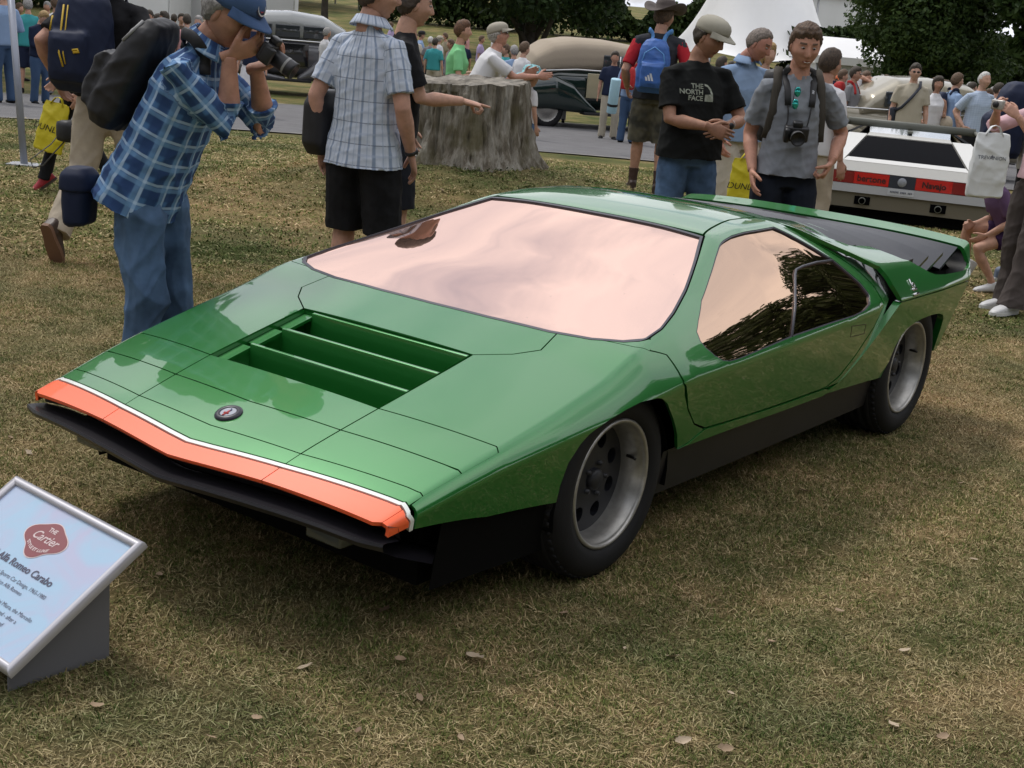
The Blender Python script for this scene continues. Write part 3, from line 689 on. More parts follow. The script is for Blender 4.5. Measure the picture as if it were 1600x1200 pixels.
def gpatch(x, y): return mnoise.fractal(Vector((x*.55+3, y*.55, 0)), .8, 2.1, 4)
scatter('straw_grass', lawnpoints(34000, 2.2, 8.4, 1), [clump_mesh(34, .066, .003, .013, 2.0, k, .0012, .5) for k in (1, 2, 3)], [STRAWM]*3, .7, 1.3, 3)
scatter('green_grass', lawnpoints(17000, 2.2, 9, 2, fn=lambda x, y, r: gpatch(x, y)+.25*r.normal() > -.03), [clump_mesh(26, .05, .006, .022, 1.0, k+7, .0014, .2) for k in (1, 2)], [GREENM]*2, .6, 1.2, 4)
scatter('distant_grass', lawnpoints(24000, 8, 19, 5, half=.45, fn=lambda x, y, r: not onroad(x, y)), [clump_mesh(26, .14, .004, .016, 2.2, 21, .004, .6), clump_mesh(26, .13, .005, .018, 1.8, 22, .004, .4)], [STRAWM, GREENM], .7, 1.3, 6)

# ------------------------------------------------------------------ trees
def tree(name, pos, H, Rr, label, cols=((.022, .040, .012), (.05, .085, .022)), leaf=.22, n=26000, base=.22, blobs=26, seed=1, group=None, trunk=.4, sparse=1.0, squash=1.0):
    r = np.random.default_rng(seed); x0, y0, z0 = pos; root = empty(name, pos, 0, label=label, cat='tree', group=group)
    cz = H*(base+(1-base)/2); ch = H*(1-base)/2
    B = []
    for k in range(blobs):
        v = r.normal(size=3); v /= np.linalg.norm(v); rad = r.random()**.45*.72
        c = np.array([v[0]*Rr*rad, v[1]*Rr*rad, cz+v[2]*ch*rad*squash]); taper = 1-.35*max(0, (c[2]-cz)/ch)
        c[:2] *= taper; B.append((c, Rr*(.24+.22*r.random())*(.8+.2*taper)))
    # leaves on the skins of the clumps, thicker outside, with gaps
    idx = r.integers(0, len(B), n); d = r.normal(size=(n, 3)); d /= np.linalg.norm(d, axis=1)[:, None]
    C_ = np.array([b[0] for b in B])[idx]; Rb = np.array([b[1] for b in B])[idx]; rr = Rb*(.62+.45*r.random(n)**.7); p = C_+d*rr[:, None]*np.array([1, 1, .82])
    ph = sum(np.sin(p@(r.normal(size=3))*f+r.random()*6) for f in (.8, 1.3, 2.1, 3.3))/4
    p = p[ph > -.42*sparse-.05]; d = d[ph > -.42*sparse-.05]; m = len(p)
    q = d*.6+r.normal(size=(m, 3))*.8+np.array([0, 0, .35]); q /= np.linalg.norm(q, axis=1)[:, None]; a = np.cross(q, r.normal(size=(m, 3))); a /= np.linalg.norm(a, axis=1)[:, None]; b = np.cross(q, a)
    sz = leaf*(.5+.9*r.random(m))[:, None]; V = np.empty((m, 4, 3)); V[:, 0] = p-a*sz; V[:, 1] = p+b*sz*.55; V[:, 2] = p+a*sz; V[:, 3] = p-b*sz*.55-q*sz*.25
    me = bpy.data.meshes.new('leaves'); me.vertices.add(m*4); me.vertices.foreach_set('co', V.astype(np.float32).ravel()); me.loops.add(m*4); me.loops.foreach_set('vertex_index', np.arange(m*4, dtype=np.int32)); me.polygons.add(m); me.polygons.foreach_set('loop_start', np.arange(0, m*4, 4, dtype=np.int32)); me.update()
    mt = bpy.data.materials.new('foliage'); mt.use_nodes = True; nt = mt.node_tree; bs = nt.nodes['Principled BSDF']; bs.inputs['Roughness'].default_value = .6; bs.inputs['Specular IOR Level'].default_value = .25
    g = N(nt, 'ShaderNodeNewGeometry'); rp = N(nt, 'ShaderNodeValToRGB'); nt.links.new(g.outputs['Random Per Island'], rp.inputs['Fac'])
    rp.color_ramp.elements[0].color = (*cols[0], 1); rp.color_ramp.elements[1].color = (*cols[1], 1); nt.links.new(rp.outputs['Color'], bs.inputs['Base Color'])
    tr = N(nt, 'ShaderNodeBsdfTranslucent'); nt.links.new(rp.outputs['Color'], tr.inputs['Color']); ms = N(nt, 'ShaderNodeMixShader'); ms.inputs[0].default_value = .25
    nt.links.new(bs.outputs[0], ms.inputs[1]); nt.links.new(tr.outputs[0], ms.inputs[2]); nt.links.new(ms.outputs[0], nt.nodes['Material Output'].inputs['Surface'])
    link('crown', me, mt, root, smooth=False)
    tb = MB(); top_ = Vector((0, 0, cz+ch*.3)); pts = [Vector((0, 0, -.3)), Vector((.0, 0, .3)), Vector((r.normal()*.1, r.normal()*.1, H*base)), top_]
    tb.tube(pts, [trunk*1.5, trunk, trunk*.8, trunk*.25], 10)
    for k in range(min(14, blobs)):
        c, rb = B[k]; s0 = pts[2].lerp(top_, r.random()*.8); c = Vector(c); tb.tube([s0, s0.lerp(c, .5)+Vector((0, 0, -.05*rb)), c], [trunk*.4, trunk*.22, trunk*.07], 6)
    tb.build('trunk', mat('bark', (.05, .042, .034), .9, var=.4, vscale=3, bump=.02, bscale=12), root)
    return root
def treeat(name, px, D, *a, **k):
    p = P3(px, 90, D); return tree(name, (p.x, p.y, ter(p.x, p.y)), *a, **k)
treeat('broadleaf_tree', 822, 62, 15, 5.7, 'wide dark green tree with low crown behind the crowd and the stump', n=80000, base=-.08, blobs=60, seed=3, leaf=.15, cols=((.012, .028, .008), (.035, .062, .017)))
treeat('broadleaf_tree', 1436, 46, 9.5, 3.15, 'large round lime tree standing behind the white wedge car', n=110000, base=-.06, blobs=60, seed=5, leaf=.085, cols=((.025, .052, .014), (.075, .12, .032)), squash=.95)
treeat('broadleaf_tree', 1650, 42, 12, 2.2, 'tree cut off by the right edge of the photo above the frame stand', n=30000, base=.0, blobs=26, seed=6, leaf=.15, cols=((.02, .045, .010), (.06, .10, .025)))
treeat('broadleaf_tree', 1243, 120, 11, 3.8, 'distant dark tree crown rising behind the cone tent', n=26000, base=.0, blobs=28, seed=8, leaf=.22)
treeat('broadleaf_tree', 1102, 150, 5.6, 1.5, 'tiny far tree top showing left of the cone tent', n=5000, base=.2, blobs=12, seed=9, leaf=.4)
treeat('broadleaf_tree', 505, 58, 5.6, 3.0, 'thin light tree with gaps above the roof of the grey vintage saloon', n=7000, base=.32, blobs=20, seed=11, leaf=.12, sparse=.2, trunk=.18, cols=((.03, .05, .015), (.07, .10, .03)))
treeat('broadleaf_tree', 100, 62, 16, 6, 'tree behind the crowd at the far left edge', n=26000, base=.15, blobs=26, seed=12, leaf=.24, cols=((.03, .05, .015), (.07, .10, .03)))
for k, (az, D, H) in enumerate(((3, 30, 15), (-3, 33, 18.5), (-12, 32, 19.5), (-22, 33, 17.5), (-34, 34, 18), (-47, 36, 16))):
    x = CAM_POS.x+D*math.cos(R(az)); y = CAM_POS.y+D*math.sin(R(az))
    tree('broadleaf_tree', (x, y, ter(x, y)), H, 5.4, 'tree in the row along the right side, mirrored in the side windows', n=34000, base=.04, blobs=34, seed=40+k, leaf=.19, group='trees along the right side of the lawn', cols=((.02, .042, .012), (.055, .09, .026)))
for k, (az, D, H) in enumerate(((-60, 25, 18), (-76, 22, 19), (-94, 21, 20), (-114, 21, 19), (-134, 21, 20), (-154, 22, 20), (-175, 24, 18), (-197, 26, 19), (-220, 28, 17), (64.5, 37, 19), (82, 34, 18), (103, 32, 17), (122, 30, 18))):  # out-of-view tree ring, added for reflections and to cut low sky light
    x = CAM_POS.x+D*math.cos(R(az)); y = CAM_POS.y+D*math.sin(R(az))
    tree('broadleaf_tree', (x, y, ter(x, y)), H, 6.0, 'tree of the belt added out of view round the lawn to cut low side light, seen only in reflections', n=9000, base=.0, blobs=28, seed=80+k, leaf=.45, group='trees added out of view to cut low side light', cols=((.02, .042, .012), (.055, .09, .026)))
# low hedge and distance behind the crowd
vs = []; r_ = np.random.default_rng(5)
def hedge(name, px0, px1, D0, D1, hgt, label, n=30000, leaf=.15, cols=((.015, .03, .01), (.045, .075, .022))):
    a = P3(px0, 90, D0); b = P3(px1, 90, D1); root = empty(name, (a.x, a.y, ter(a.x, a.y)), 0, label=label, cat='hedge')
    L = (b-a).xy.length; d = (b-a).xy.normalized(); r = np.random.default_rng(abs(int(px0))); V = []; F = []
    for i in range(n):
        t = r.random()*L; hh = hgt*(.75+.25*math.sin(t*.7)+.15*math.sin(t*2.3)); z = hh*math.sqrt(r.random()); w = r.normal()*.8*(1-z/hgt*.5); c = Vector((d.x*t-d.y*w, d.y*t+d.x*w, z)); q = Vector(r.normal(size=3)).normalized(); e = q.orthogonal().normalized()*leaf*(.5+r.random()); f = q.cross(e)*.6; k = len(V)
        V += [c-e, c+f, c+e, c-f]; F.append((k, k+1, k+2, k+3))
    m = blade_mat('hedge_leaves', [cols[0], cols[1]]); link('foliage', mesh_pd(V, F), m, root, smooth=False); return root
hedge('hedge', 560, 1100, 78, 78, 3.2, 'long dark hedge closing the lawn behind the beige drophead car')
hedge('hedge', 1250, 1700, 60, 46, 2.4, 'dark hedge behind the crowd on the right below the round tree')
hedge('hedge', -80, 330, 66, 70, 3.0, 'hedge behind the crowd at the far left')

# ------------------------------------------------------------------ tents
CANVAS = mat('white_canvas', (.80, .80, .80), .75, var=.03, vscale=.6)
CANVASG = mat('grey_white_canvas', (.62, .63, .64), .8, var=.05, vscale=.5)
STEEL = mat('galvanised_steel', (.40, .41, .43), .45, metal=.6, var=.1)
def cone_tent(px, D, half, eave, peak, label, n=24, tips=6):
    p = P3(px, 90, D); z = ter(p.x, p.y); root = empty('tent', (p.x, p.y, z), 0, label=label, cat='tent'); V = []; F = []; rows = 16
    for i in range(rows+1):
        u = i/rows; h = eave+(peak-eave)*(1-u)**1.75
        for q in range(n*2):
            a = 2*math.pi*q/(n*2); rr = half*(.02+.98*u)*(1-.07*(1-abs(math.cos(a*tips/2)))*u); V.append((rr*math.cos(a), rr*math.sin(a), h-.5*u*u*(1-abs(math.cos(a*tips/2)))*.6))
    m = n*2
    for i in range(rows):
        for q in range(m): F.append((i*m+q, (i+1)*m+q, (i+1)*m+(q+1) % m, i*m+(q+1) % m))
    link('canopy', mesh_pd(V, F), CANVAS, root)
    sd = MB(); 
    for q in range(tips):
        a = 2*math.pi*q/tips; x, y = half*.97*math.cos(a), half*.97*math.sin(a); MB().tube([(x, y, -.1), (x, y, eave)], .06, 8).build('pole', STEEL, root)
    MB().tube([(0, 0, 0), (0, 0, peak+.6)], .08, 8).build('mast', STEEL, root); return root
def marquee(px, D, w, dp, eave, ridge, rz, label, panes=0, walls=True):
    p = P3(px, 90, D); z = ter(p.x, p.y); root = empty('marquee', (p.x, p.y, z), rz, label=label, cat='marquee')
    rf = MB(); hw, hd = w/2, dp/2
    rf.add([(-hw-.15, -hd-.2, eave), (hw+.15, -hd-.2, eave), (hw+.15, 0, ridge), (-hw-.15, 0, ridge), (hw+.15, hd+.2, eave), (-hw-.15, hd+.2, eave)], [(0, 1, 2, 3), (3, 2, 4, 5)])
    rf.add([(-hw, -hd, eave), (-hw, hd, eave), (-hw, 0, ridge), (hw, -hd, eave), (hw, hd, eave), (hw, 0, ridge)], [(0, 2, 1), (3, 4, 5)]); rf.build('roof', CANVAS, root, smooth=False)
    va = MB(); va.box((0, -hd-.21, eave-.12), (w+.3, .02, .28)); va.box((-hw-.15, 0, eave-.12), (.02, dp+.4, .28)); va.build('valance', CANVAS, root, smooth=False)
    if walls:
        nb = max(2, int(w/3))
        for k in range(nb):
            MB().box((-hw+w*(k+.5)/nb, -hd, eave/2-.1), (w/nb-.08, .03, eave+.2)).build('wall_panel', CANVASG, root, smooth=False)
            MB().tube([(-hw+w*k/nb, -hd-.02, -.2), (-hw+w*k/nb, -hd-.02, eave)], .05, 6).build('pole', STEEL, root)
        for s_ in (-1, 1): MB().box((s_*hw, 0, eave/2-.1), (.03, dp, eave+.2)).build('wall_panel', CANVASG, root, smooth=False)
    else:
        for sx in (-1, 1):
            for sy in (-1, 1): MB().tube([(sx*hw, sy*hd, -.2), (sx*hw, sy*hd, eave)], .06, 8).build('pole', STEEL, root)
    return root
cone_tent(1178, 62, 4.2, 1.0, 10.5, 'tall white cone tent peaking behind the smiling man')
cone_tent(425, 85, 5.5, 2.6, 8.0, 'white peaked tent behind the roof of the grey vintage saloon')
marquee(1290, 75, 9, 6, 3.6, 5.2, R(-52), 'white framed marquee between the cone tent and the round tree')
marquee(205, 60, 4.2, 5, 2.75, 3.5, R(-50), 'white marquee with pale side wall behind the left crowd', walls=True)
marquee(345, 66, 7, 5, 3.6, 4.7, R(-46), 'white marquee half hidden by the blue cap of the photographer')
marquee(1325, 52, 3.0, 3, 1.8, 2.5, R(-52), 'small low white canopy above the red and orange dressed crowd')
# frame stand at the right edge
fp = P3(1575, 140, 30); root = empty('frame_stand', (fp.x, fp.y, ter(fp.x, fp.y)), R(-52), label='grey metal frame stand with sloping roof at the right edge', cat='stand')
MB().tube([(-.1, 0, -.3), (-.1, 0, 1.62)], .035, 8).build('post', STEEL, root)
MB().tube([(2.4, 0, -.3), (2.4, 0, 2.2)], .035, 8).build('post', STEEL, root)
MB().tube([(-.1, 0, 1.62), (2.4, 0, 2.2)], .035, 8).build('rafter', STEEL, root); MB().tube([(-.1, 0, 1.52), (2.4, 0, 1.9)], .03, 8).build('rail', STEEL, root)

# ------------------------------------------------------------------ stump
def stump():
    cx_, cy_ = STUMP; root = empty('tree_stump', (cx_, cy_, ter(cx_, cy_)-.05), 0, label='huge weathered grey tree stump with furrowed bark on a grassy mound', cat='stump')
    n = 220; m = 44; V = []; F = []; r = np.random.default_rng(4); Ht = .74
    tb = [r.random()*6.28 for _ in range(8)]
    for i in range(m+1):
        u = i/m; z = Ht*u
        for q in range(n):
            a = 2*math.pi*q/n; fl = .59+.14*(1-u)**4+.045*(1-u)
            but = .045*(1-u)**1.5*math.sin(5*a+tb[0])+.03*(1-u)*math.sin(9*a+tb[1])
            v = Vector((math.cos(a)*4.4, math.sin(a)*4.4, u*.8)); rid = mnoise.fractal(v*1.6, .7, 2.2, 4); f2 = mnoise.noise(v*5+Vector((0, 0, u*1.5)))
            rid2 = abs(mnoise.noise(Vector((math.cos(a)*9+3, math.sin(a)*9, u*.9))))
            rr = fl+but+.040*rid+.014*f2-.05*(1-min(1, rid2*5))**2
            V.append((rr*math.cos(a), rr*math.sin(a), z+(.025*mnoise.noise(Vector((a*3, 1, 2)))+.03*math.sin(a+2) if u > .9 else 0)))
        
    for i in range(m):
        for q in range(n): F.append((i*n+q, i*n+(q+1) % n, (i+1)*n+(q+1) % n, (i+1)*n+q))
    mt = bpy.data.materials.new('weathered_bark'); mt.use_nodes = True; nt = mt.node_tree; b = nt.nodes['Principled BSDF']; b.inputs['Roughness'].default_value = .95; b.inputs['Specular IOR Level'].default_value = .15
    co = N(nt, 'ShaderNodeTexCoord'); mp = N(nt, 'ShaderNodeMapping'); mp.inputs['Scale'].default_value = (9, 9, 1.5); nt.links.new(co.outputs['Object'], mp.inputs[0])
    n1_ = N(nt, 'ShaderNodeTexNoise', Scale=1.6, Detail=9.0, Roughness=.7); nt.links.new(mp.outputs[0], n1_.inputs['Vector'])
    rp = N(nt, 'ShaderNodeValToRGB'); nt.links.new(n1_.outputs['Fac'], rp.inputs['Fac']); e = rp.color_ramp.elements; e.new(.5); e.new(.6)
    for el, (ps, c) in zip(e, ((.28, (.05, .042, .03)), (.45, (.15, .13, .10)), (.56, (.27, .25, .21)), (.72, (.44, .42, .38)))): el.position = ps; el.color = (*c, 1)
    mo = N(nt, 'ShaderNodeTexNoise', Scale=3.2, Detail=4.0); nt.links.new(co.outputs['Object'], mo.inputs['Vector']); mr = N(nt, 'ShaderNodeMapRange'); nt.links.new(mo.outputs['Fac'], mr.inputs['Value']); mr.inputs['From Min'].default_value = .5; mr.inputs['From Max'].default_value = .68; mr.inputs['To Max'].default_value = .75
    x = N(nt, 'ShaderNodeMixRGB'); nt.links.new(mr.outputs[0], x.inputs['Fac']); nt.links.new(rp.outputs['Color'], x.inputs['Color1']); x.inputs['Color2'].default_value = (.085, .075, .035, 1); nt.links.new(x.outputs[0], b.inputs['Base Color'])
    bp = N(nt, 'ShaderNodeBump', Strength=1.0, Distance=.03); nt.links.new(n1_.outputs['Fac'], bp.inputs['Height']); nt.links.new(bp.outputs[0], b.inputs['Normal'])
    link('bark', mesh_pd(V, F), mt, root)
    tv = [V[m*n+q] for q in range(n)]; V2 = []; F2 = []; rings = 8
    for j in range(rings):
        s_ = 1-j/rings
        for q in range(n): x_, y_, z_ = tv[q]; V2.append((x_*s_, y_*s_, z_*1.0-.02+.015*mnoise.noise(Vector((x_*s_*9, y_*s_*9, 0)))+(.02 if j == 0 else 0)))
    for j in range(rings-1):
        for q in range(n): F2.append((j*n+q, j*n+(q+1) % n, (j+1)*n+(q+1) % n, (j+1)*n+q))
    F2.append(tuple((rings-1)*n+q for q in range(n)))
    link('cut_top', mesh_pd(V2, F2), mat('cut_wood', (.20, .18, .15), .9, var=.4, vscale=9, bump=.01, bscale=30), root)
    return root
stump()

# ------------------------------------------------------------------ people toolkit
def remesh(mb, vox, smooth=4, fac=.5):
    me = mesh_pd(mb.v, mb.f); o = bpy.data.objects.new('tmp', me); COL.objects.link(o)
    r = o.modifiers.new('r', 'REMESH'); r.mode = 'VOXEL'; r.voxel_size = vox
    if smooth:
        s = o.modifiers.new('s', 'SMOOTH'); s.iterations = smooth; s.factor = fac
    dg = bpy.context.evaluated_depsgraph_get(); dg.update()
    out = bpy.data.meshes.new_from_object(o.evaluated_get(dg))
    bpy.data.objects.remove(o); bpy.data.meshes.remove(me); return out
def coords(me):
    a = np.empty(len(me.vertices)*3, dtype=np.float32); me.vertices.foreach_get('co', a); return a.reshape(-1, 3).astype(float)
def normals(me):
    a = np.empty(len(me.vertices)*3, dtype=np.float32); me.vertices.foreach_get('normal', a); return a.reshape(-1, 3).astype(float)
def setco(me, a): me.vertices.foreach_set('co', a.astype(np.float32).ravel()); me.update()
def wrinkle(me, amp=.004, scale=1., seed=0, mask=None, zdir=None):
    r = np.random.default_rng(seed); p = coords(me); n = normals(me); d = np.zeros(len(p))
    for k in range(7):
        v = r.normal(size=3); v /= np.linalg.norm(v); w = r.normal(size=3); f = (14+10*r.random()*k)*scale
        ph = p@v*f+1.6*np.sin(p@w*7*scale+r.random()*6)+r.random()*6
        s = np.sin(ph); d += (1-np.abs(s))**2*(1.0/(1+k*.35))-.35
    d *= amp/1.6
    if mask is not None: d *= mask(p)
    setco(me, p+n*d[:, None])
def clothcoords(me, bones):
    """per vertex (around, along) on the nearest bone: used by woven patterns"""
    p = coords(me); best = np.full(len(p), 1e9); uv = np.zeros((len(p), 3))
    for bi, (a, b, ref, rad) in enumerate(bones):
        a = np.array(a); b = np.array(b); ax = b-a; L = np.linalg.norm(ax); ax /= L; ref = np.array(ref, float); ref -= ax*(ref@ax); ref /= np.linalg.norm(ref)
        e2 = np.cross(ax, ref); q = p-a; t = np.clip(q@ax, 0, L); dd = np.linalg.norm(q-t[:, None]*ax, axis=1)/rad
        m = dd < best; best[m] = dd[m]
        ang = np.arctan2(q@e2, q@ref); uv[m, 0] = (ang*rad)[m]; uv[m, 1] = (q@ax)[m]; uv[m, 2] = bi
    at = me.attributes.new('cloth', 'FLOAT_VECTOR', 'POINT'); at.data.foreach_set('vector', uv.astype(np.float32).ravel())
def plaid(name, base, lines, rough=.85):
    """lines: list of (axis, period, offset, width, colour, strength)"""
    m = bpy.data.materials.new(name); m.use_nodes = True; nt = m.node_tree; b = nt.nodes['Principled BSDF']; b.inputs['Roughness'].default_value = rough; b.inputs['Specular IOR Level'].default_value = .2
    at = N(nt, 'ShaderNodeAttribute'); at.attribute_name = 'cloth'; sp = N(nt, 'ShaderNodeSeparateXYZ'); nt.links.new(at.outputs['Vector'], sp.inputs[0])
    cur = None
    for ax, per, off, wid, colr, st in lines:
        a = N(nt, 'ShaderNodeMath', operation='MULTIPLY_ADD'); nt.links.new(sp.outputs[ax], a.inputs[0]); a.inputs[1].default_value = 1/per; a.inputs[2].default_value = off+50
        f = N(nt, 'ShaderNodeMath', operation='FRACT'); nt.links.new(a.outputs[0], f.inputs[0])
        s = N(nt, 'ShaderNodeMath', operation='SUBTRACT'); nt.links.new(f.outputs[0], s.inputs[0]); s.inputs[1].default_value = .5
        ab = N(nt, 'ShaderNodeMath', operation='ABSOLUTE'); nt.links.new(s.outputs[0], ab.inputs[0])
        mr = N(nt, 'ShaderNodeMapRange'); nt.links.new(ab.outputs[0], mr.inputs['Value']); w = wid/per/2
        mr.inputs['From Min'].default_value = w*.75; mr.inputs['From Max'].default_value = w*1.25; mr.inputs['To Min'].default_value = st; mr.inputs['To Max'].default_value = 0
        x = N(nt, 'ShaderNodeMixRGB'); nt.links.new(mr.outputs[0], x.inputs['Fac'])
        if cur is None: x.inputs['Color1'].default_value = (*base, 1)
        else: nt.links.new(cur, x.inputs['Color1'])
        x.inputs['Color2'].default_value = (*colr, 1); cur = x.outputs[0]
    nt.links.new(cur, b.inputs['Base Color']); return m
def frame(o, a):
    f = Vector((math.cos(a), math.sin(a), 0)); r = Vector((math.sin(a), -math.cos(a), 0))
    return Matrix(((r.x, f.x, 0, o[0]), (r.y, f.y, 0, o[1]), (0, 0, 1, o[2]), (0, 0, 0, 1)))
def ik(a, c, l1, l2, pole):
    """two bone chain a->mid->c"""
    d = c-a; L = min(d.length, (l1+l2)*.999); dn = d.normalized(); c2 = a+dn*L
    x = (l1*l1-l2*l2+L*L)/(2*L); h = math.sqrt(max(0, l1*l1-x*x)); pl = (pole-dn*pole.dot(dn))
    pl = pl.normalized() if pl.length > 1e-5 else Vector((0, 0, 1))
    return a+dn*x+pl*h, c2
SKINS = {}
def skin_mats(tone=(.48, .27, .19)):
    if tone not in SKINS:
        k = 'skin%d' % len(SKINS)
        SKINS[tone] = [mat(k, tone, .55, var=.12, vscale=25, spec=.35), mat(k+'_lip', (tone[0]*.75, tone[1]*.45, tone[2]*.45), .5), mat(k+'_brow', (.13, .08, .055), .8)]
        for m in SKINS[tone][:2]:
            b = m.node_tree.nodes['Principled BSDF']; b.inputs['Subsurface Weight'].default_value = .08; b.inputs['Subsurface Radius'].default_value = (.02, .008, .004)
    return SKINS[tone]
def headshape(v, k=1.0, jaw=1.0, smile=0.):
    """unit sphere directions (n,3) -> head surface, x right, y forward, z up"""
    x, y, z = v[:, 0], v[:, 1], v[:, 2]
    X = x*.0765; Y = y*np.where(y > 0, .090, .102); Z = z*.116
    s = np.clip((-Z-.012)/.10, 0, 1)
    X = X*(1-.34*s**1.3*jaw); Y = np.where(Y < 0, Y*(1-.62*s), Y*(1-.06*s))
    Y = np.where((Y > .0) & (s > 0), Y+.004*s, Y)
    up = np.clip((Z-.05)/.07, 0, 1); Y = np.where(Y > 0, Y*(1-.02*up), Y)
    X = X*(1+.03*np.clip(-v[:, 1], 0, 1))
    fr = np.clip(v[:, 1], 0, 1)
    # flatten front of the face
    Y = Y-fr**3*.006*(np.abs(Z) < .09)
    g = lambda cx, cz, sx, sz: np.exp(-((np.abs(X)-cx)/sx)**2-((Z-cz)/sz)**2)*(v[:, 1] > 0)
    Y = Y+.004*g(.028, .034, .022, .009)                            # brow
    Y = Y-.0115*g(.030, .014, .015, .012)                           # eye sockets
    Y = Y+.0045*g(.030, .013, .010, .0065)                          # lids
    Y = Y+.006*g(.042, -.018, .018, .018)                           # cheekbones
    X = X+np.sign(X)*.003*g(.06, -.02, .02, .02)
    t = np.clip((.022-Z)/.052, 0, 1)
    nose = np.where((Z < .030) & (Z > -.044), np.clip((.030-Z)/.052, 0, 1)**1.1*.0255, 0)*np.where(Z < -.030, np.clip((Z+.044)/.014, 0, 1), 1)
    Y = Y+nose*np.exp(-(X/(.0075+.0055*t))**2)*(v[:, 1] > 0)
    Z = Z-smile*.008*np.minimum(1.5, (np.abs(X)/.024)**2)*(np.abs(Z+.062) < .02)*(v[:, 1] > 0)*-1*0
    Y = Y+.005*g(.0, -.058, .024, .010)-.004*g(0, -.0625, .022, .0022)+.003*g(0, -.069, .016, .004)-.004*g(0, -.080, .02, .006)+.008*g(0, -.098, .02, .013)
    return np.stack([X, Y, Z], 1)*k
def sphere_grid(n, m):
    ph = np.linspace(-math.pi/2, math.pi/2, m+2)[1:-1]; th = np.linspace(0, 2*math.pi, n, endpoint=False)
    # denser at the front
    th = th-.45*np.sin(2*(th-math.pi/2))*.5+0
    V = [(0, 0, -1)]+[(math.cos(p)*math.cos(t), math.cos(p)*math.sin(t), math.sin(p)) for p in ph for t in th]+[(0, 0, 1)]
    F = []; L = len(V)-1
    for k in range(n): F.append((0, 1+(k+1) % n, 1+k)); F.append((L, L-n+k, L-n+(k+1) % n))
    for i in range(m-1):
        for k in range(n): a = 1+i*n; F.append((a+k, a+(k+1) % n, a+n+(k+1) % n, a+n+k))
    return np.array(V), F
SG = {q: sphere_grid(*q) for q in ((72, 64), (28, 24), (18, 14))}
HANDREST = dict(relaxed=(.35, .4, .45, .5, .3), point=(0.02, 1.35, 1.45, 1.5, .9), fist=(1.3, 1.35, 1.4, 1.45, .8), grip=(.75, .8, .85, .9, .5), flat=(.12, .12, .15, .18, .2))
def hand_mb(w, dr, pn, side, pose='relaxed', k=1.0, mb=None):
    """w wrist, dr finger direction, pn palm normal, side +1 right / -1 left: thumb side = dr x pn * side"""
    mb = mb or MB(); dr = dr.normalized(); pn = (pn-dr*pn.dot(dr)).normalized(); th = dr.cross(pn)*side
    cr = HANDREST[pose]
    rows = [(-.03, .026, .021), (0, .025, .018), (.03, .035, .017), (.065, .042, .015), (.09, .041, .0125), (.100, .034, .008)]
    base = len(mb.v); vs = []; fs = []
    for s_, a_, b_ in rows:
        for q in range(12):
            an = 2*math.pi*q/12; vs.append(w+dr*s_*k+th*math.cos(an)*a_*k+pn*math.sin(an)*b_*k)
    for i in range(5):
        for q in range(12): fs.append((i*12+q, i*12+(q+1) % 12, i*12+12+(q+1) % 12, i*12+12+q))
    fs += [tuple(range(11, -1, -1)), tuple(60+q for q in range(12))]
    mb.add(vs, fs)
    for i in range(4):
        off = (.030-.020*i)*k; L = (.078, .086, .080, .062)[i]*k; p = w+dr*(.088-.004*abs(i-1.2))*k+th*off; pts = [p-dr*.02*k, p]; a = 0; d = dr
        for seg, fr_ in ((.46, .45), (.30, 1.0), (.24, .8)):
            a += cr[i]*fr_; d = (dr*math.cos(a)+pn*math.sin(a)+th*.03*(1.5-i)).normalized(); p = p+d*L*seg; pts.append(p)
        rr = (.0084, .0088, .0084, .0070)[i]*k; mb.tube(pts+[p+d*.003*k], [rr*1.05, rr*1.05, rr, rr*.93, rr*.8, rr*.35], 8)
    p = w+dr*.02*k+th*.020*k; d1 = (dr*.75+th*.75+pn*.25).normalized(); p1 = p+d1*.045*k; d2 = (dr*.9+th*.35+pn*(.2+cr[4])).normalized(); p2 = p1+d2*.034*k; d3 = (dr*.9+th*(.1-cr[4]*.3)+pn*(.2+cr[4]*1.2)).normalized(); p3 = p2+d3*.026*k
    mb.tube([p-d1*.01, p, p1, p2, p3, p3+d3*.003], [.012*k, .014*k, .0115*k, .0105*k, .0085*k, .004*k], 8)
    return mb
def ringloft(mb, rows, n=20, cap=True, p=2.4):
    """rows: (centre, ex, ey, a, b): superelliptic rings"""
    vs = []; fs = []; m = len(rows)
    for c, ex, ey, a, b in rows:
        for q in range(n):
            t = 2*math.pi*q/n; ct, st = math.cos(t), math.sin(t)
            vs.append(c+ex*(a*math.copysign(abs(ct)**(2/p), ct))+ey*(b*math.copysign(abs(st)**(2/p), st)))
    for i in range(m-1):
        for q in range(n): fs.append((i*n+q, i*n+(q+1) % n, (i+1)*n+(q+1) % n, (i+1)*n+q))
    if cap: fs += [tuple(range(n-1, -1, -1)), tuple((m-1)*n+q for q in range(n))]
    return mb.add(vs, fs)

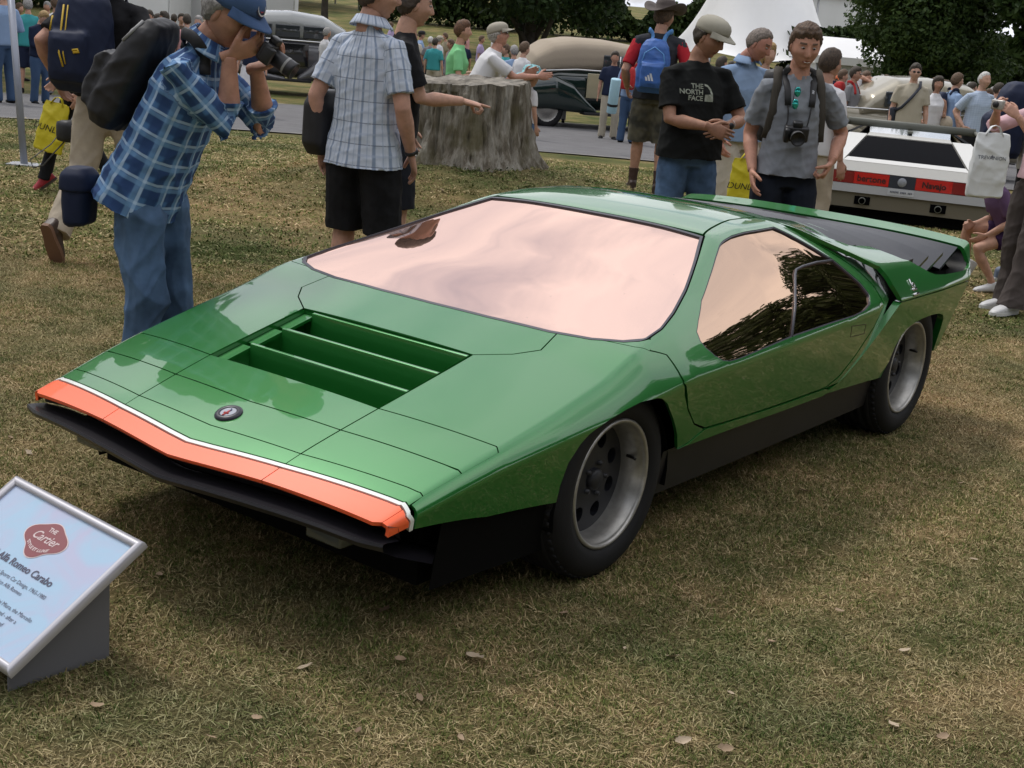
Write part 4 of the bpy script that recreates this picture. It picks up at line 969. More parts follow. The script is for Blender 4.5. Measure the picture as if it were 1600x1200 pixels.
class Person:
    def __init__(s, loc, face, H=1.76, lean=0., side=0., build_=1., arms=(None, None), legs='stand', head=(0, 0, 0), lod=1, skin=(.48, .27, .19), hands=('relaxed', 'relaxed'), twist=0., neckfwd=0., squat=0., label='', group=None, palm=(None, None), handdir=(None, None), seed=1, elbow=(None, None), step=.28, female=False, hips=None):
        s.k = k = H/1.75; s.lod = lod; s.b = build_; s.seed = seed; s.H = H; s.female = female
        s.M = frame(loc, face); s.loc = Vector(loc); L = lambda x, y, z: Vector((x*k, y*k, z*k))
        pel = L(0, 0, .94-squat); s.hipc = pel
        sp = Matrix.Rotation(-lean, 3, 'X') @ Matrix.Rotation(side, 3, 'Y'); tw = sp @ Matrix.Rotation(twist, 3, 'Z'); s.S = tw; s.sp = sp
        up = lambda x, y, z: pel+tw @ L(x*build_, y, z-.94)
        s.up = up; s.J = J = {}
        shw = .185 if not female else .165
        J['neck'] = up(0, -.01, 1.47); J['shR'] = up(shw-.005, -.005, 1.366); J['shL'] = up(-shw+.005, -.005, 1.366)
        hy, hp, hr = head
        s.HR = Matrix.Rotation(hy, 3, 'Z') @ Matrix.Rotation(-hp, 3, 'X') @ Matrix.Rotation(hr, 3, 'Y')
        s.headc = up(0, .0, 1.482)+tw @ L(0, neckfwd, .015)*1+s.HR @ L(0, .030, .106)
        for i, n_ in enumerate(('R', 'L')):
            sg = 1 if n_ == 'R' else -1; a = arms[i]; sh_ = J['sh'+n_]
            if a is None: wr = sh_+L(sg*.075, .04, -.53)
            else: wr = L(*a) if len(a) == 3 else sh_+L(*a[:3])
            pole = Vector(elbow[i]) if elbow[i] is not None else Vector((sg*.35, -1, -.25))
            e, w = ik(sh_, wr, .285*k, .255*k, pole); J['el'+n_] = e; J['wr'+n_] = w
            hx = sg*.09*k; fx = sg*.11*k; hip = pel+Vector((hx, 0, -.03*k)); J['hip'+n_] = hip
            if legs == 'stand': an = L(sg*.12, 0, .085)
            elif legs == 'walk': an = L(sg*.08, step*sg, .085 if sg > 0 else .16)
            elif legs == 'walkL': an = L(sg*.08, -step*sg, .085 if sg < 0 else .16)
            else: an = L(*legs[i])
            kn, an = ik(hip, an, .418*k, .412*k, Vector((sg*.12, 1, .1))); J['kn'+n_] = kn; J['an'+n_] = an
            J['hd'+n_] = Vector(handdir[i]).normalized() if handdir[i] is not None else (w-e).normalized()
            J['pn'+n_] = Vector(palm[i]) if palm[i] is not None else Vector((-sg, .25, 0))
        s.hands = hands; s.footdir = {'R': Vector((.18, 1, 0)), 'L': Vector((-.18, 1, 0))}
        s.root = empty('person', tuple(loc), 0, label=label, cat='person', group=group)
        s.root.rotation_euler = (0, 0, face-math.pi/2)
        s.skin = skin_mats(skin); s.vox = {0: .0085, 1: .013, 2: .024}[lod]
    def mk(s, name, me, m, parent=None, **kw): return link(name, me, m, parent or s.root, **kw)
    def body(s, legs=True):
        k = s.k; J = s.J; mb = MB(); b = s.b; Z = s.S @ Vector((0, 0, 1)); X = s.S @ Vector((1, 0, 0)); Y = s.S @ Vector((0, 1, 0)); up = s.up
        fw = .9 if s.female else 1
        rows = [(up(0, 0, z), X, Y, a*k*b*fw, d*k*b) for z, a, d in ((.86, .13, .09), (1.0, .13, .085), (1.12, .12, .08), (1.26, .13, .085), (1.34, .125, .075), (1.39, .10, .062), (1.43, .070, .052), (1.455, .058, .050))]
        ringloft(mb, rows, 16)
        mb.tube([up(0, -.005, 1.42), up(0, 0, 1.49), s.headc+s.HR @ Vector((0, -.018*k, -.07*k))], [.066*k*fw, .056*k*fw, .054*k*fw], 14)
        for n_ in 'RL':
            sh_, e, w = J['sh'+n_], J['el'+n_], J['wr'+n_]; f = fw*(.9+.1*b)
            mb.tube([up(0, 0, 1.36).lerp(sh_, .7), sh_.lerp(e, .10), sh_.lerp(e, .45), e, e.lerp(w, .3), e.lerp(w, .75), w], [.030*k*f, .034*k*f, .046*k*f, .040*k*f, .043*k*f, .031*k*f, .026*k*f], 12)
            if s.lod == 2: hand_lo = w+J['hd'+n_]*.085*k; mb.tube([w, w.lerp(hand_lo, .5), hand_lo, hand_lo+J['hd'+n_]*.05*k], [.026*k, (.036*k, .02*k), (.034*k, .02*k), .012*k], 8)
            if legs:
                h, kn, an = J['hip'+n_], J['kn'+n_], J['an'+n_]
                mb.tube([h+Vector((0, 0, .03)), h.lerp(kn, .3), kn, kn.lerp(an, .28), kn.lerp(an, .8), an-Vector((0, 0, .03*k))], [.085*k, .076*k, .054*k, .056*k, .036*k, .036*k], 12)
        me = remesh(mb, s.vox, 3)
        parts = [(coords(me), [tuple(p.vertices) for p in me.polygons], None)]
        # hands
        if s.lod < 2:
            for i, n_ in enumerate('RL'):
                if s.hands[i] is None: continue
                hm = hand_mb(J['wr'+n_], J['hd'+n_], J['pn'+n_], 1 if n_ == 'R' else -1, s.hands[i], k*(.92 if s.female else 1.02))
                hme = remesh(hm, .0042 if s.lod == 0 else .0065, 2); parts.append((coords(hme), [tuple(p.vertices) for p in hme.polygons], None))
        # head
        V, F = SG[((72, 64), (28, 24), (18, 14))[s.lod]]
        hs = k*(.97 if s.female else 1.0)*(1.0 if s.H > 1.4 else 1.0/k*.88)
        s.hs = hs
        hv = headshape(V, 1.0, .8 if not s.female else 1.1); Rh = np.array(s.HR); mats = []
        for f in F:
            c = hv[list(f)].mean(0); mi = 0
            if s.lod == 0:
                if abs(c[0]) < .0245-abs(c[2]+.062)*1.2 and -.0705 < c[2] < -.0545 and c[1] > 0.05: mi = 1
                if .013 < abs(c[0]) < .050 and c[1] > .04 and abs(c[2]-(.036-.12*(abs(c[0])-.03)**1*(.4))) < .0042: mi = 2
            mats.append(mi)
        hw = (hv*hs)@Rh.T+np.array(s.headc); parts.append((hw, F, mats))
        em = MB()
        for sg in (1, -1):
            em.ell((sg*.073, -.008, -.004), (.011, .019, .032), 10, 8, Euler((R(-12), 0, sg*R(-22))).to_matrix())
            em.ell((sg*.077, -.004, -.002), (.008, .011, .020), 8, 6, Euler((R(-12), 0, sg*R(-22))).to_matrix())
        ev = (np.array(em.v)*hs)@Rh.T+np.array(s.headc); parts.append((ev, em.f, None))
        vs = []; fs = []; mi = []
        for v, f, m_ in parts:
            n = len(vs); vs += [tuple(q) for q in v]; fs += [tuple(i+n for i in g) for g in f]; mi += m_ if m_ else [0]*len(f)
        me2 = mesh_pd(vs, fs); o = s.mk('body', me2, s.skin); me2.polygons.foreach_set('material_index', mi)
        if s.lod == 0:
            for sg in (1, -1):
                e = MB().ell((0, 0, 0), (.0118*hs, .0118*hs, .0062*hs), 14, 10, s.HR); c = s.headc+s.HR @ Vector((sg*.030*hs, .0700*hs, .0125*hs))
                e.v = [tuple(Vector(v)+c) for v in e.v]; eo = e.build('eye', mat('eye_white', (.30, .26, .23), .4), o)
                i_ = MB().ell((0, 0, 0), (.0062*hs, .003*hs, .0050*hs), 10, 6, s.HR); i_.v = [tuple(Vector(v)+c+s.HR @ Vector((0, .0105*hs, -.001*hs))) for v in i_.v]; i_.build('iris', mat('iris', (.03, .025, .02), .2), eo)
        s.bodyo = o; return s
    def hp(s, x, y, z): return s.headc+s.HR @ Vector((x*s.hs, y*s.hs, z*s.hs))
    def hair(s, col=(.09, .055, .03), kind='short', capped=False):
        s.capped = capped
        V, F = SG[((72, 64), (28, 24), (18, 14))[s.lod]]; hv = headshape(V)
        x, y, z = hv[:, 0], hv[:, 1], hv[:, 2]
        # hairline height as a function of y
        hl = np.interp(y, [-.11, -.06, -.02, .0, .02, .05, .08, .1], {'short': [-.07, -.068, -.03, .0, .045, .052, .068, .07], 'bald': [-.06, -.06, -.02, .02, .075, .11, .13, .13], 'long': [-.16, -.16, -.14, -.06, .045, .052, .062, .065], 'receding': [-.065, -.065, -.03, .0, .05, .075, .085, .085]}[kind])
        th = {'short': .013, 'bald': .004, 'long': .022, 'receding': .007}[kind]
        r = np.random.default_rng(s.seed); hl = hl+.006*np.sin(hv[:, 0]*150+s.seed)+.004*np.sin(hv[:, 0]*330+hv[:, 1]*90); nz = sum(np.sin(hv@r.normal(size=3)*f+r.random()*6) for f in (60, 90, 140, 200))/4
        d = np.clip((z-hl)/.016, 0, 1); u = hv/np.linalg.norm(hv, axis=1)[:, None]; off = d*(th*(1+.45*nz)+.004)-.002
        topk = np.clip(z/.1, 0, 1)*d*(.012 if kind in ('short', 'long') else 0); off = off+topk
        hv2 = hv+u*off[:, None]
        if kind == 'long': hv2[:, 2] -= np.clip((-.02-z)/.1, 0, 1)*.07*(y < .03); hv2[:, 1] -= np.clip((-.02-z)/.1, 0, 1)*.035*(y < .03)
        if s.H and getattr(s, 'capped', False): hv2 = hv+(hv2-hv)*np.where(z > .035, .25, 1.0)[:, None]
        keep = [f for f in F if min(d[list(f)]) > 0 or max(d[list(f)]) > .3]
        w = (hv2*s.hs)@np.array(s.HR).T+np.array(s.headc)
        nm = 'hair_%d_%d_%d' % tuple(int(c*255) for c in col)
        me = mesh_pd(w, keep); s.mk('hair', me, mat(nm, col, .7, var=.45, vscale=70, bump=.003, bscale=130)); return s
    def cap(s, col, brimcol=None, sidewards=0., badge=None):
        c = 'cap_%d_%d_%d' % tuple(int(q*255) for q in col); m = mat(c, col, .85, bump=.001, bscale=300)
        vs = []; n = 28; prof = [(1.06, -.006), (1.07, .02), (1.05, .045), (.94, .072), (.68, .096), (.35, .108), (.04, .111)]; mb = MB(); fs = []
        for i, (r, h) in enumerate(prof):
            for q in range(n):
                a = 2*math.pi*q/n; vs.append(s.hp(.083*r*math.cos(a), -.006+.106*r*math.sin(a), .040+h*.84-.012*math.sin(a)*(-1)*(1-h*9)))
        for i in range(len(prof)-1):
            for q in range(n): fs.append((i*n+q, i*n+(q+1) % n, (i+1)*n+(q+1) % n, (i+1)*n+q))
        fs.append(tuple(range((len(prof)-1)*n, len(prof)*n)))
        o = mb.add(vs, fs).build('cap', m, s.root); so = o.modifiers.new('s', 'SOLIDIFY'); so.thickness = .003
        vs = []; fs = []; rows = 6; cols = 14
        for i in range(rows+1):
            for j in range(cols+1):
                a = R(25)+R(130)*j/cols; u = i/rows; rr = 1+u*.72*(math.sin((a-R(25))/R(130)*math.pi))**.45
                x = .083*1.03*math.cos(a)*(1+u*.05); yy = -.006+.106*1.03*math.sin(a)*1.0+u*.064*(math.sin((a-R(25))/R(130)*math.pi))**.5
                vs.append(s.hp(x, yy, .046-.012*(1-abs(math.cos(a)))-.30*x*x*10*u-.018*u+.012))
        for i in range(rows):
            for j in range(cols): a = i*(cols+1)+j; fs.append((a, a+1, a+cols+2, a+cols+1))
        b = MB().add(vs, fs).build('peak', m if brimcol is None else mat(c+'b', brimcol, .8), o); so = b.modifiers.new('s', 'SOLIDIFY'); so.thickness = .004
        MB().ell(s.hp(0, -.006, .128), .006, 8, 6).build('button', m, o); s.capo = o
        if badge:
            q = s.hp(0, .098, .082)
            nn = s.HR @ Vector((0, .85, .5)); Mq = nn.to_track_quat('Z', 'Y').to_matrix()
            bo = MB().lathe([(.0001, .004), (.026, .003), (.028, 0)], q, 20, Mq).build('cap_badge', mat('badge_dark', (.02, .025, .06), .6), o)
            MB().lathe([(.019, .0052), (.024, .0052)], q, 20, Mq).build('badge_ring', mat('badge_pale', (.5, .5, .5), .6), bo)
            MB().lathe([(.0001, .0052), (.011, .0052)], q, 10, Mq).build('badge_centre', mat('badge_redc', (.4, .03, .03), .6), bo)
        return s
    def shades(s, col=(.01, .01, .012), z=.014):
        mb = MB()
        for sg in (1, -1):
            pts = []
            mb.ell(s.hp(sg*.031, .088, z-.002), (.022*s.hs, .004, .015*s.hs), 12, 6, s.HR)
            mb.tube([s.hp(sg*.052, .083, z+.004), s.hp(sg*.074, .05, z+.004), s.hp(sg*.079, -.005, z+.002)], .0018, 5)
        mb.tube([s.hp(-.012, .094, z+.003), s.hp(.012, .094, z+.003)], .002, 5)
        mb.build('sunglasses', mat('shades%d' % int(col[2]*1000), col, .12, coat=.6), s.root); return s
    def top(s, m, sleeve='short', hem=.86, loose=1., amp=.005, collar=False, name='shirt', wr=None, open_=False, smooth=4, pat=False, flare=0., buttons=False):
        k = s.k; J = s.J; b = s.b*loose; X = s.S @ Vector((1, 0, 0)); Y = s.S @ Vector((0, 1, 0)); up = s.up; fw = .90 if s.female else 1
        mb = MB(); T = [(hem, .178+flare, .128+flare), (1.0, .168, .122), (1.12, .160, .118), (1.26, .172, .122), (1.33, .170, .112), (1.375, .142, .096), (1.41, .104, .080), (1.445, .078, .070), (1.462, .067, .064)]
        if s.female: T = [(z, a if z < 1.0 or z > 1.3 else a*.93, d+(.022 if 1.2 < z < 1.32 else 0)) for z, a, d in T]
        lf = lambda z: (1+(loose-1)*min(1, max(0, (1.35-z)/.22)))*s.b
        rows = [(up(0, .006 if z < 1.3 else -.004, z)/1, X, Y, a*k*lf(z)*fw, d*k*lf(z)) for z, a, d in T]
        if s.sp != s.S or True:
            pass
        ringloft(mb, rows, 24, p=2.2)
        for n_ in 'RL':
            sh_, e, w = J['sh'+n_], J['el'+n_], J['wr'+n_]; lo = (.82+.18*loose)*fw*(.85+.15*s.b)
            inn = up(0, 0, 1.405).lerp(sh_, .40)
            if sleeve == 'short': mb.tube([inn, sh_, sh_.lerp(e, .3), sh_.lerp(e, .78)], [.052*k*lo, .058*k*lo, .067*k*lo, .071*k*lo], 14)
            elif sleeve == 'cap': mb.tube([inn, sh_, sh_.lerp(e, .3)], [.07*k*lo, .066*k*lo, .062*k*lo], 14)
            elif sleeve == 'elbow': mb.tube([inn, sh_, sh_.lerp(e, .5), e, e.lerp(w, .18)], [.052*k*lo, .058*k*lo, .064*k*lo, .068*k*lo, .066*k*lo], 14)
            elif sleeve == 'rolled': mb.tube([inn, sh_, sh_.lerp(e, .5), e, e.lerp(w, .30), e.lerp(w, .31), e.lerp(w, .42)], [.052*k*lo, .058*k*lo, .064*k*lo, .063*k*lo, .060*k*lo, .068*k*lo, .068*k*lo], 14)
            elif sleeve == 'long': mb.tube([inn, sh_, sh_.lerp(e, .5), e, e.lerp(w, .5), w], [.052*k*lo, .058*k*lo, .062*k*lo, .056*k*lo, .05*k*lo, .042*k*lo], 14)
        me = remesh(mb, s.vox, smooth)
        wrinkle(me, amp*(1 if s.lod < 2 else .6), 1., s.seed)
        if pat:
            bones = [(up(0, 0, .8), up(0, 0, 1.5), Y if pat != 'back' else -Y, .155)]
            for n_ in 'RL': bones.append((J['sh'+n_], J['el'+n_], X*(1 if n_ == 'R' else -1), .062)); bones.append((J['el'+n_], J['wr'+n_], X*(1 if n_ == 'R' else -1), .055))
            clothcoords(me, bones)
        o = s.mk(name, me, m); s.topo = o
        if collar:
            cb = MB(); n = 24; vs = []; fs = []
            for i, (rr, dz, tilt) in enumerate(((.064, .012, 0), (.066, .042, 0), (.070, .046, 0), (.088, .012, 0), (.090, .004, 0))):
                for q in range(n+1):
                    a = R(112)+R(316)*q/n; c = up(0, .004, 1.462); pt = 1+(.25 if i >= 3 else 0)*abs(q/n-.5)*2
                    vs.append(c+X*rr*k*fw*pt*math.cos(a)+Y*(rr*k*pt*math.sin(a))+(s.S @ Vector((0, 0, 1)))*(dz-.02*abs(q/n-.5)*2-(.012 if i >= 3 else 0)*abs(q/n-.5)*2)*k)
            for i in range(4):
                for q in range(n): fs.append((i*(n+1)+q, i*(n+1)+q+1, (i+1)*(n+1)+q+1, (i+1)*(n+1)+q))
            cm = mesh_pd(cb.add(vs, fs).v, cb.f)
            if pat: clothcoords(cm, bones)
            co_ = link('collar', cm, m, o); sd = co_.modifiers.new('s', 'SOLIDIFY'); sd.thickness = .003
        return s
    def bottoms(s, m, length='long', loose=1., amp=.006, name='trousers', waist=.99, hemr=None, pat=False):
        k = s.k; J = s.J; mb = MB(); b = s.b; fw = 1.0
        # pelvis block keeps the world upright but follows the lean at the waist
        X = Vector((1, 0, 0)); Y = Vector((0, 1, 0)); c = s.hipc; c9 = c+Vector((0, 0, -.12*k))
        rows = [(c9, X, Y, .150*k*b, .110*k*b), (c+Vector((0, 0, -.06*k)), X, Y, .158*k*b, .116*k*b), (c, X, Y, .145*k*b, .106*k*b), (s.up(0, 0, waist), s.S @ X, s.S @ Y, .135*k*b, .098*k*b)]
        ringloft(mb, rows, 22)
        for n_ in 'RL':
            h, kn, an = J['hip'+n_], J['kn'+n_], J['an'+n_]
            if length == 'long': pts = [h+Vector((0, 0, -.02)), h.lerp(kn, .3), kn, kn.lerp(an, .5), an-Vector((0, 0, .045*k))]; rr = [.088, .098, .079, .071, (hemr or .074)]
            elif length == 'knee': pts = [h+Vector((0, 0, -.02)), h.lerp(kn, .3), h.lerp(kn, .7), kn.lerp(an, .06)]; rr = [.086, .100, .097, .094]
            elif length == 'short': pts = [h+Vector((0, 0, .02)), h.lerp(kn, .3), h.lerp(kn, .55)]; rr = [.1, .1, .098]
            mb.tube(pts, [q*k*loose*(.75+.25*b) for q in rr], 16)
        me = remesh(mb, s.vox, 4); wrinkle(me, amp*(1 if s.lod < 2 else .5), .9, s.seed+9)
        s.boto = s.mk(name, me, m); return s
    def skirt(s, m, hem=.45):
        k = s.k; mb = MB(); X = Vector((1, 0, 0)); Y = Vector((0, 1, 0))
        rows = [(Vector((0, 0, z*k)), X, Y, a*k*s.b, d*k*s.b) for z, a, d in ((hem, .24, .19), (.7, .21, .16), (.9, .17, .12), (1.02, .145, .11))]
        ringloft(mb, rows, 22); me = remesh(mb, s.vox, 3); wrinkle(me, .008, 1, s.seed+4); s.mk('skirt', me, m); return s
    def shoes(s, m, big=1., sole=None, name='shoe', sock=None):
        k = s.k*big
        for n_ in 'RL':
            an = s.J['an'+n_]; kn = s.J['kn'+n_]; fd = s.footdir[n_].normalized(); upv = Vector((0, 0, 1))
            sh_ = (an-kn).normalized()
            if an.z > .12*s.k: t = (-sh_).cross(Vector((1, 0, 0))); fd = Vector((0, .8, -.6)).normalized() if sh_.y > -.2 else Vector((0, .45, -.9)).normalized(); upv = fd.cross(Vector((-1, 0, 0)))*1.0; upv = upv if upv.z > 0 or upv.y > 0 else -upv
            r = fd.cross(upv).normalized(); mb = MB(); base = an-upv*.085*s.k
            rows = []
            for y, hw, hh in ((-.065, .030, .045), (-.04, .037, .055), (.02, .038, .052), (.08, .043, .036), (.14, .044, .028), (.185, .034, .020), (.205, .018, .012)):
                rows.append((base+fd*y*k+upv*hh*k, r, upv, hw*k, hh*k))
            ringloft(mb, rows, 12, p=2.8)
            mb.tube([an-upv*.05*s.k, an+upv*.015], [.042*k, .043*k], 10)
            me = remesh(mb, s.vox*.7 if s.lod < 2 else .02, 2); o = s.mk(name, me, m)
            if sole is not None and s.lod < 2:
                so = MB(); vs = []
                out_ = [(-.07, .02), (-.05, .035), (.02, .036), (.09, .046), (.15, .045), (.19, .034), (.21, .012)]
                rim_ = [(y, w_) for y, w_ in out_]+[(y, -w_) for y, w_ in out_[::-1]]; n = len(rim_)
                for hz in (.0, .022):
                    for y, w_ in rim_: vs.append(base+fd*y*k+r*w_*k+upv*hz*k)
                so.add(vs, [(i, (i+1) % n, n+(i+1) % n, n+i) for i in range(n)]+[tuple(range(n-1, -1, -1)), tuple(range(n, 2*n))]); hard(so.build('sole', sole, o), 50)
            if sock is not None:
                sk = MB().tube([an-Vector((0, 0, .03)), an+(kn-an)*.2, an+(kn-an)*.34], [.046*s.k, .050*s.k, .055*s.k], 12)
                me = remesh(sk, s.vox, 1); wrinkle(me, .006, 2, 3); s.mk('sock', me, sock)
        return s
    def belt(s, m):
        k = s.k; mb = MB(); X = s.S @ Vector((1, 0, 0)); Y = s.S @ Vector((0, 1, 0))
        ringloft(mb, [(s.up(0, 0, z), X, Y, .163*k*s.b, .122*k*s.b) for z in (.965, 1.0)], 24); mb.build('belt', m, s.root); return s
    def watch(s, side='L', m=None):
        e, w = s.J['el'+side], s.J['wr'+side]; d = (w-e).normalized(); q = e.lerp(w, .93); a = d.orthogonal().normalized(); M = Matrix((a, d.cross(a), d)).transposed()
        o = MB().lathe([(.029, -.010), (.0325, -.009), (.0325, .009), (.029, .010)], q, 18, M).build('wristwatch', m or mat('watch_strap', (.015, .015, .015), .5), s.root)
        pn = -s.J['pn'+side].normalized(); MB().lathe([(.0001, .006), (.017, .006), (.019, .0)], q+pn*.029, 16, pn.to_track_quat('Z', 'Y').to_matrix()).build('watch_face', mat('watch_face', (.05, .05, .055), .2, metal=.5), o); return s
    # helpers to hang props: returns world matrix of the person's frame
    def W(s, v): return s.M @ Vector(v)
def ribbon(pts, nrm, wid, th):
    V = []; F = []; n = len(pts)
    for i, (q, nn) in enumerate(zip(pts, nrm)):
        t = (pts[min(i+1, n-1)]-pts[max(i-1, 0)]).normalized(); nn = (nn-t*nn.dot(t)).normalized(); s_ = t.cross(nn)
        V += [q+s_*wid/2, q+s_*wid/2*.8+nn*th, q-s_*wid/2*.8+nn*th, q-s_*wid/2, q-s_*wid/2*.8-nn*.003, q+s_*wid/2*.8-nn*.003]
    for i in range(n-1):
        for k in range(6): F.append((i*6+k, i*6+(k+1) % 6, i*6+6+(k+1) % 6, i*6+6+k))
    F += [(5, 4, 3, 2, 1, 0), tuple((n-1)*6+k for k in range(6))]
    return MB().add(V, F)
def backpack_on(p, cols, label, size=(.30, .19, .46), z=1.22, off=.0, straps=True, name='backpack', details=(), cat='backpack', strapcol=None, group=None, smooth=5, tilt=0., side=0.):
    """a soft pack on the wearer's back"""
    k = p.k; X = p.S @ Vector((1, 0, 0)); Y = p.S @ Vector((0, 1, 0)); Z = p.S @ Vector((0, 0, 1)); c = p.up(side, -.118*p.b-size[1]/2/k-off, z)
    loc = p.M @ c; root = empty(name, tuple(loc), 0, label=label, cat=cat, group=group); Rm = p.M.to_3x3()
    T = lambda v: Rm @ (v-c)
    mb = MB(); w, d, h = size
    rows = []
    for u, a, b_ in ((-.5, .8, .75), (-.40, 1, 1.05), (-.15, 1.03, 1.1), (.15, .98, 1.0), (.36, .86, .82), (.47, .62, .55), (.5, .3, .3)):
        rows.append((c+Z*u*h-Y*((b_-1)*d*.2)+Y*tilt*u*h, X, Y, w/2*a, d/2*b_))
    ringloft(mb, rows, 22, p=3)
    if p.lod < 2: ringloft(mb, [(c+Z*u*h-Y*(d*.5+.02*q), X, Y, w*.36, .045*q) for u, q in ((-.40, .6), (-.3, 1), (0, 1), (.08, .5))], 16, p=3)
    mb.v = [tuple(T(Vector(v))) for v in mb.v]
    me = remesh(mb, p.vox, smooth-2); wrinkle(me, .006 if p.lod < 2 else .003, 1.1, p.seed+20)
    o = link('bag_body', me, cols[0], root)
    sm = strapcol or cols[-1]
    if straps:
        for sg in (1, -1):
            pts = [c+X*sg*w*.25+Z*h*.40+Y*d*.4, p.up(sg*.09, -.06, 1.475), p.up(sg*.105, .02, 1.462), p.up(sg*.125, .105, 1.38), p.up(sg*.145, .135, 1.28)]
            if hasattr(p, 'photographer'): pts = pts[:-1]
            pts = [T(q) for q in pts]
            # smooth polyline
            q2 = []
            for i in range(len(pts)-1):
                p0, p1, p2, p3 = pts[max(i-1, 0)], pts[i], pts[i+1], pts[min(i+2, len(pts)-1)]
                for j in range(4):
                    t = j/4; q2.append(.5*((2*p1)+(-p0+p2)*t+(2*p0-5*p1+4*p2-p3)*t*t+(-p0+3*p1-3*p2+p3)*t**3))
            q2.append(pts[-1]); ax0 = T(p.up(0, 0, .9)); ax1 = T(p.up(0, 0, 1.47)); axd = (ax1-ax0).normalized()
            if hasattr(p, 'topo'):
                if not hasattr(p, 'bvh'): p.bvh = BVHTree.FromPolygons([v.co for v in p.topo.data.vertices], [f.vertices for f in p.topo.data.polygons])
                for i, q in enumerate(q2):
                    a_ = ax0+axd*min((q-ax0).dot(axd), (ax1-ax0).length); dr_ = (q-a_)
                    if dr_.length < .02: continue
                    dr_.normalize(); Ri = Rm.inverted(); ql = Ri @ q+c; dl = Ri @ dr_; hit = p.bvh.ray_cast(ql+dl*.09, -dl)
                    if hit[0] is not None and (hit[0]-ql).length < .09: q2[i] = Rm @ (hit[0]+dl*.005-c)
                q2 = [q2[0]]+[(q2[i-1]+q2[i]*2+q2[i+1])/4 for i in range(1, len(q2)-1)]+[q2[-1]]
            b3 = ribbon(q2, [(q-(ax0+axd*min((q-ax0).dot(axd), (ax1-ax0).length-.0))) for q in q2], .046, .006)
            me = b3.build('strap', sm, root)
    for fn_ in details: fn_(root, T, c, X, Y, Z, w, d, h)
    return root
def stroke(pts, rad): 
    return lambda root, T, c, X, Y, Z, w, d, h, nm='zip', m=None: None
def zipline(uvs, m, rad=.005, nm='piping'):
    """a piping run over the back of the pack; uvs in half-width / half-height units"""
    def f(root, T, c, X, Y, Z, w, d, h):
        o = [q for q in root.children if q.name.startswith('bag_body')][0]
        bv = BVHTree.FromPolygons([v.co for v in o.data.vertices], [p.vertices for p in o.data.polygons]); pts = []
        Rt = T(c+Y)-T(c)
        for u, v in uvs:
            q = T(c+X*u*w/2+Z*v*h/2-Y*.6); hit = bv.ray_cast(q, Rt)
            if hit[0] is not None: pts.append(hit[0]-Rt*.002)
        if len(pts) > 1: MB().tube(pts, rad, 6).build(nm, m, root)
    return f
def textmesh(body, size, align='CENTER', bold=0., shear=0., spacing=1.):
    cu = bpy.data.curves.new('t', 'FONT'); cu.body = body; cu.size = size; cu.align_x = align; cu.align_y = 'CENTER'; cu.shear = shear; cu.offset = bold; cu.space_character = spacing; cu.resolution_u = 3
    o = bpy.data.objects.new('t', cu); COL.objects.link(o); dg = bpy.context.evaluated_depsgraph_get(); dg.update()
    me = bpy.data.meshes.new_from_object(o.evaluated_get(dg)); bpy.data.objects.remove(o); bpy.data.curves.remove(cu); return me
def decal(name, me, origin, ex, ey, target, m, parent, off=.002, drop=True, sub=True):
    """lay a flat mesh onto target's surface: origin/ex/ey in the target's local space"""
    ex, ey = Vector(ex).normalized(), Vector(ey); ey = (ey-ex*ey.dot(ex)).normalized(); n = ex.cross(ey)
    if sub:
        bm = bmesh.new(); bm.from_mesh(me); bmesh.ops.triangulate(bm, faces=bm.faces[:])
        bmesh.ops.subdivide_edges(bm, edges=[e for e in bm.edges if e.calc_length() > .02], cuts=2, use_grid_fill=True); bm.to_mesh(me); bm.free()
    bv = BVHTree.FromPolygons([v.co for v in target.data.vertices], [p.vertices for p in target.data.polygons]) if target is not None else None
    for v in me.vertices:
        p = Vector(origin)+ex*v.co.x+ey*v.co.y
        if bv is not None:
            h = bv.ray_cast(p+n*.3, -n)
            if h[0] is not None: p = h[0]+n*off
        v.co = p
    return link(name, me, m, parent, smooth=False)

# ------------------------------------------------------------------ the people round the car
def gh(px, py):
    """point of the lawn seen at photo pixel"""
    v = _d+_r*((px-800)/2134)-_u*((py-600)/2134); t = 1.5
    while t < 150:
        p = CAM_POS+v*t
        if p.z < ter(p.x, p.y): return p
        t += .01 if t < 30 else .05
    return p
def cloth(name, col, rough=.85, **k): return mat(name, col, rough, spec=.2, **k)
TOCAM, AWAY, RIGHT_, LEFT_ = R(216), R(36), R(-54), R(126)
BLK = cloth('black_cotton', (.010, .010, .012), .8, var=.3, vscale=12); DENIM = cloth('washed_denim', (.075, .13, .225), .85, var=.45, vscale=4, bump=.001, bscale=400)
DENIMD = cloth('dark_denim', (.012, .016, .026)); BEIGE = cloth('beige_cotton', (.42, .36, .28), var=.12, vscale=8); NAVY = cloth('navy_nylon', (.012, .018, .045), .6); SHOEB = mat('brown_leather', (.05, .03, .022), .5); SHOEK = mat('black_leather', (.012, .012, .012), .45)
SHOEW = mat('white_trainer', (.55, .55, .55), .5); SOLEM = mat('shoe_sole', (.10, .06, .04), .7); SOLEW = mat('white_sole', (.6, .6, .58), .6)
BLKN = mat('black_nylon', (.010, .010, .013), .55, var=.3, vscale=20); GREYP = mat('grey_piping', (.25, .25, .25), .6)
BLUEPLAID = plaid('blue_plaid', (.07, .165, .35), [(0, .085, .2, .036, (.025, .055, .15), .85), (1, .085, .1, .036, (.025, .055, .15), .8), (0, .085, .70, .010, (.42, .56, .72), .75), (1, .085, .62, .010, (.42, .56, .72), .7), (0, .085, .86, .016, (.16, .30, .50), .6), (1, .085, .80, .016, (.16, .30, .50), .6)])
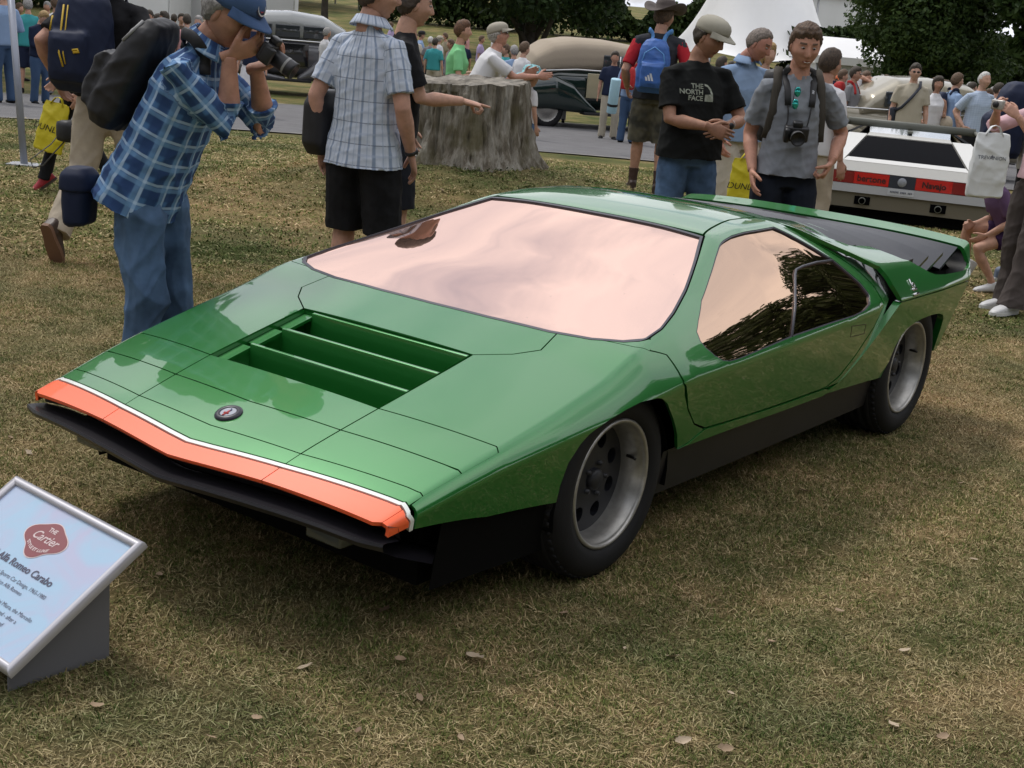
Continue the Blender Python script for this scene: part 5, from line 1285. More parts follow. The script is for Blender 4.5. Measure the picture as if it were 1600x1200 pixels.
WHITEPLAID = plaid('white_check', (.50, .55, .64), [(0, .066, .15, .014, (.17, .23, .34), .8), (1, .105, .4, .005, (.13, .15, .20), .75), (1, .105, .9, .012, (.36, .42, .54), .5), (0, .066, .6, .006, (.33, .40, .52), .7), (0, .066, .36, .003, (.62, .66, .72), .5)])

def dslr(pos, Rm, label, lens=.09, strap=None):
    """camera at pos, Rm columns: right, lens direction, up"""
    root = empty('photo_camera', tuple(pos), 0, label=label, cat='camera'); g = mat('camera_black', (.012, .012, .014), .4)
    root.rotation_euler = Rm.to_euler()
    MB().rbox((0, 0, 0), (.135, .05, .085), .012).build('camera_body', g, root)
    MB().rbox((0, .002, .055), (.055, .045, .035), .010).build('viewfinder_hump', g, root)
    MB().rbox((.055, .015, -.005), (.03, .06, .08), .012).build('grip', g, root)
    Mx = Matrix(((1, 0, 0), (0, 0, 1), (0, 1, 0)))
    MB().lathe([(.030, .02), (.036, .03), (.036, .03+lens*.45), (.038, .03+lens*.5), (.038, .03+lens*.85), (.041, .03+lens), (.036, .03+lens), (.032, .03+lens*.8), (.0001, .03+lens*.75)], (0, 0, -.005), 28, Mx).build('lens', g, root)
    MB().lathe([(.0385, .03+lens*.55), (.0392, .03+lens*.6), (.0385, .03+lens*.65)], (0, 0, -.005), 28, Mx).build('lens_ring', GREYP, root)
    return root
def cols3(r, f, u): return Matrix((r, f, u)).transposed()

# 1 photographer in blue plaid
p = Person(onground(228, 630, 5.42), R(-64), H=1.80, lean=.43, build_=1.03, arms=((.06, .325, 1.385), (-.08, .37, 1.345)), head=(-.22, .50, 0), lod=0, skin=(.40, .21, .145), hands=('grip', 'grip'), neckfwd=.0, handdir=((-.25, .75, .35), (.25, .8, .3)), palm=((-.6, .2, .75), (.5, .2, .85)), elbow=((.25, -.35, -1), (-.5, .1, -1)), label='photographer in blue plaid shirt, jeans and blue cap bending over the green bonnet', seed=2, legs=((.12, .0, .085), (-.11, .06, .085)))
p.body(legs=False).hair((.20, .19, .18), 'short', capped=True).cap((.040, .085, .19), badge=True)
p.top(BLUEPLAID, 'rolled', hem=.80, loose=1.12, amp=.011, collar=True, pat=True, flare=.015).bottoms(DENIM, loose=1.12, amp=.017, hemr=.105).belt(SHOEK).shoes(SHOEB, sole=SOLEM)
cpos = p.M @ ((p.J['wrR']+p.J['wrL'])*.5+Vector((.0, .10, .045))); lf = (p.M.to_3x3() @ Vector((-.0, .86, -.50))).normalized(); rt = lf.cross(Vector((0, 0, 1))).normalized()
dslr(cpos, cols3(rt, lf, rt.cross(lf)), 'black camera with long lens held to the eye by the blue plaid photographer', .11).scale = (.84,)*3
GP = lambda uvs, m=GREYP, rad=.006, nm='piping': zipline(uvs, m, rad, nm)
p.photographer = 1
backpack_on(p, (BLKN,), 'black backpack with grey piping worn by the photographer in blue plaid', (.29, .16, .46), z=1.24, details=(GP([(-.93, -.8), (-.95, -.4), (-.92, 0), (-.85, .4), (-.7, .75), (-.4, .9)]), GP([(.1, .75), (.3, .6), (.38, .4)], rad=.007), GP([(.55, .85), (.75, .7), (.8, .45)], rad=.007)), tilt=.05)
hb = empty('waist_bag', tuple(p.M @ Vector((.12, -.22, .86))), p.root.rotation_euler.z, label='dark navy waist bag hanging behind the hip of the blue plaid photographer', cat='bag')
mb = MB(); ringloft(mb, [(Vector((0, 0, z)), Vector((1, 0, 0)), Vector((0, 1, 0)), a, b_) for z, a, b_ in ((-.11, .06, .04), (-.095, .075, .055), (0, .08, .062), (.08, .075, .06), (.10, .05, .04))], 16, p=3); me = remesh(mb, .01, 2); wrinkle(me, .006, 1.2, 3); link('bag_body', me, NAVY, hb)
me = MB(); ringloft(me, [(Vector((0, 0, z)), Vector((1, 0, 0)), Vector((0, 1, 0)), a, b_) for z, a, b_ in ((.025, .083, .066), (.085, .078, .062), (.112, .05, .04))], 16, p=3); link('flap', remesh(me, .01, 2), NAVY, hb)

# 2 man with dark rucksack walking off at the left
p = Person(gh(168, 400), R(20), H=1.86, legs=((.10, .22, .085), (-.09, -.36, .20)), lod=1, arms=((.33, .10, 1.02), (-.30, -.05, .98)), label='man in black T-shirt and beige trousers walking off with a dark rucksack', seed=5, build_=1.12, skin=(.45, .24, .17))
p.body(legs=False).hair((.06, .04, .03)).top(BLK, 'short', hem=.90, loose=1.08, amp=.007).bottoms(BEIGE, loose=1.1, amp=.010).shoes(SHOEB, sole=mat('rubber_sole', (.16, .08, .045), .7))
YEL = mat('yellow_zip', (.55, .36, .02), .5)
backpack_on(p, (NAVY, BLKN), 'navy and black rucksack with yellow zips on the walking man', (.36, .25, .60), z=1.22, details=(GP([(-.35, .62), (-.30, .2), (-.15, -.25), (.0, -.5)], YEL, .006, 'zip'), GP([(-.20, .62), (-.15, .2), (0, -.25), (.08, -.45)], YEL, .004, 'zip'), GP([(-.80, .40), (-.82, .15)], YEL, .008, 'zip'), GP([(-.93, .36), (-.92, .12)], YEL, .008, 'zip'), GP([(.33, -.18), (.5, -.16), (.55, -.2), (.36, -.22)], YEL, .008, 'badge')), tilt=.06, strapcol=NAVY, group=None)
# 3 person with red shoes behind
p = Person(gh(122, 300), R(150), H=1.62, legs='walk', lod=1, arms=((.2, .12, .92), (-.26, .0, .86)), label='person in dark trousers and red shoes half hidden behind the walking man', seed=6)
p.body(legs=False).hair((.08, .05, .03)).top(cloth('black_knit', (.012, .012, .013)), 'long').bottoms(BLK, loose=.85).shoes(mat('red_shoe', (.32, .02, .03), .5), sole=SHOEB)
def carrier(loc, rz, size, m, label, texts=(), name='carrier_bag', group=None, handle=True, tilt=0.):
    """thin hanging plastic bag, loc = grip point"""
    root = empty(name, tuple(loc), rz, label=label, cat='bag', group=group); root.rotation_euler = (0, tilt, rz); w, d, h = size
    mb = MB(); rows = []
    for z, a, b_ in ((-1, .92, .7), (-.96, 1, 1), (-.5, 1.0, 1.05), (-.25, .96, .8), (-.12, .90, .45), (-.08, .85, .3)): rows.append((Vector((0, 0, z*h)), Vector((1, 0, 0)), Vector((0, 1, 0)), w/2*a, d/2*b_))
    ringloft(mb, rows, 24, p=3.5); me = remesh(mb, .009, 2); wrinkle(me, .009, 1.2, 7); body = link('bag_body', me, m, root)
    if handle:
        for s_ in (-1, 1): MB().tube([(-w*.22, s_*.01, -.14*h), (-w*.10, s_*.008, -.02*h), (0, 0, .0), (w*.10, s_*.008, -.02*h), (w*.22, s_*.01, -.14*h)], [(.012, .003)]*5, 6).build('handle', m, root)
    for tx, sz, (ox, oz), tm, sh_ in texts:
        for sgn in (1,):
            tme = textmesh(tx, sz, shear=sh_); decal('lettering', tme, (ox, 0, oz), (1, 0, 0), (0, 0, 1), body, tm, root, .002) if False else decal('lettering', tme, (ox, -.0, oz), (1, 0, 0), (0, 0, 1), body, tm, root, .002)
    return root
YB = mat('yellow_plastic', (.62, .52, .02), .45, bump=.004, bscale=20); INK = mat('black_print', (.015, .015, .015), .6)
carrier(P3(92, 152, 10.4), R(-54)+R(-5), (.24, .07, .44), YB, 'yellow carrier bag with black lettering beside the pole on the left', [('DUNLOP', .07, (-.01, -.25), INK, .2)], tilt=R(12))
b = MB(); pts = [P3(x, y, 10.2) for x, y in ((96, 205), (80, 225), (60, 240), (47, 250), (52, 262), (68, 258), (85, 238), (100, 222))]; c0 = pts[0].copy()
root = empty('camera_bag', tuple(P3(108, 205, 10.2)), 0, label='small black shoulder bag with a looped webbing strap near the yellow bag', cat='bag')
b.tube([q-root.location for q in pts], [(.012, .004)]*8, 6).build('strap', mat('webbing', (.09, .09, .10), .7), root); MB().rbox((0, 0, 0), (.16, .14, .16), .04).build('bag_body', BLKN, root)
# pole with foot plate
b0 = gh(38, 258); root = empty('metal_pole', (b0.x, b0.y, b0.z), R(-54), label='tall grey metal pole on a flat foot plate at the left edge', cat='pole')
tp = P3(14, -40, (b0-CAM_POS).dot(_d)-.0); MB().tube([(0, 0, 0), tuple(Matrix.Rotation(R(54), 3, 'Z') @ (tp-b0))], .031, 20).build('tube', mat('painted_grey_steel', (.28, .30, .36), .4, metal=.3), root)
hard(MB().box((0.05, 0, .008), (.36, .20, .012)).build('foot_plate', STEEL, root, smooth=False))

# 4 man in white check shirt, from behind
p = Person(gh(566, 420) if False else onground(556, 440, 7.15), R(10), H=1.84, lod=0, build_=.93, arms=((.225, .08, .87), (-.235, .0, .86)), head=(-.95, .08, 0), label='man in pale checked short-sleeved shirt and black shorts seen from behind', seed=8, skin=(.47, .26, .19), hands=('relaxed', 'relaxed'), elbow=((.5, -1, 0), (-.5, -1, 0)), twist=-.12, palm=((-.6, -.6, 0), (.7, -.3, 0)))
p.body().hair((.06, .04, .028), 'short').top(WHITEPLAID, 'short', hem=.79, loose=1.17, amp=.010, collar=True, pat='back', flare=.022).bottoms(BLK, 'knee', loose=1.12).shoes(SHOEK, sole=SOLEM, sock=BLK).watch('R')
sb = empty('shoulder_bag', tuple(p.M @ Vector((-.27, .04, 1.02))), p.root.rotation_euler.z, label='black shoulder bag hanging behind the man in the checked shirt', cat='bag')
mb = MB(); ringloft(mb, [(Vector((0, 0, z)), Vector((1, 0, 0)), Vector((0, 1, 0)), a, b_) for z, a, b_ in ((-.16, .06, .10), (-.1, .08, .14), (.1, .075, .14), (.17, .05, .10))], 16, p=3); link('bag_body', remesh(mb, .011, 3), BLKN, sb)
# 5 pointing man in black
p = Person(onground(603, 440, 8.25), R(-46), H=1.80, build_=.94, lod=0, arms=((.07, .37, 1.10), (-.24, .05, .9)), head=(.05, .12, 0), label='man in black T-shirt behind the checked shirt, pointing with outstretched finger', seed=9, hands=('point', 'relaxed'), handdir=((-.05, .95, -.16), None), palm=((-.1, -.2, -1), None), elbow=((.1, -.4, -1), None), skin=(.50, .29, .21), lean=.06)
p.body().hair((.05, .035, .025), 'short').top(BLK, 'short', hem=.88, loose=1.1, amp=.007).bottoms(cloth('charcoal_cotton', (.012, .014, .02)), 'knee', loose=1.1).shoes(SHOEK, sole=SOLEM)

# 6 group by the stump
p = Person(onground(738, 200, 14.2), R(-50), H=1.76, lean=.36, squat=.22, lod=1, arms=((.12, .62, .98), (-.15, .5, .98)), head=(-.1, -.25, 0), label='man in tan cap and white T-shirt leaning his arm on the tree stump', seed=11, build_=1.15, skin=(.50, .26, .19), hands=('flat', 'flat'))
p.body(legs=False).hair((.3, .28, .25), capped=True).cap((.36, .33, .27)).shades().top(cloth('white_cotton', (.66, .66, .68)), 'short', loose=1.1).bottoms(BEIGE).shoes(SHOEB)
p = Person(onground(703, 190, 15.0), R(-50), H=1.63, lod=1, female=True, arms=((.16, .30, 1.12), (-.15, .32, 1.15)), head=(-.1, -.02, 0), label='woman in light green T-shirt with glasses pushed up in short brown hair', seed=12, lean=.1)
p.body(legs=False).hair((.10, .045, .02), 'short').top(cloth('mint_cotton', (.20, .52, .24)), 'short', name='shirt').bottoms(BLK).shoes(SHOEK)
p = Person(onground(822, 190, 14.6), R(-20), H=1.14, lod=1, label='small child in a pale teal sun hat behind the stump', arms=(None, None), seed=13)
p.body(legs=False).hair((.2, .12, .06)).top(cloth('white_cotton', (.66, .66, .68)), 'short').bottoms(DENIM)
hat = MB(); hat.lathe([(.19, .015), (.15, .035), (.108, .045), (.100, .09), (.075, .125), (.0001, .14)], tuple(p.headc), 22); hat.build('sun_hat', mat('teal_print', (.20, .42, .45), .8, var=.6, vscale=30), p.root)

# 7 man in bush hat with blue backpack, camouflage shorts
RAG = cloth('grey_raglan', (.035, .037, .045)); REDC = cloth('red_cotton', (.40, .02, .03))
p = Person(onground(1006, 292, 13.1), R(28), H=1.80, lod=0, arms=((.28, .15, 1.05), (-.26, .10, .95)), head=(-.55, .05, 0), label='man in grey bush hat, camouflage shorts and brown socks seen from behind', seed=14, build_=1.05, legs=((.12, .02, .085), (-.12, .12, .085)))
p.body().hair((.08, .05, .03)).top(RAG, 'cap', loose=1.08).bottoms(mat('camouflage', (.13, .12, .085), .9, col2=(.035, .035, .028), vscale=9, detail=1), 'knee', loose=1.15, amp=.01).shoes(SHOEB, sole=SOLEM, sock=mat('brown_wool', (.07, .04, .03), .9))
for n_ in 'RL':
    sh_, e = p.J['sh'+n_], p.J['el'+n_]; tb = MB().tube([sh_.lerp(e, -.03), sh_.lerp(e, .3), sh_.lerp(e, .82)], [.066, .069, .067], 14); me = remesh(tb, .01, 2); wrinkle(me, .005, 1.2, 3); link('sleeve', me, REDC, p.topo)
ht = MB(); V = []; F = []; n = 40
for i, (r, z) in enumerate(((.200, 0), (.165, -.004), (.125, .0), (.103, .012), (.098, .05), (.090, .085), (.07, .100), (.04, .088), (.0, .085))):
    for q in range(n):
        a = 2*math.pi*q/n; up_ = .075*abs(math.cos(a))**2.2*max(0, (r-.11)/.09) if i < 3 else 0; V.append(p.hp(r*math.cos(a)*(.9 if i < 3 else .86), r*math.sin(a)*1.08-.006, .055+z+up_*1.0-(.02*math.sin(a)**2*max(0, (r-.11)/.09))))
for i in range(8):
    for q in range(n): F.append((i*n+q, i*n+(q+1) % n, (i+1)*n+(q+1) % n, (i+1)*n+q))
ho_ = ht.add(V, F).build('bush_hat', mat('grey_brown_felt', (.085, .068, .062), .85, var=.15, vscale=10), p.root); so = ho_.modifiers.new('s', 'SOLIDIFY'); so.thickness = .004
BLUEN = mat('blue_nylon', (.035, .12, .40), .55, var=.15, vscale=10); BLUES = mat('light_blue_webbing', (.10, .28, .62), .6)
def three_bars(root, T, c, X, Y, Z, w, d, h):
    o = [q for q in root.children if q.name.startswith('bag_body')][0]; Rt = T(c+Y)-T(c)
    for k in range(3):
        me = mesh_pd([(-.018, -.03, 0), (.0, -.03, 0), (-.010-.006*k, .004+.016*k, 0), (-.028-.006*k, .004+.016*k-.0, 0)], [(0, 1, 2, 3)])
        org = T(c-Z*.10+X*(-.03+.026*k)); ex = T(c+X)-T(c); ey = T(c+Z)-T(c)
        o_ = decal('stripe_mark', me, org, ex, ey, o, mat('white_print', (.6, .62, .66), .6), root, .003)
backpack_on(p, (BLUEN,), 'bright blue backpack with three pale stripes on the man in the bush hat', (.31, .20, .50), z=1.17, strapcol=BLUES, details=(GP([(-.7, .0), (-.55, .45), (0, .68), (.55, .45), (.7, 0)], mat('pale_blue_piping', (.12, .32, .66), .6), .006), three_bars), side=-.02)

# 8 man in black printed T-shirt and tan cap
TEE = cloth('black_tee', (.010, .011, .011), .9, var=.2, vscale=6)
p = Person(onground(1068, 300, 8.55), R(-128), H=1.77, lod=0, arms=((.01, .30, 1.085), (-.125, .275, 1.10)), head=(.62, .33, 0), label='man in black T-shirt with white print, tan cap and jeans, hands clasped', seed=15, build_=1.07, skin=(.36, .19, .125), hands=('relaxed', 'relaxed'), handdir=((-.92, .25, -.35), (.85, .25, -.40)), palm=((.2, -.95, .1), (-.1, -.95, .1)), elbow=((1, -.7, -.5), (-1, -.7, -.5)), twist=.1)
p.body(legs=False).hair((.04, .03, .02), capped=True).cap((.34, .32, .26)).top(TEE, 'short', hem=.865, loose=1.18, amp=.010).bottoms(DENIM, loose=1.08, amp=.009).belt(SHOEK).shoes(SHOEK).watch('L', mat('steel_strap', (.35, .35, .36), .3, metal=.8))
PR = mat('faded_white_print', (.22, .25, .19), .8, col2=(.36, .38, .32), vscale=60)
for k, tx in enumerate(('THE', 'NORTH', 'FACE')):
    me = textmesh(tx, .040, align='RIGHT', bold=.0010); decal('shirt_print', me, p.up(.015, .0, 1.305-.035*k), p.S @ Vector((-1, 0, 0)), p.S @ Vector((0, 0, 1)), p.topo, PR, p.topo, .003)
me = mesh_pd([(0, -.055, 0), (.055, -.055, 0), (.055, -.01, 0), (.045, .02, 0), (.022, .042, 0), (0, .048, 0), (0, .036, 0), (.018, .030, 0), (.034, .012, 0), (.040, -.015, 0), (0, -.015, 0)], [(0, 1, 2, 10), (2, 3, 8, 9), (3, 4, 7, 8), (4, 5, 6, 7), (2, 9, 10)])
decal('shirt_print', me, p.up(.005, 0, 1.275), p.S @ Vector((-1, 0, 0)), p.S @ Vector((0, 0, 1)), p.topo, PR, p.topo, .003)

# 9 older man in light blue shirt
p = Person(onground(1140, 305, 10.2), R(-112), H=1.74, lod=0, arms=((.26, .10, .90), (-.24, .12, .93)), head=(.45, .42, 0), label='older man in light blue polo shirt and beige trousers looking down', seed=16, build_=1.02, skin=(.46, .22, .165), neckfwd=.02)
p.body(legs=False).hair((.16, .13, .11), 'receding').top(cloth('light_blue_pique', (.22, .31, .46)), 'short', hem=.88, loose=1.12, collar=True).bottoms(cloth('stone_cotton', (.50, .46, .40), var=.08, vscale=6), loose=1.12, amp=.009).shoes(SHOEB, sole=SOLEM)
carrier(P3(1170, 238, 9.6), R(-54), (.24, .06, .40), YB, 'yellow carrier bag with black lettering hanging between beige trousers and dark jeans', [('DUNLOP', .062, (0, -.24), INK, .2), ('MOTORSPORT', .02, (0, -.33), INK, .0)])

# 10 smiling man in grey T-shirt with camera round his neck
GT = cloth('grey_marl', (.22, .235, .26), .9, var=.12, vscale=14)
p = Person(onground(1219, 330, 7.85), R(-140), H=1.76, lod=0, arms=((.205, .06, .90), (-.225, .10, .99)), head=(.02, .20, 0), label='smiling man in grey T-shirt with a camera and green sunglasses round his neck', seed=17, build_=.95, skin=(.48, .245, .17), hands=('relaxed', 'fist'), handdir=(None, (.45, .25, -.85)), palm=(None, (.8, -.2, .1)), elbow=((.15, -1, 0), (-.75, -1, 0)))
p.body(legs=False).hair((.085, .05, .03), 'short').top(GT, 'short', hem=.885, loose=1.08, amp=.009, flare=.012).bottoms(DENIMD, loose=1.05).shoes(SHOEK)
tt = MB(); tt.tube([p.hp(x, .094-abs(x)*.35, -.0625+abs(x)*.14) for x in (-.017, -.009, 0, .009, .017)], [(.0035, .0022)]*5, 6); tt.build('teeth', mat('teeth', (.55, .5, .45), .3), p.bodyo)
OL = mat('olive_webbing', (.045, .038, .028), .8); SB = mat('black_strap', (.015, .015, .017), .6)
bt = empty('backpack', tuple(p.W(p.up(0, -.20, 1.25))), p.root.rotation_euler.z, label='dark backpack of which only the olive straps show on the smiling man', cat='backpack')
bv = BVHTree.FromPolygons([v.co for v in p.topo.data.vertices], [q.vertices for q in p.topo.data.polygons])
def drape(pts, off=.008, dirv=Vector((0, 1, 0))):
    o = []
    for q in pts:
        h = bv.ray_cast(q+dirv*.4, -dirv); o.append((h[0]+dirv*off) if h[0] is not None else q)
    return o
def flatnorm(root, per, n, y=1): return [(root.matrix_basis.inverted().to_3x3() @ (per.M.to_3x3() @ Vector((0, y*min(1, .35+i*.3), max(0, 1-i*.45))))) for i in range(n)]
def rel(root, per, pts): return [root.matrix_basis.inverted() @ (per.M @ q) for q in pts]
bt.rotation_euler = (0, 0, p.root.rotation_euler.z)
bpy.context.view_layer.update()
for sg in (-1, 1):
    path = [p.up(sg*.115, -.03, 1.475)]+drape([p.up(sg*(.125+.03*(k/6)), 0, 1.44-.05*k) for k in range(8)])
    ribbon(rel(bt, p, path), flatnorm(bt, p, len(path)), .050, .009).build('strap', OL, bt)
MB().rbox((0, -.02, 0), (.28, .16, .42), .05).build('bag_body', BLKN, bt)
cpos = p.W(p.up(.02, .185, 1.135)); lf = (p.M.to_3x3() @ Vector((.05, .97, -.22))).normalized(); rt = lf.cross(Vector((0, 0, 1))).normalized()
cm = dslr(cpos, cols3(rt, lf, rt.cross(lf)), 'black camera hanging on its neck strap over the grey T-shirt', .05); bpy.context.view_layer.update()
for sg in (-1, 1):
    path = [p.up(sg*.050, -.03, 1.490), p.up(sg*.078, .03, 1.47)]+drape([p.up(sg*(.085-.004*k), 0, 1.44-.04*k) for k in range(7)], .012)+[p.up(.02+sg*.06, .165, 1.16)]
    ribbon(rel(cm, p, path[:7]), flatnorm(cm, p, 7), .036, .004).build('neck_strap', SB, cm)
    MB().tube(rel(cm, p, path[6:]), .0045, 6).build('strap_cord', SB, cm)
    R3 = cm.matrix_basis.inverted().to_3x3() @ p.M.to_3x3(); q0, q1 = rel(cm, p, [path[3], path[6]]); tt = (q1-q0).normalized(); me = textmesh('Canon', .024, bold=.0006); en_ = (R3 @ Vector((0, 1, .15))).normalized()
    for v in me.vertices: v.co = (q0+q1)/2+tt*(-v.co.x)*1+en_.cross(tt)*v.co.y*1+en_*.0085
    link('strap_print', me, mat('white_print', (.6, .62, .66), .6), cm, smooth=False)
TEALG = mat('teal_mirror_lens', (.05, .45, .42), .1, metal=.8)
sg_ = empty('sunglasses', tuple(p.W(p.up(.035, .15, 1.325))), p.root.rotation_euler.z, label='teal mirrored sunglasses hanging from the neckline of the grey T-shirt', cat='sunglasses')
MB().ell((0, .005, .033), (.018, .004, .028), 12, 6).build('lens', TEALG, sg_); MB().ell((.004, .005, -.034), (.018, .004, .028), 12, 6).build('lens', TEALG, sg_)
MB().tube([(-.014, 0, .05), (.016, .002, .06), (.018, .003, 0), (.02, .003, -.055), (-.01, .003, -.06)], .002, 6).build('frame', SB, sg_)

# 11 boy behind, white shirt
p = Person(onground(1266, 300, 10.6), R(-20), H=1.60, lod=1, label='dark haired youth in white shirt standing behind the smiling man', seed=18, skin=(.45, .25, .18))
p.body(legs=False).hair((.05, .032, .02)).top(cloth('white_cotton', (.66, .66, .68)), 'short', loose=1.15).bottoms(BEIGE).shoes(SHOEW)

# 12 right edge: woman in pink photographing, man in white with navy pack
p = Person(onground(1592, 462, 9.15), R(152), H=1.68, lod=0, female=True, arms=((.16, .34, 1.36), (-.05, .36, 1.34)), head=(.0, .05, 0), label='woman in pale pink top and brown-grey trousers holding up a compact camera', seed=19, hands=('grip', 'grip'), handdir=((-.4, .6, .6), (.4, .6, .5)), palm=((-.8, .2, .2), (.8, .2, .2)), skin=(.52, .29, .21), legs=((.10, .0, .085), (-.10, .16, .085)))
p.body(legs=False).hair((.35, .22, .10), 'long').top(cloth('pale_pink_jersey', (.62, .42, .45)), 'elbow', hem=.92, loose=1.05).bottoms(cloth('brown_grey_cargo', (.075, .062, .058), var=.1), loose=1.12, amp=.011, hemr=.10).shoes(SHOEW, sole=SOLEW)
cc = empty('compact_camera', tuple(p.W((p.J['wrR']+p.J['wrL'])*.5+Vector((0, .09, .05)))), p.root.rotation_euler.z, label='small silver compact camera held up by the woman in pink', cat='camera')
MB().rbox((0, 0, 0), (.10, .028, .06), .008).build('camera_body', mat('silver_plastic', (.45, .43, .40), .35, metal=.5), cc)
MB().lathe([(.0001, .022), (.018, .022), (.021, .012), (.021, 0)], (0, .008, 0), 18, Matrix(((1, 0, 0), (0, 0, 1), (0, 1, 0)))).build('lens', BLKN, cc)
WPL = mat('white_plastic', (.68, .70, .70), .45, bump=.003, bscale=14); WPL.node_tree.nodes['Principled BSDF'].inputs['Transmission Weight'].default_value = .0
carrier(P3(1556, 196, 8.55), R(-54), (.25, .10, .46), WPL, 'white plastic carrier bag with dark lettering hanging from a wrist at the right', [('TREVANION', .032, (0, -.20), mat('navy_print', (.04, .05, .09), .6), 0), ('+', .05, (0, -.195), mat('navy_print', (.04, .05, .09), .6), 0)])
p = Person(onground(1580, 445, 10.3), R(-60), H=1.72, lod=1, arms=((.2, .3, 1.2), (-.2, .3, 1.2)), label='person in white shirt wearing a large navy backpack at the right edge', seed=20, legs=((.10, .1, .085), (-.10, -.05, .085)))
p.body().hair((.07, .04, .03)).top(cloth('white_cotton', (.66, .66, .68)), 'elbow').bottoms(BLK, 'knee').shoes(mat('grey_blue_trainer', (.12, .15, .22), .6), sole=SOLEW)
backpack_on(p, (NAVY,), 'large dark navy backpack beside the white carrier bag', (.34, .24, .56), z=1.22)
p = Person(onground(1568, 440, 9.9), R(130), H=1.30, squat=.34, lean=.6, lod=1, legs=((.22, .30, .20), (-.1, .14, .085)), arms=((.1, .35, .62), (-.12, .3, .55)), label='child in dark purple shorts crouching behind the tail of the green car', seed=21)
p.body().hair((.1, .06, .03)).top(cloth('dusty_violet_cotton', (.12, .07, .14)), 'short').bottoms(cloth('purple_shorts', (.03, .012, .045)), 'short').shoes(SHOEW)

# ------------------------------------------------------------------ middle and far crowd
COLS = dict(white=(.64, .64, .66), cream=(.55, .52, .44), lblue=(.24, .34, .52), blue=(.05, .18, .50), navy=(.015, .022, .05), black=(.012, .012, .014), grey=(.20, .20, .21), pink=(.55, .30, .30), red=(.42, .03, .03), green=(.10, .30, .10), mint=(.25, .50, .30), teal=(.05, .30, .32), khaki=(.25, .22, .15), stone=(.42, .38, .30), jeans=(.05, .09, .17), brown=(.10, .07, .05), orange=(.60, .14, .05), lilac=(.35, .28, .45), cyan=(.04, .30, .55))
HC = dict(d=(.04, .028, .02), b=(.10, .06, .035), g=(.28, .27, .26), y=(.32, .21, .09), w=(.5, .49, .47))
def folk(px, where, face, H, top, bot, hair, label, cap=None, style='short', bl='long', lean=0., arms=(None, None), legs='stand', female=False, pack=None, group=None, build_=1.05, lod=2, hk=None, head=(0, 0, 0), shades=False, shoes='black', sleeve=None, strap=None, tex=None):
    loc = gh(px, -where) if where < 0 else onground(px, 150, where)
    p = Person(loc, face, H=H, lod=lod, arms=arms, legs=legs, lean=lean, female=female, label=label, group=group, seed=int(px*7+H*100), build_=build_, head=head, skin=((.48, .27, .19), (.42, .23, .16), (.52, .31, .23))[int(px) % 3])
    p.body(legs=bl != 'long').hair(HC[hair], hk or ('long' if female else 'short'), capped=bool(cap))
    m = tex or cloth('cloth_'+top, COLS[top]); p.top(m, sleeve or 'short', loose=1.1, pat=bool(tex))
    if bl == 'skirt': p.skirt(cloth('cloth_'+bot, COLS[bot]))
    else: p.bottoms(cloth('cloth_'+bot, COLS[bot]), bl, loose=1.08)
    p.shoes(cloth('shoe_'+shoes, COLS[shoes]))
    if cap: p.cap(COLS[cap])
    if shades: p.shades()
    if pack: backpack_on(p, (cloth('pack_'+pack[0], COLS[pack[0]], .6),), pack[1], pack[2] if len(pack) > 2 else (.30, .2, .44))
    return p
A, C_, L_, R__ = AWAY, TOCAM, LEFT_, RIGHT_
# left edge
folk(8, -162, R(90), 1.78, 'lblue', 'jeans', 'b', 'man in light blue shirt and jeans at the far left edge', arms=((.2, .2, 1.1), (-.2, .2, 1.1)), sleeve='long')
folk(62, -163, R(-90), 1.52, 'navy', 'jeans', 'y', 'blond boy in navy jacket looking down at the camera he holds', arms=((.1, .28, 1.05), (-.1, .28, 1.05)), head=(0, .6, 0), lean=.1, sleeve='long')
folk(45, -146, R(60), 1.72, 'teal', 'navy', 'g', 'person in teal striped top and dark shorts behind the blond boy', bl='knee')
folk(88, -150, R(60), 1.80, 'white', 'grey', 'b', 'man in white polo shirt and grey trousers left of the walking man')
for i, (px, D, t, b_, h, lab, kw) in enumerate([
    (212, 30, 'grey', 'jeans', 'd', 'dark haired man in grey shirt with straps below the small marquee', {}), (232, 27, 'grey', 'khaki', 'd', 'man in pale grey shirt right of the strapped man under the marquee', {}), (243, 31, 'navy', 'navy', 'd', 'dark haired person showing between two grey shirts at the left', {}),
    (256, 30, 'cream', 'jeans', 'd', 'woman with dark hair and cream top in the left crowd', dict(female=True)), (290, 28, 'pink', 'navy', 'd', 'man in pink shirt left of the man in white with a tie', {}), (308, 27, 'white', 'navy', 'g', 'man in white shirt and dark lanyard just behind the photographer', {}),
    (195, 33, 'white', 'stone', 'w', 'person in white sun hat behind the walking man', dict(cap='white')), (325, 31, 'red', 'stone', 'b', 'person in straw hat and red top behind the photographer', dict(cap='khaki')), (270, 36, 'navy', 'navy', 'd', 'small distant figure in navy at the marquee wall', {}),
    (393, 24, 'navy', 'white', 'y', 'woman in white skirt whose legs show below the photographer', dict(female=True, bl='skirt')),
    (505, 33, 'white', 'navy', 'g', 'grey haired man in white shirt beside the grey vintage saloon', {}), (519, 36, 'navy', 'navy', 'w', 'person in white cap behind the man in white', dict(cap='white'))]):
    folk(px, D, (R(60), C_, R(-20), R(150))[i % 4], 1.76-.03*(i % 3), t, b_, h, lab, **kw)
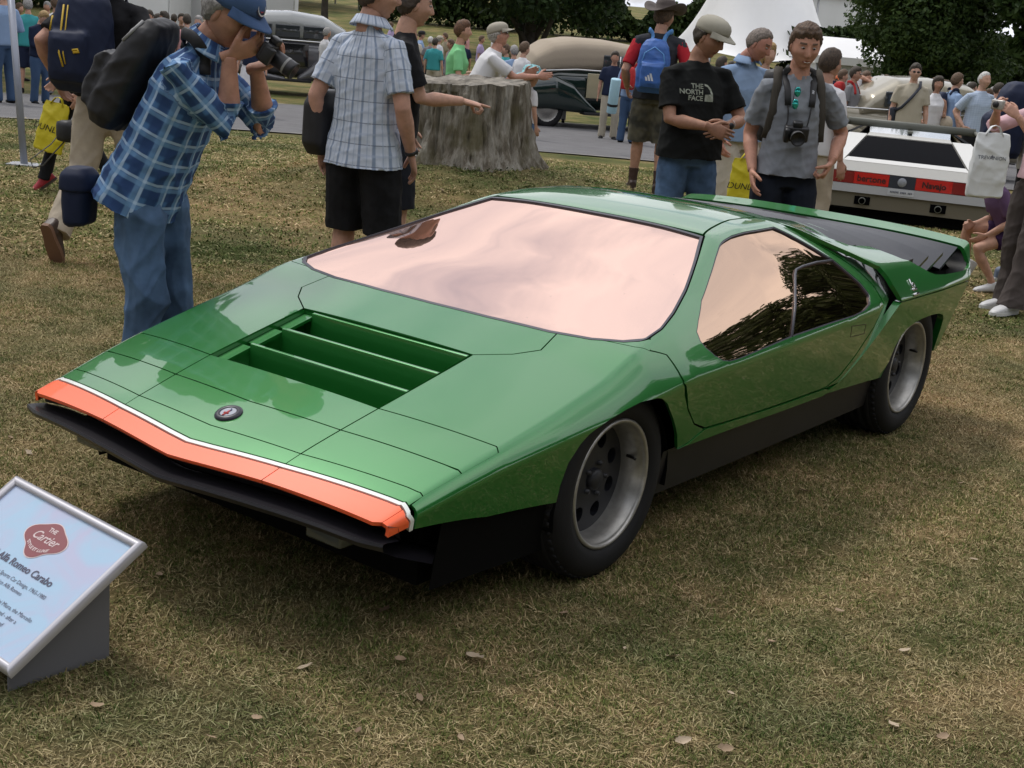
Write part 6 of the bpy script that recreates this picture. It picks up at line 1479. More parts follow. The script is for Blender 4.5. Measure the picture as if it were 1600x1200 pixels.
# between the black T-shirt man and the stump
folk(636, -147, R(-30), 1.80, 'pink', 'brown', 'g', 'man in pinkish checked shirt and brown trousers walking left of the stump', legs='walk', tex=plaid('pink_check', (.42, .26, .26), [(0, .05, 0, .01, (.2, .1, .12), .7), (1, .05, 0, .01, (.2, .1, .12), .7)]))
folk(652, -140, R(-40), 1.78, 'lblue', 'jeans', 'd', 'man in light blue shirt and jeans with dark cap near the stump', cap='black')
folk(667, -148, R(40), 1.66, 'grey', 'black', 'w', 'white haired woman in grey top and black skirt', female=True, bl='skirt', hk='short')
for i, (px, D, t, b_, h, lab, kw) in enumerate([
    (622, 44, 'red', 'navy', 'd', 'person in bright red cap left of the pink checked shirt', dict(cap='red')), (628, 50, 'white', 'stone', 'w', 'person in white hat behind the red cap', dict(cap='white')), (680, 42, 'white', 'stone', 'g', 'person in straw hat and white shirt behind the green woman', dict(cap='stone')), (690, 46, 'khaki', 'jeans', 'b', 'distant man in khaki behind the green woman', {}),
    (718, 40, 'navy', 'navy', 'd', 'dark dressed figure between green woman and tan cap', {}), (722, 52, 'pink', 'navy', 'g', 'small far figure in pink left of the tan cap', {}), (770, 40, 'black', 'jeans', 'd', 'dark figure right of the tan cap', {}), (786, 30, 'teal', 'navy', 'b', 'man in teal top raising his hand behind the stump', dict(arms=((.15, .25, 1.45), None))), (798, 28, 'lblue', 'jeans', 'g', 'person in pale blue behind the stump', {}),
    (766, 52, 'white', 'stone', 'b', 'small far figure in white under the dark tree', {}), (812, 24.5, 'white', 'jeans', 'b', 'man in white shirt left of the beige drophead car', dict()), (605, 52, 'lilac', 'stone', 'b', 'far figure in lilac between the two men at centre left', {})]):
    folk(px, D, (R(60), R(-60), R(-20), R(150))[i % 4], 1.74-.03*(i % 3), t, b_, h, lab, **kw)
STR = plaid('striped_jersey', (.42, .36, .28), [(1, .06, 0, .03, (.14, .11, .09), .8)])
folk(857, -186, R(20), 1.76, 'stone', 'stone', 'd', 'man in brown striped shirt beside the girl in bright blue', tex=STR)
p = folk(873, -193, R(30), 1.56, 'cyan', 'white', 'b', 'girl in bright blue top and pale trousers with a shoulder bag', female=True, lod=1, legs='walk', shoes='black')
# by the hat man
p = folk(967, -192, R(20), 1.74, 'black', 'navy', 'd', 'person in dark jacket carrying a rolled pale blue mat', lod=1, legs='walk', sleeve='long')
rm = empty('sleeping_mat', tuple(P3(959, 150, 21.5)), 0, label='rolled pale blue mat carried upright left of the blue backpack', cat='mat')
MB().lathe([(.0001, .27), (.075, .27), (.08, .26), (.08, -.26), (.075, -.27), (.0001, -.27)], (0, 0, 0), 20, Euler((R(8), R(-8), 0)).to_matrix()).build('roll', mat('pale_blue_foam', (.35, .55, .66), .7), rm)
MB().lathe([(.083, -.16), (.085, -.15), (.085, -.13), (.083, -.12)], (0, 0, 0), 20, Euler((R(8), R(-8), 0)).to_matrix()).build('band', BLKN, rm)
folk(978, -205, R(60), 1.80, 'white', 'jeans', 'b', 'man in white shirt and jeans left of the blue backpack', lod=1)
folk(985, 26, R(10), 1.78, 'lblue', 'jeans', 'b', 'man in light blue and red beside the drophead car', pack=('red', 'red and black backpack beside the drophead car windscreen'))
# small heads behind the right-hand group
for i, (px, D, t, b_, h, lab, kw) in enumerate([
    (1120, 24, 'pink', 'navy', 'd', 'dark haired woman between the black T-shirt and the blue polo', dict(female=True)), (1137, 27, 'brown', 'navy', 'd', 'man with dark hair behind the shoulder of the black T-shirt', {}), (1190, 15, 'cream', 'stone', 'y', 'blond woman between the blue polo and the smiling man', dict(female=True)),
    (1258, 26, 'red', 'navy', 'b', 'person in red behind the white shirted youth', {}), (1292, 34, 'red', 'jeans', 'b', 'person in red top under the low white canopy', {}), (1300, 38, 'navy', 'navy', 'd', 'dark figure right of the red top under the canopy', {}), (1307, 30, 'orange', 'navy', 'd', 'person in orange cap behind the red backpack', dict(cap='orange')),
    (1362, 34, 'white', 'stone', 'g', 'bald headed man seen over the roof of the sand coloured car', dict(hk='bald')), (1374, 36, 'cream', 'stone', 'w', 'second bald head over the roof of the sand coloured car', dict(hk='bald')), (1471, 26, 'brown', 'navy', 'b', 'brown haired woman behind the white tank top', dict(female=True)),
    (1503, 30, 'grey', 'navy', 'd', 'dark head left of the grey haired man', {}), (1546, 30, 'navy', 'navy', 'b', 'man behind the right shoulder of the grey haired man', {}), (1557, 26, 'white', 'jeans', 'd', 'dark haired person in white top left of the pink woman', {}), (1575, 34, 'orange', 'navy', 'd', 'person in orange under the frame stand', {}), (1568, 30, 'mint', 'stone', 'b', 'person in mint top under the frame stand', {}), (1482, 34, 'white', 'jeans', 'b', 'small far figure in white under the round tree', {}), (1512, 36, 'red', 'jeans', 'g', 'small far figure in red under the round tree', {}), (1395, 32, 'lblue', 'jeans', 'b', 'man behind the bonnet of the sand coloured car', {})]):
    folk(px, D, (R(-60), C_, R(-120), R(150))[i % 4], 1.75-.03*(i % 4), t, b_, h, lab, **kw)
p = folk(1330, 23.5, R(-85), 1.76, 'grey', 'stone', 'd', 'man in dark sunglasses and grey T-shirt wearing a red backpack', shades=True, lod=1, pack=('red', 'red and navy backpack on the man in sunglasses', (.30, .24, .50)))
p = folk(1347, 24.2, R(-100), 1.72, 'white', 'navy', 'b', 'man in white top holding a camera to his face', lod=1, arms=((.08, .2, 1.55), (-.1, .2, 1.5)))
dslr(p.W(Vector((0, .26, 1.55*p.k))), p.M.to_3x3(), 'black camera held to the face next to the red backpack', .05)
STP = mat('dark_strap', (.02, .025, .04), .6)
p = folk(1424, 20.6, R(-150), 1.80, 'stone', 'khaki', 'd', 'man in grey-beige T-shirt and sunglasses with a diagonal bag strap', shades=True, lod=1, build_=1.05, pack=None)
q = empty('sling_bag', tuple(p.W(p.up(.22, -.05, 1.02))), p.root.rotation_euler.z, label='dark bag slung diagonally across the grey-beige T-shirt', cat='bag'); bpy.context.view_layer.update()
MB().tube(rel(q, p, [p.up(-.10, -.02, 1.485), p.up(-.08, .125, 1.40), p.up(.02, .160, 1.25), p.up(.13, .150, 1.1), p.up(.20, .05, 1.04)]), [(.022, .006)]*5, 6).build('strap', STP, q); MB().rbox((0, 0, -.05), (.10, .2, .24), .03).build('bag_body', STP, q)
p = folk(1462, 21.4, R(-140), 1.66, 'white', 'jeans', 'd', 'woman in white tank top with a stone coloured handbag', female=True, lod=1, sleeve='none', arms=((.22, .1, 1.0), (-.12, .22, 1.12)))
q = empty('handbag', tuple(p.W(p.up(-.20, .12, .98))), p.root.rotation_euler.z, label='soft stone coloured handbag under the arm of the woman in white tank top', cat='bag'); link('bag_body', remesh(MB().ell((0, 0, 0), (.10, .12, .13), 14, 10), .015, 1), BEIGE, q)
p = folk(1490, 22.2, R(-40), 1.76, 'lblue', 'khaki', 'b', 'young man in pale shirt with dark blue backpack in profile', lod=1, pack=('navy', 'dark blue backpack on the young man in pale shirt', (.26, .2, .42)))
p = folk(1532, 19.3, R(-118), 1.74, 'lblue', 'black', 'w', 'grey haired man in pale blue short-sleeved shirt with dark belt', hk='receding', lod=1, build_=1.14, arms=((.25, .02, .95), (-.2, .12, 1.0)), tex=plaid('pale_blue_fine_check', (.42, .50, .62), [(0, .03, 0, .006, (.3, .38, .52), .6), (1, .03, 0, .006, (.3, .38, .52), .6)]))

for i, (px, D, t, b_, h, lab, kw) in enumerate([
    (1311, 27, 'white', 'jeans', 'b', 'person in white just left of the red backpack', {}), (1380, 27, 'blue', 'stone', 'b', 'man in bright blue top behind the windscreen of the sand coloured car', {}), (1409, 29, 'pink', 'navy', 'y', 'fair haired woman in pink left of the bag strap man', dict(female=True)), (1446, 28, 'cream', 'stone', 'g', 'grey haired person in cream between bag strap man and tank top', {}),
    (1476, 30, 'khaki', 'navy', 'b', 'man in khaki top between tank top and blue backpack', {}), (1515, 27, 'white', 'navy', 'd', 'dark haired person in white just left of the grey haired man', {}), (1550, 33, 'lilac', 'jeans', 'g', 'person in lilac top right of the grey haired man', {}), (1420, 36, 'green', 'stone', 'd', 'small far figure in green under the round tree', {}),
    (1458, 38, 'black', 'jeans', 'b', 'small far figure in black under the round tree', {}), (1532, 38, 'teal', 'stone', 'y', 'small far figure in teal under the round tree', {}), (1590, 31, 'red', 'navy', 'b', 'person in red at the right edge under the frame stand', {}), (1345, 34, 'cream', 'jeans', 'w', 'person in white hat behind the camera man by the red backpack', dict(cap='white')),
    (281, 33, 'brown', 'stone', 'd', 'man in brown top at the wall of the left marquee', {}), (222, 35, 'pink', 'jeans', 'y', 'fair haired far woman in pink by the left marquee', dict(female=True)), (312, 34, 'lblue', 'stone', 'b', 'man in light blue behind the blue cap', {}), (30, 30, 'green', 'stone', 'b', 'man in green shirt behind the metal pole', {}), (75, 34, 'red', 'navy', 'g', 'grey haired person in red behind the white polo', {}),
    (642, 40, 'cream', 'jeans', 'b', 'man in cream top behind the pinkish checked shirt', {}), (700, 34, 'grey', 'navy', 'b', 'grey figure just behind the woman in light green', {}), (674, 36, 'teal', 'stone', 'd', 'dark haired person in teal between white hair and the woman in green', {}), (745, 46, 'lilac', 'jeans', 'b', 'small far figure in lilac behind the tan cap', {}), (955, 27, 'navy', 'stone', 'd', 'dark haired man behind the windscreen pillar of the drophead car', {})]):
    folk(px, D, (R(-60), C_, R(-120), R(150), R(20))[i % 5], 1.76-.03*(i % 4), t, b_, h, lab, **kw)

# ------------------------------------------------------------------ parked cars in the background
def vintage(px, py, D, heading, label, paint, paint2, rooft, L=4.9, W_=1.75, H=1.62, soft=False, lod=1, spats=False, shift=0.):
    p = onground(px, py, D); root = empty('vintage_car', (p.x, p.y, p.z), heading, label=label, cat='car')
    X = Vector((0, 1, 0)); Z = Vector((0, 0, 1)); hw = W_/2
    GL = mat('dark_window_glass', (.03, .035, .04), .05, coat=.8)
    def loft(rows, name, m, vox=.03, par=root, n=20, pw=2.6, sm=3):
        mb = MB(); ringloft(mb, [(Vector((x, y, z)), X, Z, a, b) for x, y, z, a, b in rows], n, p=pw); return link(name, remesh(mb, vox, sm), m, par)
    # x forward, rear axle at x=-1.45, front axle at x=1.45
    body = loft([(-2.35, 0, .52, .30, .10), (-2.2, 0, .58, .48, .22), (-1.8, 0, .66, .58, .34), (-1.2, 0, .72, .66, .40), (-.4, 0, .72, .70, .40), (.5, 0, .72, .66, .38), (1.0, 0, .74, .52, .40), (1.7, 0, .76, .38, .38), (2.05, 0, .74, .30, .34), (2.12, 0, .72, .26, .28)], 'body', paint, pw=3)
    for s in (-1, 1):
        y = s*(hw-.20)
        loft([(-2.4, y*.9, .40, .06, .06), (-2.2, y*.95, .48, .14, .16), (-1.8, y, .60, .19, .27), (-1.35, y, .64, .20, .31), (-.95, y, .56, .18, .25), (-.65, y*1.02, .42, .15, .12), (-.45, y*1.02, .34, .12, .05)], 'rear_wing', paint)
        loft([(2.05, y*.98, .46, .10, .08), (1.92, y*.98, .58, .17, .18), (1.6, y*.98, .66, .19, .22), (1.2, y*1.0, .62, .18, .20), (.7, y*1.02, .48, .16, .13), (.2, y*1.03, .36, .14, .06), (-.2, y*1.03, .32, .12, .04)], 'front_wing', paint)
        hard(MB().rbox((0, s*(hw-.10), .31), (1.5, .26, .05), .015).build('running_board', BLKN, root))
        MB().rbox((-.1, s*.715, .80), (1.15, .03, .44), .012).build('door', paint2, root)
        MB().tube([(-1.9, s*.62, .98), (-.9, s*.70, 1.07), (.6, s*.66, 1.07), (1.6, s*.40, 1.05)], .016, 8).build('belt_moulding', CHROME, root)
        hl = MB().lathe([(.0001, .0), (.09, .02), (.11, .06), (.10, .07), (.0001, .075)], (1.93, s*.52, .80), 18, Matrix(((0, 0, 1), (0, 1, 0), (1, 0, 0)))); hl.build('headlight', CHROME, root)
        for x in (-1.45, 1.45):
            c = Vector((x, s*(hw-.20), .34)); M = Matrix(((1, 0, 0), (0, 0, s), (0, 1, 0))); t = MB().lathe([(.22, .06), (.28, .085), (.335, .06), (.345, .0), (.335, -.06), (.25, -.08)], c, 28, M).build('wheel', RUBBER, root)
            MB().lathe([(.225, .062), (.20, .05), (.14, .045), (.10, .07), (.05, .09), (.0001, .092)], c, 24, M).build('hub_cap', ALLOY, t)
    if soft:
        loft([(-1.85, 0, .95, .40, .06), (-1.7, 0, 1.10, .58, .22), (-1.35, 0, 1.22, .64, .32), (-.9, 0, 1.29, .64, .33), (-.2, 0, 1.31, .63, .31), (.45, 0, 1.28, .60, .28), (.62, 0, 1.20, .58, .22)], 'hood', rooft, sm=4, pw=3)
        for s in (-1, 1):
            MB().rbox((.06, s*.628, 1.23), (.80, .03, .26), .02).build('window', GL, root)
            MB().tube([(-.0, s*.648, 1.10), (.0, s*.648, 1.35)], .014, 6).build('window_post', CHROME, root)
        MB().ell((-1.63, 0, 1.22), (.05, .26, .09), 16, 8, Euler((0, R(-25), 0)).to_matrix()).build('rear_window', GL, root)
    else:
        loft([(-1.75, 0, .96, .42, .06), (-1.5, 0, 1.12, .55, .22), (-1.0, 0, 1.25, .62, .32), (-.3, 0, 1.30, .63, .33), (.3, 0, 1.28, .61, .31), (.75, 0, 1.12, .58, .20), (.95, 0, 1.0, .55, .08)], 'roof', rooft, sm=4, pw=3)
        for s in (-1, 1):
            for xa, xb in ((-1.05, -.55), (-.48, .05), (.12, .60)):
                q = 1.10+.0; MB().rbox(((xa+xb)/2, s*.608, 1.24), (xb-xa, .05, .25), .02).build('window', GL, root)
        MB().rbox((.78, 0, 1.17), (.03, .98, .28), .012, Euler((0, R(-38), 0)).to_matrix()).build('windscreen', GL, root)
        MB().rbox((-1.52, 0, 1.22), (.03, .56, .18), .012, Euler((0, R(42), 0)).to_matrix()).build('rear_window', GL, root)
    MB().tube([(-2.5, -.75, .42), (-2.55, 0, .42), (-2.5, .75, .42)], .04, 8).build('rear_bumper', CHROME, root)
    MB().tube([(2.2, -.75, .42), (2.28, 0, .42), (2.2, .75, .42)], .04, 8).build('front_bumper', CHROME, root)
    sc_ = L/4.6; root.scale = (sc_, sc_, sc_*H/1.62); return root
DG = mat('dark_green_lacquer', (.006, .018, .016), .15, coat=1); TAN = mat('tan_lacquer', (.35, .31, .20), .25, coat=.8); HOODC = mat('beige_hood_cloth', (.36, .30, .23), .9, bump=.003, bscale=30)
SILV = mat('pale_silver_lacquer', (.24, .25, .245), .25, coat=.8, metal=.3); GRYL = mat('graphite_lacquer', (.085, .085, .095), .25, coat=.8); SAND = mat('sand_lacquer', (.30, .27, .20), .28, coat=.8, metal=.2)
vintage(940, 185, 31.5, RIGHT_+R(20), 'vintage beige and dark green drophead car with its soft top raised', DG, TAN, HOODC, soft=True, L=5.3, H=1.72)
vintage(428, 140, 34.5, LEFT_+R(14), 'vintage grey and black saloon car partly hidden by the photographer', GRYL, mat('black_lacquer', (.008, .008, .01), .15, coat=1), SILV, L=5.2, H=1.80)
vintage(1395, 215, 24.2, LEFT_+R(16), 'vintage sand coloured coupe behind the white wedge car', SAND, SAND, SAND, L=4.9, H=1.58)

# white wedge car seen from the rear
nl = P3(1270, 322, 13.55); nr = P3(1540, 352, 13.15); nc = (nl+nr)/2; hd = math.atan2((nr-nl).y, (nr-nl).x)+R(90)
nav = empty('wedge_car', (nc.x, nc.y, ter(nc.x, nc.y)), hd-R(90), label='white and red wedge shaped show car seen from behind on the lawn', cat='car')
WH = mat('white_show_lacquer', (.62, .61, .57), .3, coat=.6); RED = mat('red_lens', (.55, .012, .01), .35, coat=.6); REDD = mat('dark_red_lens', (.22, .010, .010), .3, coat=.6); KH = mat('khaki_lower_body', (.14, .125, .09), .6); BG = mat('black_rear_glass', (.004, .004, .005), .10, spec=.06); BG.node_tree.nodes['Principled BSDF'].inputs['IOR'].default_value = 1.12; GFR = mat('grey_green_frame', (.13, .135, .115), .5)
hw = .86
def quadbox(name, pts, th, m, par=nav, flip_=False):
    """pts: closed polygon (3D), thickened along its normal"""
    pts = [Vector(q) for q in pts]; n = (pts[1]-pts[0]).cross(pts[2]-pts[0]).normalized()*th; k = len(pts)
    return hard(MB().add(pts+[q-n for q in pts], [tuple(range(k)), tuple(range(2*k-1, k-1, -1))]+[(i, k+i, k+(i+1) % k, (i+1) % k) for i in range(k)]).build(name, m, par, smooth=False))
quadbox('rear_edge', [(-hw, -.02, .485), (hw, -.02, .485), (hw, .03, .575), (-hw, .03, .575)], .05, WH)
def deck(x0, x1, y0, y1, z0, z1, m, nm): quadbox(nm, [(x0[0], y0, z0), (x1[0], y0, z0), (x1[1], y1, z1), (x0[1], y1, z1)], .03, m)
deck((-hw, -.60), (-.60, -.42), .03, .80, .578, .80, WH, 'deck_side'); deck((.60, .42), (hw, .60), .03, .80, .578, .80, WH, 'deck_side')
deck((-.597, -.56), (.597, .56), .03, .13, .578, .607, WH, 'deck_lip'); deck((-.557, -.417), (.557, .417), .132, .74, .606, .780, BG, 'rear_window'); deck((-.42, -.40), (.42, .40), .745, .87, .790, .815, WH, 'roof_edge')
quadbox('roof', [(-.40, .872, .815), (.40, .872, .815), (.42, 1.7, .86), (-.42, 1.7, .86)], .03, mat('pale_glass_roof', (.35, .38, .40), .1, coat=1)); MB().box((0, 1.25, .848), (.05, .75, .02)).build('roof_rib', GFR, nav, smooth=False)
quadbox('windscreen', [(-.42, 1.72, .855), (.42, 1.72, .855), (.62, 2.6, .60), (-.62, 2.6, .60)], .02, BG); quadbox('bonnet', [(-.62, 2.62, .60), (.62, 2.62, .60), (.75, 3.6, .42), (-.75, 3.6, .42)], .03, WH)
for s in (-1, 1):
    quadbox('side_window', [(s*.605, .80, .795), (s*.835, .45, .60), (s*.86, 1.5, .60), (s*.44, 1.65, .85)], .02, BG)
    quadbox('flank', [(s*hw, .0, .30), (s*hw, .0, .57), (s*.875, 1.8, .58), (s*.80, 3.6, .40), (s*.80, 3.6, .22), (s*hw, 2.9, .22)], .03, WH)
    MB().tube([(s*.82, .25, .60), (s*.66, .95, .885), (s*.64, 1.05, .90)], [(.022, .018)]*3, 8).build('wing_stay', GFR, nav)
    for y in (.55, 2.95):
        c = Vector((s*.72, y, .30)); M = Matrix(((0, 0, s), (1, 0, 0), (0, 1, 0))); t = MB().lathe([(.19, .12), (.27, .13), (.30, .10), (.30, -.12), (.26, -.14)], c, 28, M).build('wheel', RUBBER, nav); MB().lathe([(.19, .115), (.17, .10), (.10, .09), (.0001, .10)], c, 20, M).build('rim', ALLOY, t)
    quadbox('exhaust_recess', [(s*.36-.075, -.012, .165), (s*.36+.075, -.012, .165), (s*.36+.075, -.010, .245), (s*.36-.075, -.010, .245)], .02, BG); MB().lathe([(.028, 0), (.034, 0), (.034, .06), (.028, .06)], (s*.36, -.05, .205), 14, Matrix(((1, 0, 0), (0, 0, 1), (0, 1, 0)))).build('exhaust_pipe', GFR, nav)
MB().tube([(-.64, 1.05, .90), (.64, 1.05, .90)], [(.018, .04)]*2, 8).build('wing_bar', GFR, nav)
MB().tube([(-.82, .25, .60), (-.64, 1.05, .90)], [(.02, .02)]*2, 8)
for x0, x1, m, nm in ((-.855, -.47, REDD, 'tail_light'), (-.468, -.135, RED, 'red_panel'), (-.133, .115, mat('dark_plate', (.03, .035, .05), .4), 'badge_panel'), (.117, .46, RED, 'red_panel'), (.462, .855, REDD, 'tail_light')):
    o = quadbox(nm, [(x0, -.03, .365), (x1, -.03, .365), (x1, -.028, .478), (x0, -.028, .478)], .02, m)
quadbox('bumper', [(-hw, -.035, .28), (hw, -.035, .28), (hw, -.032, .36), (-hw, -.032, .36)], .06, mat('pale_grey_bumper', (.42, .43, .45), .5))
quadbox('lower_panel', [(-.85, -.005, .13), (.85, -.005, .13), (.86, -.005, .275), (-.86, -.005, .275)], .05, KH); quadbox('underbody', [(-.80, .1, .10), (.80, .1, .10), (.75, 3.4, .12), (-.75, 3.4, .12)], .08, DARKIN)
MB().box((0, 1.8, .35), (1.3, 3.0, .38)).build('inner_body', DARKIN, nav, smooth=False)
def flattext(tx, size, loc, m, par, bold=.001, align='CENTER'):
    me = textmesh(tx, size, align=align, bold=bold)
    for v in me.vertices: v.co = Vector((loc[0]+v.co.x, loc[1], loc[2]+v.co.y))
    return link('lettering', me, m, par, smooth=False)
LT_ = mat('dark_lettering', (.05, .012, .012), .5)
flattext('bertone', .085, (-.30, -.034, .42), LT_, nav, .0015); flattext('Navajo', .080, (.29, -.034, .42), LT_, nav, .0025)
bd = MB().lathe([(.0001, .004), (.040, .004), (.043, .0)], (-.01, -.033, .422), 20, Matrix(((1, 0, 0), (0, 0, -1), (0, 1, 0)))); bd.build('round_badge', mat('badge_silver', (.28, .30, .34), .4), nav)
quadbox('number_plate', [(-.133, -.040, .295), (.115, -.040, .295), (.115, -.039, .352), (-.133, -.039, .352)], .004, mat('plate_grey', (.50, .52, .55), .5))
mb = MB()
for k in range(15):
    if k not in (6, 11): mb.box((-.105+.014*k, -.043, .325), (.009, .002, .016+.004*(k % 2)))
mb.build('plate_print', mat('plate_ink', (.10, .11, .14), .6), nav, smooth=False)

# ------------------------------------------------------------------ information board
# corners of the framed sheet, measured on the lawn in front of the car
c1, c2, c3 = P3(22, 742, 2.60), P3(221, 846, 2.38), P3(14, 1056, 2.12)
ex = (c2-c1).normalized(); w = (c2-c1).length; dn = (c3-c2); dn = (dn-ex*dn.dot(ex)); h = dn.length; dn.normalize(); nn = ex.cross(-dn).normalized()
c1, c2, c3 = P3(22, 742, 3.78), P3(221, 846, 3.43), P3(14, 1056, 3.20)
ex = (c2-c1).normalized(); w = (c2-c1).length; dn = (c3-c2); dn = (dn-ex*dn.dot(ex)); h = dn.length; dn.normalize(); ey = -dn; nn = ex.cross(ey).normalized()
board = empty('information_board', tuple(c3), 0, label='tilted information board with silver frame and pale blue sheet in front of the car', cat='sign')
MBd = Matrix((ex, ey, nn)).transposed().to_4x4(); MBd.translation = c3-ex*w; board.matrix_world = MBd
# local: x 0..w, y 0..h (top), z out of the face
SF = mat('brushed_silver_frame', (.50, .49, .52), .35, metal=.55)
for a, b, nm in (((0, 0), (w, 0), 'frame_rail'), ((w, 0), (w, h), 'frame_rail'), ((w, h), (0, h), 'frame_rail'), ((0, h), (0, 0), 'frame_rail')):
    a = Vector((*a, 0)); b = Vector((*b, 0)); d = (b-a).normalized(); s_ = Vector((0, 0, 1)).cross(d); L = (b-a).length; V = []; prof = [(0, -.012), (.0, .004), (.006, .011), (.016, .012), (.024, .006), (.025, .0), (.025, -.012)]
    for t in (0, 1):
        for u, z in prof: V.append(a+d*(u if t == 0 else L-u)+s_*u+Vector((0, 0, z)))
    n = len(prof); hard(MB().add(V, [(i, i+1, n+i+1, n+i) for i in range(n-1)]+[(n-1, 0, n, 2*n-1)]).build(nm, SF, board), 50)
pm = bpy.data.materials.new('pale_blue_poster'); pm.use_nodes = True; nt = pm.node_tree; b_ = nt.nodes['Principled BSDF']; b_.inputs['Roughness'].default_value = .25; b_.inputs['Coat Weight'].default_value = .5
co = N(nt, 'ShaderNodeTexCoord'); n_ = N(nt, 'ShaderNodeTexNoise', Scale=5.0, Detail=3.0, Distortion=1.2); nt.links.new(co.outputs['Object'], n_.inputs['Vector']); rp = N(nt, 'ShaderNodeValToRGB'); nt.links.new(n_.outputs['Fac'], rp.inputs['Fac'])
rp.color_ramp.elements[0].position = .40; rp.color_ramp.elements[0].color = (.34, .50, .66, 1); rp.color_ramp.elements[1].position = .60; rp.color_ramp.elements[1].color = (.42, .44, .60, 1); nt.links.new(rp.outputs['Color'], b_.inputs['Base Color'])
MB().box((w/2, h/2, -.004), (w-.046, h-.046, .006)).build('poster_sheet', pm, board, smooth=False); MB().box((w/2, h/2, -.011), (w-.01, h-.01, .006)).build('back_board', mat('board_back', (.20, .20, .20), .7), board, smooth=False)
CRM = mat('emblem_cream', (.62, .50, .50), .5); BUR = mat('emblem_burgundy', (.22, .055, .065), .5); TXT = mat('slate_print', (.075, .075, .12), .6)
def emblem(s, z, m, nm):
    n = 48; V = [(w*.50, h*.735, z)]; 
    for q in range(n):
        a = 2*math.pi*q/n; r = s*(.064+.007*math.cos(4*a)+.004*math.cos(2*a)+.004*math.sin(3*a)); V.append((w*.50+r*math.cos(a)*1.12, h*.735+r*math.sin(a)*.86, z))
    link(nm, mesh_pd(V, [(0, 1+q, 1+(q+1) % n) for q in range(n)]), m, board, smooth=False)
emblem(1.05, .0000, CRM, 'emblem_edge'); emblem(1.0, .0006, BUR, 'emblem')
def btext(tx, size, x, y, m, nm='lettering', shear=0, arc=0., align='CENTER', bold=0, z=.0003):
    me = textmesh(tx, size, shear=shear, align=align, bold=bold)
    for v in me.vertices: v.co = Vector((x+v.co.x, y+v.co.y+arc*v.co.x**2, z))
    return link(nm, me, m, board, smooth=False)
btext('THE', .018, w*.50, h*.735+.030, CRM, bold=.0006, z=.0012); btext('Cartier', .036, w*.50, h*.735+.003, CRM, shear=.35, bold=.0004, z=.0012); btext('STYLE ET LUXE', .0135, w*.50, h*.735-.036, CRM, arc=7, bold=.0005, z=.0012)
btext('1968 Alfa Romeo Carabo', .030, w*.5, h*.53, TXT, bold=.0007)
for k, (tx, y) in enumerate((('Studies in the Popular Sports Car Design, 1965-1980', .445), ('by Museo Storico Alfa Romeo', .395), ('Design which influenced the Lamborghini Miura, the Marcello', .30), ('Gandini design study, formed and painted - after a', .25), ('is a company together with mid-mounted', .20), ('engine in all other details, due to', .15), ('additional registered in front', .10))):
    btext(tx, .0165, w*.5, h*y, TXT)
# cheek and back leg of the stand, folded grey sheet
GS = mat('grey_sheet_stand', (.15, .15, .16), .6); inv = MBd.inverted()
def under(u, v): return MBd @ Vector((u, v, -.016))
for u in (w-.055, .055):
    top_ = under(u, h*.80); lo = under(u, h*.06); a = [lo, under(u, h*.45), top_, Vector((top_.x, top_.y, ter(0, 0)-.01)), Vector((lo.x, lo.y, -.01))]
    q = [inv @ v for v in a]; e_ = Vector((.006, 0, 0)); V = q+[v-e_ for v in q]; hard(MB().add(V, [(0, 1, 2, 3, 4), (9, 8, 7, 6, 5)]+[(i, (i+1) % 5, 5+(i+1) % 5, 5+i) for i in range(5)]).build('stand_cheek', GS, board, smooth=False))
ta, tb_ = under(w-.058, h*.80), under(.058, h*.80); a = [ta, tb_, Vector((tb_.x, tb_.y, -.01)), Vector((ta.x, ta.y, -.01))]
link('stand_back', mesh_pd([inv @ v for v in a], [(0, 1, 2, 3)]), GS, board, smooth=False)

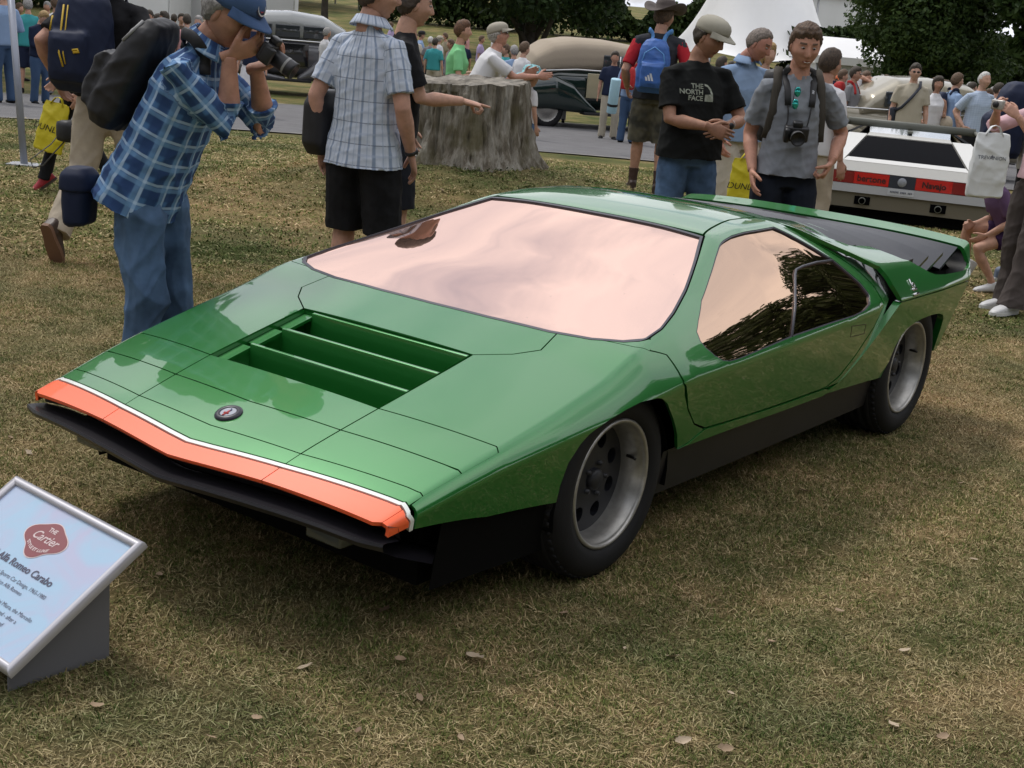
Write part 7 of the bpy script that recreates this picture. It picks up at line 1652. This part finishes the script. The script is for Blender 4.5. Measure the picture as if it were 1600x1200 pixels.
# ------------------------------------------------------------------ fallen leaves on the grass
LFM = [mat('dry_leaf_pale', (.42, .33, .23), .7), mat('dry_leaf_tan', (.30, .21, .13), .7), mat('dry_leaf_brown', (.16, .10, .06), .7)]
r = np.random.default_rng(12)
def leafmesh(seed):
    r2 = np.random.default_rng(seed); n = 9; V = []; c = r2.random()*.5+.3
    for i in range(n):
        t = i/(n-1); wd = math.sin(math.pi*t)**.7*.45*(1+.2*r2.normal()); x = t-.5; z = .25*c*(x*2)**2+.06*r2.random(); V += [(x, -wd*.5, z+abs(wd)*.35*c), (x, 0, z), (x, wd*.5, z+abs(wd)*.45*c)]
    F = []
    for i in range(n-1):
        for k in (0, 1): F.append((i*3+k, i*3+k+1, i*3+4+k, i*3+3+k))
    return mesh_pd(V, F)
lms = [leafmesh(k) for k in range(5)]
spots = [(742, 1038, .075, 0), (1051, 1034, .045, 0), (476, 1050, .04, 0), (600, 960, .05, 2), (1065, 1166, .04, 0), (1130, 1178, .045, 1), (655, 1098, .03, 1), (1412, 1023, .035, 0), (1395, 1140, .04, 0), (627, 1040, .04, 1), (402, 1130, .03, 1), (1255, 772, .04, 1), (910, 905, .03, 0), (828, 1175, .03, 0), (1470, 1160, .035, 1), (250, 905, .03, 1), (1520, 880, .03, 0), (150, 1110, .035, 1), (45, 712, .03, 0), (15, 690, .03, 1), (880, 965, .03, 1), (1140, 1090, .025, 0), (1310, 960, .03, 1), (330, 1160, .03, 1), (1205, 1010, .025, 1), (975, 1020, .02, 0), (560, 1150, .03, 2), (720, 1160, .025, 1), (270, 250, .05, 0), (455, 235, .05, 0), (690, 300, .05, 1), (1420, 640, .03, 0), (1500, 760, .03, 1)]
LEAFLAB = {0: 'largest pale curled dry leaf in the foreground grass, below the front tyre', 1: 'pale folded dry leaf alone in the grass at lower right of centre', 2: 'pale dry leaf in the grass between the board and the largest leaf', 3: 'brown dry leaf lying in the shadow just ahead of the car nose', 4: 'pale dry leaf near the bottom edge, left one of a close pair', 5: 'tan dry leaf near the bottom edge, right one of a close pair'}
for i, (px, py, s_, mi) in enumerate(spots):
    g_ = gh(px, py); me = lms[i % 5].copy(); o = link('fallen_leaf', me, LFM[mi], None, smooth=True, label=LEAFLAB.get(i, 'small dry leaf, one of many specks scattered over the short grass'), cat='leaf', group='fallen leaves scattered over the lawn')
    o.location = (g_.x, g_.y, g_.z+.012); o.scale = (s_*1.15, s_*1.15, s_*1.15); o.rotation_euler = (r.normal()*.25, r.normal()*.25, r.random()*6.28)
